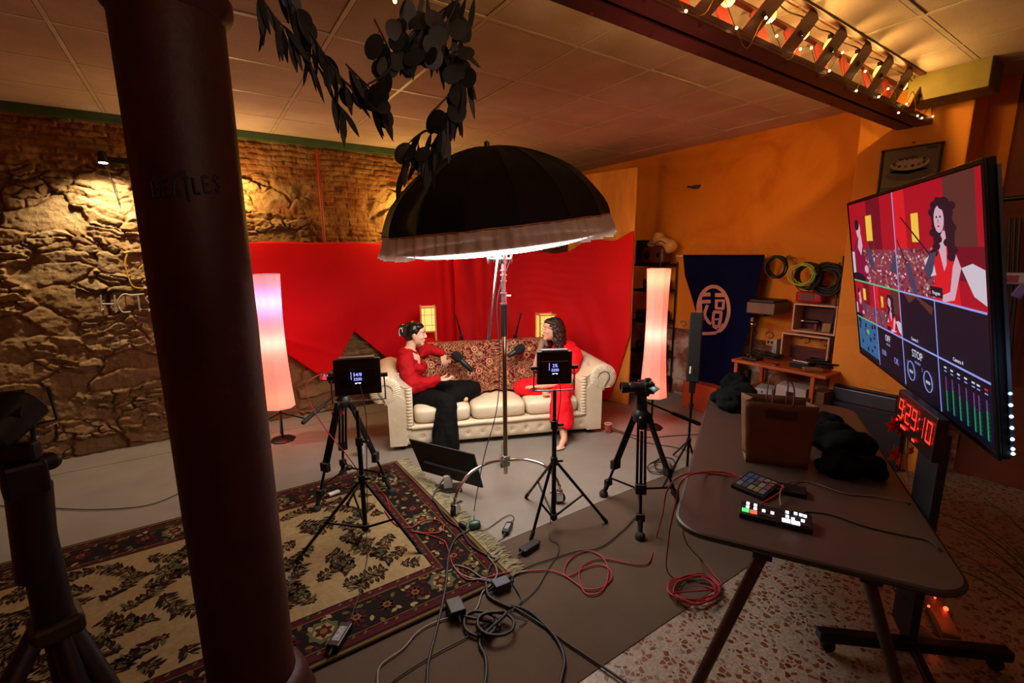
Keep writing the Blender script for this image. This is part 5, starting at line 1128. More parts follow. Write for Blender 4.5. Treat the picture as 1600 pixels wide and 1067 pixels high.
class PV:   # a little picture inside the screen
    def __init__(s,x0,y0,x1,y1): s.b=(x0,y0,x1,y1)
    def m(s,x,y): x0,y0,x1,y1=s.b; return (x0+(x1-x0)*min(1,max(0,x)),y0+(y1-y0)*min(1,max(0,y)))
    def p(s,n,pts,k): spoly(n,[s.m(*q) for q in pts],.0024+.00015*k)
    def r(s,n,a,b,c,d,k): s.p(n,[(a,b),(c,b),(c,d),(a,d)],k)
    def e(s,n,cx,cy,rx,ry,k,m=14): s.p(n,[(cx+rx*math.cos(a*2*math.pi/m),cy+ry*math.sin(a*2*math.pi/m)) for a in range(m)],k)
    def couch(s,y1,x0=0,x1=1,n=60):
        s.r('pat',x0,0,x1,y1,2)
        for i in range(n): s.e(rs.choice(('tan','dred','sofa','tan','dred')),x0+(x1-x0)*rs.random(),y1*rs.random(),.014,.014,3+.001*i,6)
def pic_left(P,big=True):
    P.r('red',0,0,1,1,1); P.r('dred',.45,.4,.75,1,1.5); P.couch(.42,.30,1,170 if big else 18)
    P.r('yellow',.42,.52,.56,.82,3); P.r('brown',.40,.40,.42,.82,4); P.r('brown',.56,.40,.58,.84,4)
    P.p('mshirt',[(.02,0),(.05,.42),(.16,.56),(.30,.46),(.38,.20),(.36,0)],4); P.p('skin',[(.17,.44),(.23,.62),(.28,.60),(.30,.46),(.25,.34)],5)
    P.e('skin',.22,.66,.055,.10,6); P.e('hair',.19,.73,.06,.07,7); P.e('skin',.36,.17,.05,.05,6); P.r('sofa',0,0,.07,.38,5); P.e('navy',.12,.03,.2,.08,6)
    P.p('grey',[(.38,.40),(.46,.46),(.56,.26),(.52,.16),(.46,.22)],7); P.p('grey',[(.86,.20),(.98,.42),(1,.18)],7)
def pic_right(P,big=True):
    P.r('red',0,0,1,1,1); P.r('bred',.0,.4,.18,1,1.5); P.r('brown',.66,.45,.95,1,1.6); P.r('dred',.70,.2,1,.46,1.7); P.couch(.44,0,.56,170 if big else 18)
    P.r('yellow',.26,.50,.36,.76,3); P.r('brown',.25,.38,.26,.78,4); P.r('brown',.36,.38,.37,.78,4)
    P.p('bred',[(.50,0),(.52,.36),(.62,.50),(.75,.42),(.78,0)],4); P.p('skin',[(.58,.46),(.60,.60),(.67,.58),(.66,.32),(.63,.26)],5)
    P.p('hair',[(.54,.44),(.52,.70),(.58,.86),(.68,.84),(.76,.62),(.74,.34),(.68,.40),(.66,.62)],6); P.e('skin',.605,.68,.055,.11,7); P.e('hair',.66,.80,.06,.05,7.5)
    for q_ in range(16): P.e('hair',.56+.15*(q_%2)+.03*math.sin(q_*2.1),.80-.028*q_,.045,.035,6.2,8)
    P.e('skin',.605,.68,.050,.105,7.2); P.e('hair',.583,.70,.010,.010,8,6); P.e('hair',.622,.70,.010,.010,8,6); P.e('bred',.600,.625,.016,.008,8,6); P.e('tan',.598,.665,.008,.018,7.8,6)
    P.p('skin',[(.76,.40),(.80,.30),(.72,.04),(.60,-.0),(.58,.05),(.68,.10),(.72,.30)],7); P.p('sofa',[(.80,.30),(.90,.34),(1,.30),(1,.05),(.90,.1)],6); P.p('sofa',[(.40,.34),(.50,.40),(.54,.22),(.46,.20)],5)
    for a,b in (((.10,.74),(.48,.38)),((.02,.52),(.16,.26))):
        P.p('hair',[a,(a[0]+.012,a[1]+.012),(b[0]+.012,b[1]+.012),b],8)
    P.p('grey',[(.40,.26),(.48,.40),(.56,.42),(.50,.24),(.44,.16)],9); P.p('grey',[(.14,.28),(.20,.32),(.30,.02),(.26,0),(.20,.06)],9); P.r('hair',.46,.03,.60,.12,10)
SX0,SX1,SY0,SY1=-.49,.49,-.488,.488
# seen from the front: left edge of the picture is the far edge
XL=lambda q: SX0+(SX1-SX0)*q
YT=lambda q: SY1-(SY1-SY0)*q
pic_left(PV(XL(0),YT(.5),XL(.5),YT(0))); pic_right(PV(XL(.5),YT(.5),XL(1),YT(0)))
pic_left(PV(XL(0),YT(.75),XL(.25),YT(.5)),False); pic_right(PV(XL(.25),YT(.75),XL(.5),YT(.5)),False)
P=PV(XL(.5),YT(.75),XL(.75),YT(.5)); P.r('faint',0,0,1,1,1); P.p('brown',[(.1,1),(.3,.8),(.5,.95),(.9,.7),(.95,.85),(.5,1)],2)
P=PV(XL(.75),YT(.75),XL(1),YT(.5)); P.r('faint',0,0,1,1,1); P.p('grey',[(.3,1),(.6,.4),(1,.1),(1,.5),(.6,1)],.5)
P=PV(XL(0),YT(1),XL(.25),YT(.75)); P.r('blue',0,.1,1,1,1)
for i in range(26): P.r(rs.choice(('navy','grey','navy','blue','gline')),a:=rs.random()*.9,b_2:=.1+rs.random()*.8,a+.08,b_2+.06+.1*rs.random(),2+i*.05)
lw=.0032
srect('line',XL(.5)-lw,YT(1),XL(.5)+lw,YT(0),.0042); 
for q in (.25,.75): srect('line',XL(q)-lw*.8,YT(1),XL(q)+lw*.8,YT(.5),.0041)
for q in (.5,.75): srect('line',XL(0),YT(q)-lw*1.3,XL(1),YT(q)+lw*1.3,.0043)
srect('gline',XL(0),YT(.5)-lw*1.4,XL(.5),YT(.5)+lw*1.4,.0044); srect('gline',XL(0),YT(.75)-lw*1.4,XL(.25),YT(.75)+lw*1.4,.0044)
# audio meters
for i,x in enumerate((.79,.825,.86,.895,.93,.952,.985)):
    hh=(.5,.6,.55,.55,.52,.5,.62)[i]; X=XL(.775+ (x-.78)*.98)
    srect('mgreen',X,YT(.975),X+.007,YT(.975)+.10*hh/.5*.9,.0042); srect('mpurp',X,YT(.975)+.10*hh/.5*.9,X+.007,YT(.82),.0042); srect('line',X-.003,YT(.80),X+.010,YT(.795),.0042); srect('white' if i<6 else 'bred',X-.003,YT(.785),X+.010,YT(.778),.0042)
    for j in range(9): srect('grey',X+.010,YT(.83+j*.017),X+.013,YT(.834+j*.017),.0042)
sp_o=scr.build('screen_picture',SCM,tvr,sharp=0)
WTX=EM('text',(.75,.75,.9),.8); LTX=EM('text_dim',(.3,.33,.8),.7)
def ttx(b,x,y,s,m=WTX): text('screen_text',b,tv(XL(x),YT(y),.0046),U2,UP2,s*TVH,m,sp_o,.0002)
ttx('OFF',.36,.80,.05); ttx('STREAM',.36,.835,.018,LTX); ttx('0.00',.31,.90,.045,LTX); ttx('OK',.43,.905,.05,LTX); ttx('STOP',.61,.80,.055); ttx('RECORD',.61,.84,.018,LTX); ttx('1',.53,.86,.025,LTX); ttx('2',.64,.86,.025,LTX)
ttx('Camera 3',.60,.725,.022); ttx('Camera 4',.86,.725,.022); ttx('Program',.765,.467,.022); ttx('Preview',.20,.467,.02); ttx('00:00',.555,.905,.022); ttx('00:00',.675,.905,.022); ttx('Camera 2',.44,.73,.012)
for x in (.555,.675):
    c=tv(XL(x),YT(.90),.0045); MB().tube([c+U2*.040*math.cos(a)+UP2*.040*math.sin(a) for a in [k*math.pi/12 for k in range(25)]],.0018,5,cap=False).build('dial_ring',LTX,sp_o)
# LED strip along the back edge
for i,(px,py) in enumerate(((1554,625),(1558,643),(1562,662),(1563,680),(1564,697),(1568,703),(1552,607))):
    MB().ball(tv(.5,(-.31,-.35,-.39,-.43,-.465,-.482,-.27)[i],-.024)+U2*.012,(.0045,.0045,.0045),n=8,m=6).build('strip_light',E('cool_led',(.35,.75,1,1),14 if i<6 else 3),tvr)
MB().box(tv(.5,0,-.024)+U2*.010,(.004,TVH*.96,.008),TVROT).build('light_strip',M('white_strip','20303a',.5),tvr)
light('tv_backlight','POINT',tv(.56,-.2,-.10),.8,(.3,.55,1),shadow_soft_size=.1)
# rolling floor stand of the television
TVB=V((G(1430,1010,.06).x,G(1430,1010,.06).y,0)); st=empty('television_stand','low black floor stand with casters carrying the television','stand',TVB)
fa,fb=G(1278,990,.09),G(1578,1022,.09); fd_=(fb-fa).normalized(); sdv=V((-fd_.y,fd_.x,0))
for k,off in enumerate((0,-.75)):
    o2=u0*off*-1 if k else V((0,0,0))
    MB().box((fa+fb)/2+o2,((fb-fa).length,.055,.05),Matrix((fd_,sdv,V((0,0,1)))).transposed()).build('foot_bar',M('dark_blue_black_metal','0e1018',.4,.4),st,bevel=.006)
    for q in (fa,fb):
        qq=q+(fd_*.05 if q is fa else fd_*-.05)+o2; w_=MB().lathe([(.01,-.014),(.028,-.014),(.032,0),(.028,.014),(.01,.014)],V((qq.x,qq.y,.033)),sdv,18).build('caster',RUB,st)
cb=(fa+fb)/2-u0*.10; ctp=TC-TN*.06
MB().box((cb.x,cb.y,.60),(.22,.035,1.06),Matrix((u0,V((0,0,1)).cross(u0),V((0,0,1)))).transposed()).build('column',M('speckled_navy_metal','0e1018',.6,.2,bump=.3,bscale=200),st,bevel=.005)
MB().tube([V((cb.x,cb.y,1.10)),V((cb.x,cb.y,1.3)),ctp],.03,12).build('neck',BLKM,st)
m0=(fa+fb)/2; MB().cyl(m0,m0+u0*.75,.02,n=12).build('cross_bar',BLKM,st)
# clock
q0,q1,q2,q3=[PZ(*p,0) for p in ((0,0),)*4] if False else (None,)*4
zcl=ZC(tv(-.2,-.5)); cw,chh=.40,.145
cc_=PZ(1437,655,zcl+.06); ck=empty('led_clock','black digital wall clock with red figures 9:29 10 under the television','clock',cc_)
cr_=Matrix((u0,up0,u0.cross(up0))).transposed()
C0=PZ(1404,613,1.78); C1=C0+u0*.3
CU=(C1-C0); CU=(u0*CU.dot(u0)).normalized(); cwid=.36; cr_=Matrix((u0,V((0,0,1)),u0.cross(V((0,0,1))))).transposed(); CNn=u0.cross(V((0,0,1))); CNn=CNn if CNn.dot(CAM-C0)>0 else -CNn
def cl2(x,y,z=0): return C0+u0*(x-.01)+V((0,0,1))*(-y+.0)+CNn*z
CLH=.15
MB().box(cl2(cwid/2,CLH/2-.012,-.018),(cwid,CLH,.03),cr_).build('casing',M('clock_black','0a0809',.3),ck,bevel=.004)
kb=cl2(cwid*.55,.06,-.03); ke=V((cb.x,cb.y,kb.z)); MB().cyl(kb,ke,.012,n=10).build('mounting_arm',BLKM,ck)
LR=E('led_red',(1,.02,.012,1),3.0); SEG={'0':'abcdef','1':'bc','2':'abged','9':'abcdfg'}
def seg7(ch,x,y,w_,h_):
    t_=w_*.2; s_={'a':(x,y,w_,t_),'d':(x,y+h_-t_,w_,t_),'g':(x,y+h_/2-t_/2,w_,t_),'f':(x,y,t_,h_/2),'e':(x,y+h_/2,t_,h_/2),'b':(x+w_-t_,y,t_,h_/2),'c':(x+w_-t_,y+h_/2,t_,h_/2)}
    mb=MB()
    for k in SEG[ch]:
        a,b,c,d=s_[k]; g_=t_*.18; mb.add([cl2(a+g_,b+g_,.0005),cl2(a+c-g_,b+g_,.0005),cl2(a+c-g_,b+d-g_,.0005),cl2(a+g_,b+d-g_,.0005)],[(0,1,2,3)],False)
    mb.build('digit',LR,ck)
w7=cwid*.125; h7=.075
for ch,x in (('9',.10),('2',.30),('9',.465),('1',.70),('0',.83)): seg7(ch,x*cwid,.012,w7 if ch!='1' else w7*.6,h7)
for x in (.255,.66): 
    for y in (.032,.066): MB().box(cl2(x*cwid,y,.001),(.006,.006,.001),cr_).build('colon_dot',LR,ck)
for x,w_,y in ((.08,.012,.100),(.22,.05,.108),(.55,.024,.118)): MB().box(cl2(x*cwid+w_/2,y,.001),(w_,.009,.001),cr_).build('small_figure',LR,ck)

# ============================================================ RIGHT WALL ITEMS
WX=RIGHT
def onx(px,py,X): return PX(px,py,X)
# wall camera
c=onx(1087,292,WX-.06); wc=empty('wall_camera','tiny black camera on a bracket high on the orange wall','camera',c)
MB().box(c+V((0,0,0)),(.05,.07,.04),zrot(.3)).build('camera_body',BLK,wc,bevel=.004); MB().cyl(c,V((WX,c.y-.02,c.z+.02)),.012).build('bracket',BLK,wc); MB().cyl(c+V((-.02,.03,0)),c+V((-.045,.09,0.01)),.012).build('lens',BLK,wc)
# framed picture on pilaster
X_=4.994; pa,pb_,pc_=onx(1381,237,X_),onx(1474,222,X_),onx(1373,292,X_); fy0,fy1=pb_.y,pa.y; ft=pa.z; fb_=ft-.34
fp=empty('framed_picture','thin black framed picture of an iced cake hanging on the pilaster','picture',(X_,(fy0+fy1)/2,ft-.15))
MB().box((X_-.008,(fy0+fy1)/2,(ft+fb_)/2),(.012,fy1-fy0,ft-fb_)).build('print',M('grey_print','544638',.5),fp)
for y,z,a,b in (((fy0+fy1)/2,ft,fy1-fy0+.02,.014),((fy0+fy1)/2,fb_,fy1-fy0+.02,.014),(fy0,(ft+fb_)/2,.014,ft-fb_),(fy1,(ft+fb_)/2,.014,ft-fb_)): MB().box((X_-.012,y,z),(.024,a,b)).build('frame',BLK,fp)
def pp(y,z): return V((X_-.0165,fy1-(fy1-fy0)*y,ft-(ft-fb_)*z))
mb=MB()
def el(cx,cz,ry,rz,m,dx,n=24): mb.mat(m).poly([pp(cx+ry*math.cos(a*2*math.pi/n),cz+rz*math.sin(a*2*math.pi/n))-V((dx,0,0)) for a in range(n)])
el(.5,.62,.40,.14,1,.0); mb.mat(0).poly([pp(.16,.38),pp(.84,.38),pp(.82,.55),pp(.5,.62),pp(.18,.55)][::1]); el(.5,.38,.34,.15,2,.0006)
for k in range(14): a=k*2*math.pi/14; el(.5+.27*math.cos(a),.34+.10*math.sin(a),.035,.035,0 if k%2 else 3,.001,8)
for k in range(7): el(.38+.04*k,.26-.02*(k%2),.022,.03,0,.0014,8)
mb.mat(0).poly([pp(.76,.05),pp(.93,.05),pp(.93,.10),pp(.76,.10)]); mb.poly([pp(.05,.90),pp(.25,.90),pp(.25,.94),pp(.05,.94)])
mb.build('cake_image',[M('print_dark','1e1410',.6),M('print_plate','3c3228',.6),M('print_icing','8a7a68',.6),M('print_mid','5a4638',.6)],fp)
MB().ball((X_-.005,(fy0+fy1)/2,ft+.035),.008).build('nail',ALU,fp)
# noren
NX=5.20
NAV=M('indigo_cloth','050930',.95,spec=.08,var=.2,scale=3,bump=.1,bscale=300); EMB=M('pale_pink_dye','a88078',.85,var=.08)
nl=[(395,1067),(430,1070),(465,1081),(500,1091),(540,1086),(580,1072),(612,1072)]; nr=[(395,1196),(430,1188),(470,1179),(520,1168),(570,1155),(620,1142)]
def nf(px,py): # fold depth
    q=(py-398)/220; return .03+.10*q+.022*math.sin(px*.11+1)*q+.03*math.exp(-((px-1150+q*30)/12)**2)*q+.012*nz(V((px*.03,py*.02,0)))
def npt(px,py,off=0): 
    X=NX-nf(px,py)-off; return PX(px,py,X)
def nfn(s,t_):
    py=398+t_*(222-26*abs(s-.45)*1.6*0+ (0)); 
    bot_=interp([(0,.93),(.35,.97),(.5,1.0),(.62,.95),(1,.98)],s); py=398+222*t_*bot_
    l=interp(nl,py); r_=interp(nr,py); px=l+(r_-l)*s; return npt(px,py)
nr_=empty('hanging_banner','dark indigo cloth banner with a pale round character emblem on the orange wall','banner',npt(1130,400))
MB().grid(nfn,60,70).build('cloth',NAV,nr_,solid=.002,sharp=0)
MB().cyl(onx(1057,400,NX-.02),onx(1198,400,NX-.02),.008,n=10).build('rod',WHT,nr_)
for px in (1112,1148,1185): MB().box(onx(px,400,NX-.02),(.03,.07,.028)).build('rod_loop',NAV,nr_)
zN=lambda x,y: (1050+x/5.333,380+y/5.333)
mb=MB()
def stroke(pts,w_,closed=False):
    pts=[zN(*p) for p in pts]; pts=[V((p[0],p[1],0)) for p in pts]; pts=spline(pts,5) if len(pts)>2 else [pts[0].lerp(pts[1],k/6) for k in range(7)]
    w_=w_/5.333/2; L_=[];R_=[]
    for i,p in enumerate(pts):
        d=(pts[min(i+1,len(pts)-1)]-pts[max(0,i-1)]).normalized(); n_=V((-d.y,d.x,0)); L_.append(npt(*(p+n_*w_)[:2],.006)); R_.append(npt(*(p-n_*w_)[:2],.006))
    mb.add(L_+R_,[(i,i+1,len(pts)+i+1,len(pts)+i) for i in range(len(pts)-1)],True)
cir=[(345+128*math.cos(R(a)),553+192*math.sin(R(a))) for a in range(-205,82,12)]; stroke(cir,30); stroke([(262,640),(237,600),(216,540)],14)
stroke([(228,752),(300,752),(365,748)],26); stroke([(365,748),(400,715),(430,670)],20)
stroke([(232,430),(320,426)],32); stroke([(216,488),(322,486)],30); stroke([(238,500),(244,580),(247,680)],20); stroke([(296,515),(272,590),(300,650),(325,672)],26)
stroke([(358,432),(445,432)],34); stroke([(370,470),(368,545)],24); stroke([(430,478),(425,548)],24); stroke([(360,478),(440,478)],20); stroke([(362,540),(432,546)],20)
stroke([(350,570),(342,640),(350,700)],24); stroke([(410,575),(402,640),(385,705)],26); stroke([(345,572),(418,575)],26); stroke([(345,635),(402,632)],16); stroke([(350,690),(380,705)],34)
mb.build('emblem',EMB,nr_,sharp=0)
# orange box under the banner
o1,o2=G(1074,640,0),G(1125,646,0); ob=MB(); ob.box(((o1.x+o2.x)/2+.1,(o1.y+o2.y)/2+.05,.17),(.30,.46,.34)); tag(ob.build('orange_crate',M('orange_box','a04018',.6),bevel=.01),'plain orange box on the floor beneath the indigo banner','box')
# vertical tube light on stand
tc=G(1073,738,0); ls3=empty('light_stand','thin black light stand holding the upright bar light before the banner','stand',tc)
zt3=ZC(tc+V((0,0,1))); p1,p2=PZ(1082,604,zt3),PZ(1084,492,zt3)
MB().cyl(tc+V((0,0,.06)),V((tc.x,tc.y,p1.z)),.011,n=12).build('pole',BLKM,ls3)
for f in (G(1036,762),G(1092,745),G(1052,712)): MB().cyl(V((tc.x,tc.y,.30)),V((f.x,f.y,.01)),.009,n=8).build('leg',BLKM,ls3)
for z in (.30,.62): MB().lathe([(.012,-.02),(.02,-.018),(.02,.018),(.012,.02)],V((tc.x,tc.y,z)),n=14).build('collar',BLK,ls3)
bl=empty('bar_light','tall narrow unlit black bar light standing before the indigo banner','studio light',V((tc.x,tc.y,p1.z)))
zz0,zz1=PZ(1082,612,zt3).z,PZ(1084,487,zt3).z
MB().box((tc.x,tc.y,(zz0+.08+zz1)/2),(.06,.10,zz1-zz0-.08),zrot(R(30))).build('light_body',M('bar_black','0a0908',.6),bl,bevel=.006); MB().box((tc.x+.02,tc.y-.035,(zz0+zz1)/2+.04),(.03,.02,(zz1-zz0)*.9),zrot(R(30))).build('side_rail',M('dark_red_brown_rail','2c1210',.5),bl,bevel=.003)
MB().box((tc.x,tc.y,zz0+.04),(.035,.05,.12),zrot(R(30))).build('mount',BLK,bl,bevel=.004); MB().box(PZ(1079,578,zt3-.05),(.012,.012,.06)).build('switch_plate',WHT,bl)
# rack of black wire shelves with things on it
rk0,rk1=onx(988,400,4.98),onx(1043,400,4.98); ry0,ry1=3.95,4.40; RKX0,RKX1=4.97,5.30
rk=empty('wire_rack','narrow black wire shelving rack between the plywood board and the right floor lamp','shelving',((RKX0+RKX1)/2,(ry0+ry1)/2,0))
for x in (RKX0,RKX1):
    for y in (ry0,ry1): MB().cyl((x,y,0),(x,y,1.80),.011,n=8).build('post',BLKM,rk)
sh_z=(.22,.58,1.0,1.42,1.76)
for z in sh_z:
    mb=MB(); mb.box(((RKX0+RKX1)/2,ry0,z),(RKX1-RKX0,.012,.03)); mb.box(((RKX0+RKX1)/2,ry1,z),(RKX1-RKX0,.012,.03)); mb.box((RKX0,(ry0+ry1)/2,z),(.012,ry1-ry0,.03)); mb.box((RKX1,(ry0+ry1)/2,z),(.012,ry1-ry0,.03)); mb.box(((RKX0+RKX1)/2,(ry0+ry1)/2,z),(RKX1-RKX0,ry1-ry0,.006)); mb.build('shelf',BLKM,rk)
def thing_box(nm,lab,cat,c,size,mat_,rot=0,bev=.006,grp=None): return tag(MB().box(c,size,zrot(rot)).build(nm,mat_,bevel=bev),lab,cat,grp)
RBX=M('dark_red_case','4a1410',.5)
r_=empty('red_radio','dark red radio case on the top shelf of the wire rack','radio',(5.12,4.15,1.78)); MB().box((5.12,4.14,1.885),(.20,.36,.21)).build('radio_case',RBX,r_,bevel=.03); MB().lathe([(.001,0),(.05,0),(.055,.006),(.04,.012),(.001,.012)],(5.02,4.22,1.885),(-1,0,0),20).build('speaker_ring',BLK,r_); MB().lathe([(.001,0),(.03,0),(.034,.006),(.02,.012),(.001,.012)],(5.02,4.03,1.885),(-1,0,0),20).build('dial',BLK,r_)
mb=MB(); 
for p,r in (((5.12,4.05,2.06),(.10,.15,.06)),((5.12,4.12,2.10),(.09,.09,.09)),((5.12,3.93,2.0),(.08,.09,.09)),((5.12,4.22,2.04),(.07,.08,.05))): mb.ball(p,r)
hm=remesh(mb,.01,4,lambda p,n:.02*nz(p*10)); hr_=empty('cloth_hat','crumpled cream cloth hat with dark folds lying on the red radio','hat',(5.12,4.08,2.0)); hm.build('hat_cloth',M('cream_cloth','b5884e',.85,bump=.4,bscale=20),hr_,sharp=0)
mb=MB(); mb.tube(spline([(5.02,4.2,2.05),(4.995,4.1,2.03),(5.0,4.0,2.07),(5.02,3.93,2.03)],4),.005,5); mb.build('dark_cord',BLKC,hr_)
thing_box('black_speaker','small black upright loudspeaker behind the red radio','speaker',(5.14,4.40,1.93),(.14,.12,.32),BLK)
MB_rs=random.Random(11)
rack_items=[('cassette_player',"black boxy cassette player on the wire rack's second shelf from the top",'player',(5.13,4.12,1.50),(.22,.30,.13),BLK),
 ('amplifier','black amplifier on the middle shelf of the wire rack','amplifier',(5.13,4.17,1.08),(.24,.38,.13),M('dark_gunmetal','1c1c20',.4,.5)),
 ('game_console','dark rounded device on the second lowest shelf of the wire rack','device',(5.13,4.17,.66),(.24,.34,.12),M('dark_device','1a1412',.35)),
 ('lidded_box','brown carton on the lowest shelf of the wire rack','box',(5.13,4.17,.34),(.24,.34,.20),M('brown_carton','3c2010',.7))]
for nm,lab,cat,c,sz,mt in rack_items:
    r_=empty(nm,lab,cat,(c[0],c[1],c[2]-sz[2]/2)); MB().box(c,sz).build('case',mt,r_,bevel=.008)
    for q in range(3): MB().lathe([(.001,0),(.022,0),(.022,.01),(.001,.012)],(c[0]-sz[0]/2,c[1]+(-.1+.1*q),c[2]),(-1,0,0),14).build('knob',ALU if q!=1 else BLK,r_)
# hanging cable coils
def coil(px,py,rad,mat_,lab,turns=6,X=5.22,w_=.006,j=.02,oval=1.1):
    c=onx(px,py,X); pts=[]
    for k in range(turns*14):
        a=k*2*math.pi/14; r=rad*(1-j*6*.5*abs(math.sin(k*.173))-.04*(k%3)*.3); pts.append(c+V((-.03+.03*math.sin(k*.21)-.05*k/(turns*14),r*math.cos(a)+.01*math.sin(k*.37),r*oval*math.sin(a)-.01*math.cos(k*.29))))
    return tag(MB().tube(spline(pts,2),w_,6).build('cable_coil',mat_,sharp=0),lab,'cable')
coil(1217,417,.105,BLKC,'black cable coil on the wall just right of the banner',7,w_=.007)
coil(1257,429,.115,M('bright_green_cable','9aba4a',.5),'green cable coil hanging right of the black one',5,X=5.12,w_=.005,j=.01,oval=.92)
coil(1298,436,.17,BLKC,'large mass of coiled black cables hanging by the pilaster',34,X=5.26,w_=.009,j=.13,oval=.95)
coil(1268,432,.13,M('charcoal_cable','1a1614',.6),'dark cable coil behind the green one',9,X=5.22,w_=.006,j=.05)
for i,(pxa,pya,pxb,pyb) in enumerate(((1318,400,1296,560),(1312,410,1292,545),(1306,420,1300,550),(1322,398,1305,540))):
    tag(MB().tube(spline([onx(pxa,pya,5.2),onx((pxa+pxb)/2+3,(pya+pyb)/2,5.17-.01*i),onx(pxb,pyb,5.19)],8),.008,6).build('hanging_cable',BLKC),('longest','slim straight','short','rightmost')[i]+' black cable dangling beside the pilaster below the coiled mass','cable','black cables dangling beside the pilaster')
hk=empty('wall_hook','small metal hook on the wall between the two round cable coils','hook',onx(1240,402,5.3)); MB().tube(spline([onx(1232,402,5.33),onx(1240,402,5.2),onx(1243,408,5.2),onx(1243,425,5.2)],4),.007,6).build('hook_arm',BRZ,hk); MB().box(onx(1232,402,5.34),(.02,.04,.05)).build('hook_plate',BRZ,hk)
# white cube shelves
PKW=M('white_laminate','c49c8c',.6)
def cube(y0,y1,z0,z1,lab,open_back=True,dep_=.20):
    r=empty('cube_shelf',lab,'shelf',(WX-dep_/2,(y0+y1)/2,z0),'pale rounded cube shelves on the orange wall'); t_=.016; xc=WX-.005-dep_/2
    for c,sz in (((xc,(y0+y1)/2,z0+t_/2),(dep_,y1-y0,t_)),((xc,(y0+y1)/2,z1-t_/2),(dep_,y1-y0,t_)),((xc,y0+t_/2,(z0+z1)/2),(dep_,t_,z1-z0-2*t_)),((xc,y1-t_/2,(z0+z1)/2),(dep_,t_,z1-z0-2*t_))): MB().box(c,sz).build('panel',PKW,r,bevel=.004)
    MB().box((WX-.012,(y0+y1)/2,(z0+z1)/2),(.004,y1-y0-.03,z1-z0-.03)).build('back_panel',M('maroon_back','4a1210',.7),r)
cube(1.96,2.37,1.09,1.385,'pale upper cube shelf holding a drill under the cable coils'); cube(2.0,2.46,.74,1.065,'pale lower cube shelf standing on the wooden bench')
# things in and on shelves
c=V((5.22,2.20,1.20)); dr=empty('power_drill','dark power drill lying in the upper cube shelf','tool',c); MB().caps(c+V((0,.06,0)),c+V((0,-.05,0)),.025).build('motor_body',BLK,dr); MB().cyl(c+V((0,.06,0)),c+V((0,.11,0)),.012).build('chuck',CHR,dr); MB().box(c+V((0,-.03,-.05)),(.03,.03,.09)).build('grip',M('drill_red','701418',.5),dr,bevel=.006)
thing_box('small_carton','small pale carton in the right of the upper cube shelf','box',(5.24,2.06,1.155),(.08,.09,.09),M('pale_carton','8a6a50',.7))
r_=empty('snack_packet','shiny red packet on top of the upper cube shelf','packet',(5.24,2.25,1.39)); MB().box((5.24,2.26,1.45),(.08,.26,.11)).build('packet_body',M('shiny_red_foil','a01418',.25),r_,bevel=.02); MB().box((5.197,2.27,1.45),(.004,.12,.06)).build('printed_panel',M('packet_dark','3a0c0c',.4),r_)
r_=empty('book_row','leaning white booklets left of the lower cube shelf','books',(5.2,2.51,.78))
for k in range(4): MB().box((5.2,2.50+.012*k,.88),(.14,.008,.20-.01*k),Matrix.Rotation(.06*k,3,'X')).build('booklet',M('booklet_%d'%k,('9a9aa6','8a8a94','a8a8b0','77778a')[k],.7),r_)
r_=empty('wall_socket','cream multiple wall socket by the booklets','socket',onx(1204,540,5.34)); p_=onx(1207,535,5.34); MB().box(p_,(.02,.14,.08)).build('socket_plate',M('cream_socket','a89060',.5),r_,bevel=.003)
for k in (-1,0,1): MB().cyl(p_+V((-.008,.042*k,0)),p_+V((-.013,.042*k,0)),.014,n=14).build('socket_hole',BLK,r_)
# grey printer-like box on a bracket behind banner edge
p_=PX(1190,481,5.05); r_=empty('label_printer','grey wedge shaped machine on a wall bracket beside the banner','machine',p_); MB().box((5.15,p_.y-.02,p_.z),(.34,.30,.12)).build('machine_case',M('warm_grey_case','5a4a3e',.5),r_,bevel=.01); MB().box((5.15,p_.y-.02,p_.z+.075),(.30,.26,.03)).build('lid',BLK,r_,bevel=.006); MB().box((5.2,p_.y,p_.z-.08),(.26,.04,.03)).build('bracket',BLKM,r_)
# table lamp/metal post on the bench
p_=PX(1172,555,5.05); r_=empty('metal_post','ribbed brass post standing at the back of the bench beside the banner','post',(p_.x,p_.y,.80)); MB().lathe([(.05,0),(.05,.02),(.018,.03),(.018,.30),(.024,.31),(.018,.32),(.018,.36),(.04,.38),(.03,.42),(.001,.42)],(p_.x,p_.y,.785),n=18).build('post_body',M('aged_brass','4e3c22',.35,.8),r_,sharp=30)
MB().lathe([(.03,0),(.034,.01),(.03,.02)],(p_.x,p_.y,1.12),n=18).build('ring',CHR,r_)
# bench
by0,by1,bz_,bx=1.82,2.74,.765,4.70
bn_=empty('wooden_bench','orange-brown wooden bench table along the wall, cluttered with equipment','bench',(4.97,2.28,0))
MB().box((5.0,(by0+by1)/2,bz_),(.60,by1-by0,.030)).build('bench_top',WOOD,bn_,bevel=.003)
for x in (4.74,5.28):
    for y in (by0+.12,by1-.04): MB().box((x,y,(bz_-.015)/2),(.035,.035,bz_-.015)).build('leg',WOOD,bn_,bevel=.002)
MB().box((5.0,(by0+by1)/2,.44),(.56,by1-by0-.1,.02)).build('lower_shelf',WOOD,bn_)
ZB=bz_+.0155
def gadget(x,y,sx,sy,sz,lab,cat,mt,nm,z=ZB,rot=0,knobs=3):
    r=empty(nm,lab,cat,(x,y,z)); MB().box((x,y,z+sz/2),(sx,sy,sz),zrot(rot)).build('case',mt,r,bevel=min(.008,sz*.2))
    for k in range(knobs): MB().cyl((x-sx*.2,y+(k-1)*sy*.25,z+sz),(x-sx*.2,y+(k-1)*sy*.25,z+sz+.012),.009,n=12).build('knob',ALU if k%2 else RUB,r)
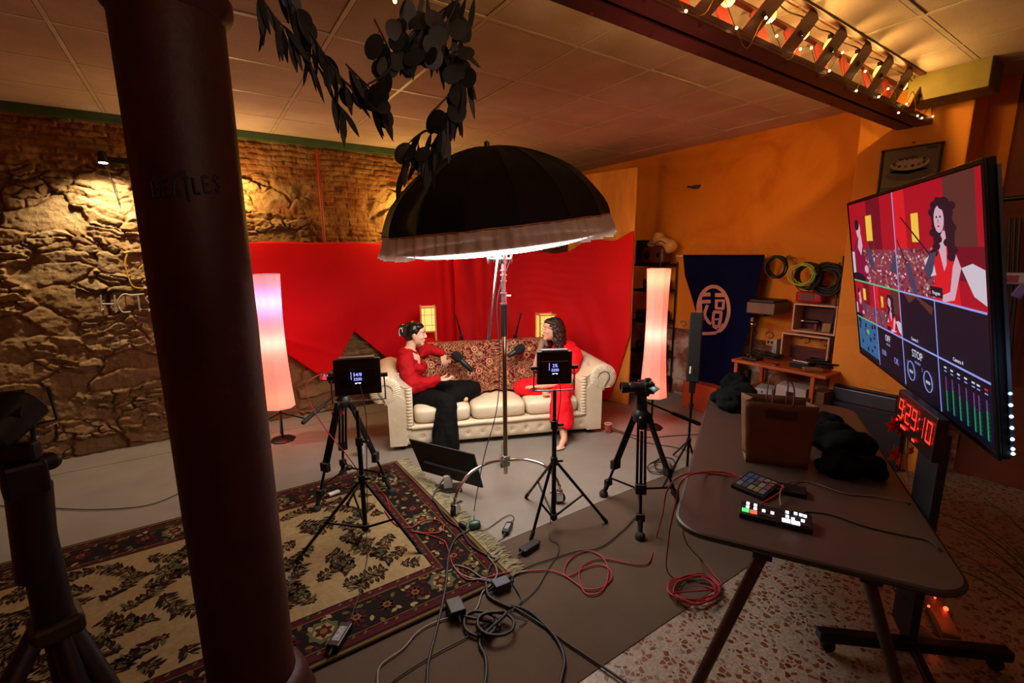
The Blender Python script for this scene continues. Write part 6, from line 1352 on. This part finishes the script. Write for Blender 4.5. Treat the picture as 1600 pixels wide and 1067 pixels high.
gadget(4.82,2.58,.14,.16,.035,'small black mixer at the banner end of the bench top','mixer',BLK,'audio_mixer')
gadget(4.90,2.12,.14,.18,.06,'black device with white keys in the middle of the bench top','device',BLK,'small_keyboard',knobs=3)
thing_box('handheld_tool','tan handled tool lying on the front edge of the bench','tool',(4.80,1.98,ZB+.02),(.08,.17,.04),M('tan_plastic','7a5230',.5),.6,.012)
thing_box('flat_red_folder','flat red-brown folder on the front of the bench top','folder',(4.78,2.40,ZB+.006),(.10,.20,.010),M('folder_red','7a2a12',.5),.1,.002)
for i,(x,y) in enumerate(((5.05,2.60),(5.0,2.45),(5.12,2.05),(5.02,1.95))):
    pts=[(x+ (.07+.02*math.sin(k*1.1))*math.cos(k*.8),y+(.09+.03*math.cos(k*.7))*math.sin(k*.8),ZB+.01+.0012*k+.02*abs(math.sin(k*.5))) for k in range(40)]
    tag(MB().tube(spline(pts,2),.006,6).build('cable_tangle',BLKC,sharp=0),'tangled black cable heap on the bench top, '+('against the wall at the banner end','front of the banner end','under the lower cube shelf','nearest the pilaster')[i],'cable','black cable heaps on the bench')
ks=tag(MB().box((4.86,2.12,ZB+.067),(.02,.14,.008)).build('white_keys',WHT,bpy.data.objects['small_keyboard']))
mbx=[(4.90,2.66,.445,.07,.05,.20,'slim black box standing at the banner end of the bench shelf',BLK,'black_box',0),(4.85,2.42,.45,.22,.16,.07,'tilted white labelled carton on the bench shelf',M('white_carton','8a8a90',.6),'white_carton',.25),(4.85,2.14,.45,.20,.28,.15,'white box with dark badge on the bench shelf',M('white_box','9a9496',.6),'gadget_box',.05)]
for x,y,z,sx,sy,sz,lab,mt,nm,ro_ in mbx:
    r=empty(nm,lab,'box',(x,y,z)); MB().box((x,y,z+sz/2),(sx,sy,sz),zrot(ro_)).build('carton',mt,r,bevel=.004); MB().box((x-sx/2-.001,y,z+sz*.5),(.002,sy*.25,sz*.3),zrot(0)).build('printed_badge',BLK,r)
thing_box('kraft_box','small brown carton on the bench shelf at the table end','box',(4.86,1.90,.53),(.20,.12,.15),KR)
# audio gear stack below frieze
g0=V((4.97,1.855,.6)); gz=.66
r_=empty('mixing_console','wide dark mixing console with a grey metal edge, cables piled on top','mixer',(5.12,1.6,.42)); MB().box((5.13,1.60,.575),(.36,.50,.13)).build('console_body',M('grey_metal_edge','4a4a55',.4,.5),r_,bevel=.01); MB().box((5.13,1.60,.65),(.35,.49,.025)).build('control_surface',BLK,r_,bevel=.004)
for i in range(4):
    for j in range(5): MB().cyl((5.02+.06*i,1.42+.08*j,.662),(5.02+.06*i,1.42+.08*j,.674),.009,n=10).build('knob',RUB,r_)
MB().box((4.99,1.74,.664),(.05,.12,.002)).build('title_strip',M('pale_strip','6a5f58',.6),r_)
pts=[(5.10+(.09+.01*math.sin(k))*math.cos(k*.75),1.72+(.12+.015*math.cos(k*1.3))*math.sin(k*.75),.685+.0015*k) for k in range(34)]
tag(MB().tube(spline(pts+[(5.0,1.6,.70),(4.99,1.45,.69)],2),.004,6).build('cable_coil',M('white_cable','a08a84',.6),sharp=0),'white cable coil lying on the mixing console','cable')
gadget(5.14,1.47,.2,.2,.07,'small dark device with tangled wires at the right of the console','device',BLK,'wire_box',z=.675,knobs=2)
cf=empty('flight_case','black and grey equipment case under the mixing console','case',(5.13,1.58,0)); MB().box((5.12,1.58,.25),(.42,.62,.48)).build('case_body',M('dark_case','14141a',.6),cf,bevel=.012); 
for z in (.02,.49): MB().box((4.905,1.58,z+.01),(.012,.63,.03)).build('metal_edge',M('grey_edge','3c3c46',.4,.6),cf)
# autumn maple leaves
mp=empty('maple_garland','orange-red artificial maple leaves on a thin vine near the clock','decoration',G(1410,740,.7)); zv=1.80
MB().tube(spline([PZ(1421,675,zv),PZ(1417,690,zv),PZ(1416,712,zv-.02),PZ(1417,735,zv),PZ(1420,755,zv)],5),.003,5).build('vine',M('vine_green','5a5a20',.6),mp)
def maple(c,sz,rot,mt):
    out=[]; tips=[(90,1),(62,.55),(38,.95),(14,.52),(-12,.82),(-40,.5),(-90,.40),(-140,.5),(192,.82),(166,.52),(142,.95),(118,.55)]
    for a,r in tips: out.append((sz*r*math.cos(R(a+rot)),sz*r*math.sin(R(a+rot))))
    out.append(out[0]); mb=MB(); ctr=c-_f*.006; P3=[c+(RT*x-DN*y)*1.3+_f*(.012*math.sin(x*90)) for x,y in out[:-1]]; n=len(P3); mb.add([ctr]+P3,[(0,i+1,(i+1)%n+1) for i in range(n)],False); mb.build('leaf',mt,mp,solid=.001)
MR=M('maple_red','a8200e',.6); MO=M('maple_orange','b8481a',.6)
for (px,py,s_,rt2,mt) in ((1396,666,.034,20,MR),(1404,675,.026,-30,MO),(1398,711,.034,10,MR),(1405,721,.022,60,MO),(1424,705,.022,0,MR),(1428,692,.014,30,MO)): maple(PZ(px,py,zv-.03),s_,rt2,mt)
for (a,b) in (((1404,675),(1417,705)),((1400,711),(1416,710)),((1424,705),(1417,715))): MB().tube([PZ(*a,zv-.02),PZ((a[0]+b[0])/2,(a[1]+b[1])/2-3,zv-.01),PZ(*b,zv)],.0016,4).build('stalk',M('stalk','6a3a1a',.6),mp)
# ============================================================ STUFF UNDER THE TABLE
g=G(1470,965,.05); r_=empty('power_strip','power strip with red glowing switches under the right end of the table','power strip',(g.x,g.y,0))
MB().box(g,(.30,.07,.045),zrot(.5)).build('strip_body',M('cream_strip','7a6244',.5),r_,bevel=.006)
for px,py,s_ in ((1478,951,.011),(1451,947,.006),(1461,934,.005)): MB().ball(G(px,py,.085),(s_,s_,s_),n=8,m=6).build('switch_light',E('neon_red',(1,.03,.01,1),10),r_)
light('switch_glow','POINT',G(1470,948,.14),.12,(1,.1,.03),shadow_soft_size=.02)
g=G(1435,985,.06); tag(MB().ball(g,(.035,.055,.035),zrot(.4)).build('cream_pouch',M('cream_pouch','8a6a5a',.6)),'small cream pouch on the floor beside the power strip','pouch')
cable([G(1393,910,.5),G(1400,925,.35),G(1420,940,.2),G(1445,952,.08)],.004,LGC,'pale cable hanging from under the table to the power strip')
# wood-coloured wedge cover beyond
# ============================================================ GRASS PLANT at the right edge
pc3=V((2.55,-.02,0)); gp=empty('grass_plant','spiky dark grass-leaved plant at the bottom right edge','plant',pc3)
MB().lathe([(.001,0),(.10,0),(.13,.24),(.12,.24),(.095,.02)],pc3,n=28).build('pot',M('terracotta_pot','5a3018',.7),gp)
MB().lathe([(.001,.21),(.12,.21)],pc3,n=28).build('soil',M('soil','1a120c',.95),gp)
mb=MB(); pr=random.Random(9)
for k in range(95):
    a=pr.uniform(0,6.283); L=pr.uniform(.5,1.05); sp2=pr.uniform(.15,.75); pts=[]; w0=pr.uniform(.006,.011)
    for j in range(11):
        q=j/10; r=sp2*q**1.4*L; z=.22+L*.95*q-.75*L*sp2*q**2.6; pts.append(pc3+V((r*math.cos(a),r*math.sin(a),max(.02,z))))
    for j in range(10):
        d=(pts[j+1]-pts[j]).normalized(); s_=d.cross(V((0,0,1))).normalized(); wa=w0*(1-j/10)+.0008; wb2=w0*(1-(j+1)/10)+.0008
        mb.add([pts[j]-s_*wa,pts[j]+s_*wa,pts[j+1]+s_*wb2,pts[j+1]-s_*wb2],[(0,1,2,3)],False)
mb.build('foliage',M('dark_grass','1c2410',.6),gp,solid=.0008,sharp=0)
# cables and toy on the far right wall
for i,(px,sag) in enumerate(((1572,40),(1580,60),(1588,30))):
    X5=5.28; tag(MB().tube(spline([PX(px+6,340,X5),PX(px-2,460+sag*.4,X5-.03),PX(px-26+i*6,600,X5)],8),.010,6).build('hanging_cable',BLKC),('left','middle','right')[i]+' black cable of three hanging on the dark wall behind the television','cable','black cables on the far right wall')
p_=PX(1585,435,5.2); r_=empty('toy_blaster','white and purple plastic toy blaster hanging on the dark right wall','toy',p_)
MB().box(p_,(.06,.22,.09)).build('toy_body',M('pale_violet','8a86a8',.5),r_,bevel=.02); MB().box(p_+V((0,-.05,-.09)),(.05,.07,.12),Matrix.Rotation(.4,3,'X')).build('toy_grip',M('toy_purple','5a4a9a',.5),r_,bevel=.012); MB().cyl(p_+V((0,.1,.01)),p_+V((0,.18,.01)),.03,n=16).build('toy_barrel',WHT,r_); MB().box(p_+V((-.032,.02,.0)),(.004,.09,.05)).build('toy_red_panel',M('toy_red','7a1424',.5),r_,bevel=.001)
p_=PX(1575,312,5.2); tag(MB().cyl(p_+V((0,.08,0)),p_+V((0,-.5,.03)),.018).build('black_pole',BLKM),'short black horizontal bar on the dark wall behind the television','bar')
tag(MB().box((5.26,.05,1.72),(.18,.8,.02)).build('wall_shelf',M('yellow_wood','b0701c',.6),bevel=.002),'narrow yellow wooden shelf on the far right wall','shelf')
# ============================================================ STRING LIGHTS
BW=M('warm_wire','2a1408',.6)
def bulb(c,k):
    r=empty('festoon_bulb',('%s warm round bulb of the festoon string, counted from the pilaster end'%('first','second','third','fourth','fifth','sixth','seventh','eighth','ninth','tenth')[k]),'light bulb',c,'festoon bulbs along the lattice beam')
    MB().lathe([(.001,-.042),(.018,-.038),(.031,-.024),(.034,-.006),(.028,.014),(.017,.028),(.014,.036)],c,n=18).build('glass_globe',E('bulb_glow',(1,.42,.045,1),7),r,sharp=0)
    MB().lathe([(.014,.034),(.016,.036),(.016,.06),(.006,.066),(.001,.066)],c,n=14).build('socket',BLK,r)
BY=1.465; bpx=[(1203,12),(1255,42),(1297,68),(1340,85),(1375,102),(1412,115)]
bl_=[PY(x,y,BY) for x,y in bpx]; bl_=[V((b.x,b.y,min(b.z,3.12))) for b in bl_]
bl_=[V((bl_[0].x-.37*k,BY,3.1)) for k in (4,3,2,1)]+bl_
wpts=[]
for i,c in enumerate(bl_):
    bulb(c,len(bl_)-1-i); wpts+=[c+V((0,.0,.07)),c+V((.18,.0,.055))]
    light('festoon_light','POINT',c+V((0,-.01,-.055)),7.5,(1,.56,.14),shadow_soft_size=.012)
tag(MB().tube(spline(wpts,4),.004,6).build('bulb_wire',BLKC),'dark wire carrying the festoon bulbs along the lattice beam','wire')
fw=[]; pr=random.Random(4)
for k in range(46):
    x=4.95-k*.12; fw.append(V((x,1.395-.012*abs(math.sin(k*1.7)),3.0+.10*math.sin(k*1.9)*(.4+.6*abs(math.sin(k*.35)))-.05)))
fr_=empty('fairy_lights','thin wire of tiny warm fairy lights draped over the lattice beam','fairy lights',fw[0]); MB().tube(spline(fw,5),.0022,5,cap=False).build('thin_wire',M('gold_wire','a0701c',.4,.6),fr_)
FL=E('fairy_glow',(1,.62,.22,1),12)
for k in range(0,40,1):
    if k%3!=1: MB().ball(fw[k]+V((0,-.004,0)),.0065,n=8,m=6).build('tiny_bulb',FL,fr_)
# ============================================================ WALL SPOTLIGHT, NEON SIGN
p_=PY(160,246,BACK-.28); sl=empty('wall_spotlight','black double-headed spotlight bracket lit above the rubble wall','spotlight',p_)
MB().box(p_+V((.16,.17,.01)),(.34,.04,.05)).build('mounting_bar',BLK,sl,bevel=.004)
MB().lathe([(.026,.05),(.03,.045),(.034,-.02),(.042,-.05),(.036,-.05),(.03,-.03)],p_+V((0,.0,.0)),(0,.15,1),22).build('lamp_head',BLK,sl); MB().lathe([(.001,-.044),(.034,-.046)],p_,(0,.15,1),20).build('lit_lens',E('spot_lens',(1,.93,.75,1),25),sl); MB().cyl(p_+V((0,.0,.03)),p_+V((.02,.17,.02)),.008).build('arm',BLK,sl)
q_2=p_+V((.24,0,.01)); MB().lathe([(.026,.05),(.03,.045),(.034,-.02),(.042,-.05),(.036,-.05),(.03,-.03)],q_2,(.5,-.2,1),22).build('lamp_head',BLK,sl); MB().cyl(q_2+V((0,.02,.02)),q_2+V((0,.17,.0)),.008).build('arm',BLK,sl)
tag(MB().tube(spline([p_+V((.0,.1,-.06)),p_+V((.02,.16,-.15)),p_+V((.05,.19,-.4))],5),.004,5).build('lamp_cable',BLKC,bpy.data.objects['wall_spotlight']))
NY=BACK-.19; ng=empty('neon_sign','unlit tube lettering sign on the rubble wall, half hidden by the pillar','sign',PY(220,450,NY)); NW=M('neon_tube_white','a49c92',.3); NYL=M('neon_tube_yellow','b08a1e',.3)
def nt(pts,m,r=.007): MB().tube(spline([PY(x,y,NY) for x,y in pts],5) if len(pts)>2 else [PY(x,y,NY) for x,y in pts],r,8).build('tube_letter',m,ng)
zS=lambda x,y:(x/2.963,400+y/2.963)
nt([zS(466,180),zS(470,255)],NW); nt([zS(468,222),zS(528,222)],NW); nt([zS(530,180),zS(536,262)],NW); nt([zS(606,182),zS(570,178),zS(545,215),zS(565,258),zS(606,258)],NW); nt([zS(606,182),zS(668,176)],NW); nt([zS(640,182),zS(648,256)],NW); nt([zS(700,180),zS(676,195),zS(690,218),zS(706,235),zS(690,256)],NW)
nt([zS(590,-10),zS(580,30),zS(592,90),zS(615,140),zS(660,150),zS(720,150)],NYL); nt([zS(680,30),zS(645,60),zS(660,95),zS(700,95)],NYL)
for k_ in ((470,250),(536,258),(570,178),(648,250),(592,90)):
    a_=PY(*zS(*k_),NY); MB().cyl(a_,V((a_.x,BACK-.03,a_.z)),.004,n=6).build('standoff',WHT,ng)
nt([zS(560,-30),zS(575,-15),zS(600,-20)],NYL,.005)
# ============================================================ EUCALYPTUS GARLAND
LFM=M('eucalyptus_leaf','0e1610',.6,var=.3,scale=20); STM=M('eucalyptus_stem','1e140c',.7)
ga=empty('eucalyptus_garland','dark artificial eucalyptus garland drooping from the ceiling beside the pillar','garland',AT(620,40,1.6))
lf=MB(); sm_=MB(); gr=random.Random(21)
def aleaf(c,d,L,W_,tw):
    d=V(d).normalized(); s_=d.cross(_f+V((gr.uniform(-.6,.6),gr.uniform(-.6,.6),gr.uniform(-.3,.3)))).normalized(); n_=d.cross(s_); pts=[]; N=8
    l=[];r=[]
    for k in range(N+1):
        q=k/N; w_=W_*math.sin(math.pi*min(.98,q*.94+.03))**(.5 if W_>.016 else .9); cpt=c+d*L*q+n_*(.12*L*q*q*tw); l.append(cpt+s_*w_+n_*.1*w_); r.append(cpt-s_*w_+n_*.1*w_)
    lf.add(l+r,[(i,i+1,N+2+i,N+1+i) for i in range(N)],False)
def strand(pts,dist,kind,dn=1.0,back=.0):
    P3=[AT(x,y,dist+back*i) for i,(x,y) in enumerate(pts)]; sp3=spline(P3,7); sm_.tube(sp3,.0028,5,cap=False)
    for i in range(1,len(sp3)-1):
        for rep in range(2):
            if gr.random()>dn*(.72 if rep==0 else .42): continue
            t_=(sp3[i+1]-sp3[i-1]).normalized(); d=(t_*gr.uniform(.5,1.0)+V((gr.uniform(-.6,.6),gr.uniform(-.6,.6),gr.uniform(-.9,.15)))).normalized()
            kd=kind if kind!='m' else gr.choice('rlll')
            b=sp3[i]+d*gr.uniform(.01,.03); sm_.cyl(sp3[i],b,.0012,n=4)
            if kd=='r': aleaf(b,d,gr.uniform(.055,.075),gr.uniform(.022,.033),gr.uniform(-1,1))
            else: aleaf(b,(d+V((0,0,-.8))).normalized(),gr.uniform(.07,.11),gr.uniform(.0065,.010),gr.uniform(-1,1))
strand([(395,-30),(420,15),(450,50),(478,85)],1.62,'l',.75); strand([(425,-40),(465,20),(492,62),(520,105),(553,142),(592,168)],1.60,'m',.8); strand([(470,60),(500,110),(520,150),(532,168)],1.63,'l',.6); strand([(540,100),(565,125),(590,150),(604,172)],1.58,'m',.6)
strand([(585,30),(612,100),(570,135)],1.55,'r',.35); strand([(640,-20),(625,40),(635,75),(605,105)],1.57,'r',.5)
strand([(750,-20),(700,10),(660,40),(630,80)],1.60,'m',.95); strand([(720,-10),(690,50),(660,75)],1.56,'r',.8); strand([(670,-30),(668,30),(690,80),(712,70)],1.62,'m',.9)
strand([(700,-20),(718,40),(722,90),(712,130),(705,165),(690,205),(668,232),(632,250)],1.59,'m',.78); strand([(715,90),(725,120),(716,160),(712,180)],1.61,'l',.6); strand([(690,190),(685,215),(662,255)],1.58,'l',.7); strand([(700,150),(672,178)],1.57,'r',.7); strand([(680,200),(650,215),(628,262)],1.60,'m',.8)
sm_.build('stems',STM,ga,sharp=0); lf.build('leaves',LFM,ga,solid=.0007,sharp=0)
tag(MB().cyl(AT(640,-60,1.6),V((AT(640,-60,1.6).x,AT(640,-60,1.6).y,CEIL)),.003).build('hanging_wire',STM,ga))
c=AT(617,2,1.62); MB().ball(c,.006,n=8,m=6).build('tiny_light',E('garland_led',(1,.9,.1,1),20),ga)
# ============================================================ FOREGROUND TRIPOD (left edge)
FD=1.38; ft_=empty('tall_tripod','dark out-of-the-way tripod with a bulky lamp head at the left edge','tripod',V((-.36,1.33,0)))
DKB=M('blue_black_metal','0d0c14',.5,.3)
def FA(x,y,d=FD): return AT(x,y,d)
base_=FA(86,965); topc=FA(38,745)
MB().cyl(base_,topc,.034,.030,n=18).build('column',DKB,ft_); 
MB().box(topc+V((0,0,.0)),(.072,.07,.075),zrot(.3)).build('head_block',DKB,ft_,bevel=.01); MB().caps(FA(30,728),FA(78,720),.018,.020).build('tilt_knob',DKB,ft_); MB().cyl(FA(62,745),FA(74,737),.004).build('chrome_pin',CHR,ft_)
MB().box(FA(88,975),(.09,.085,.045),zrot(.3)).build('leg_collar',M('brown_black_collar','1e120e',.5),ft_,bevel=.01)
MB().cyl(base_+V((0,0,-.02)),FA(118,1110),.026,n=14).build('centre_column',DKB,ft_)
for a,b in (((60,985),(-10,1120)),((110,985),(205,1130)),((95,985),(140,1130))): MB().tube([FA(*a),FA(*b,FD-.1),V(( (FA(*b,FD-.1)*2.4-FA(*a)*1.4).x,(FA(*b,FD-.1)*2.4-FA(*a)*1.4).y,.02))],.022,12).build('leg',DKB,ft_)
MB().cyl(FA(45,760),FA(60,900),.038,.036,n=16).build('sleeve',DKB,ft_)
lh=empty('hooded_lamp','bulky dark lamp head on the tripod at the left edge','studio light',FA(15,650)); MB().lathe([(.001,-.06),(.028,-.06),(.034,-.03),(.040,.02),(.044,.045),(.036,.05),(.001,.05)],FA(14,658),V((.25,.5,.35)),24).build('housing',DKB,lh,bevel=.004)
mb=MB(); mb.box(FA(22,705),(.09,.025,.04),zrot(-.5)); mb.build('bracket',DKB,lh,bevel=.005); MB().box(FA(4,634),(.06,.07,.010),Matrix.Rotation(.6,3,'X')).build('barn_door',DKB,lh)
cable([FA(50,655),FA(55,720),FA(62,800),FA(85,860),FA(98,905),FA(96,955)],.0045,BLKC,'black cable looping down beside the left edge tripod',z=0)
cable([FA(96,955),FA(92,1000),FA(108,1040)],.004,BLKC,'short black cable end below the collar of the left edge tripod',z=0)
# black bracket arm on the rubble wall behind it
tag(MB().tube([PY(75,605,BACK-.10),PY(90,655,BACK-.25),PY(55,663,BACK-.15)],.016,8).build('wall_bracket',BLKM),'bent black metal bracket on the rubble wall above the carpet','bracket')
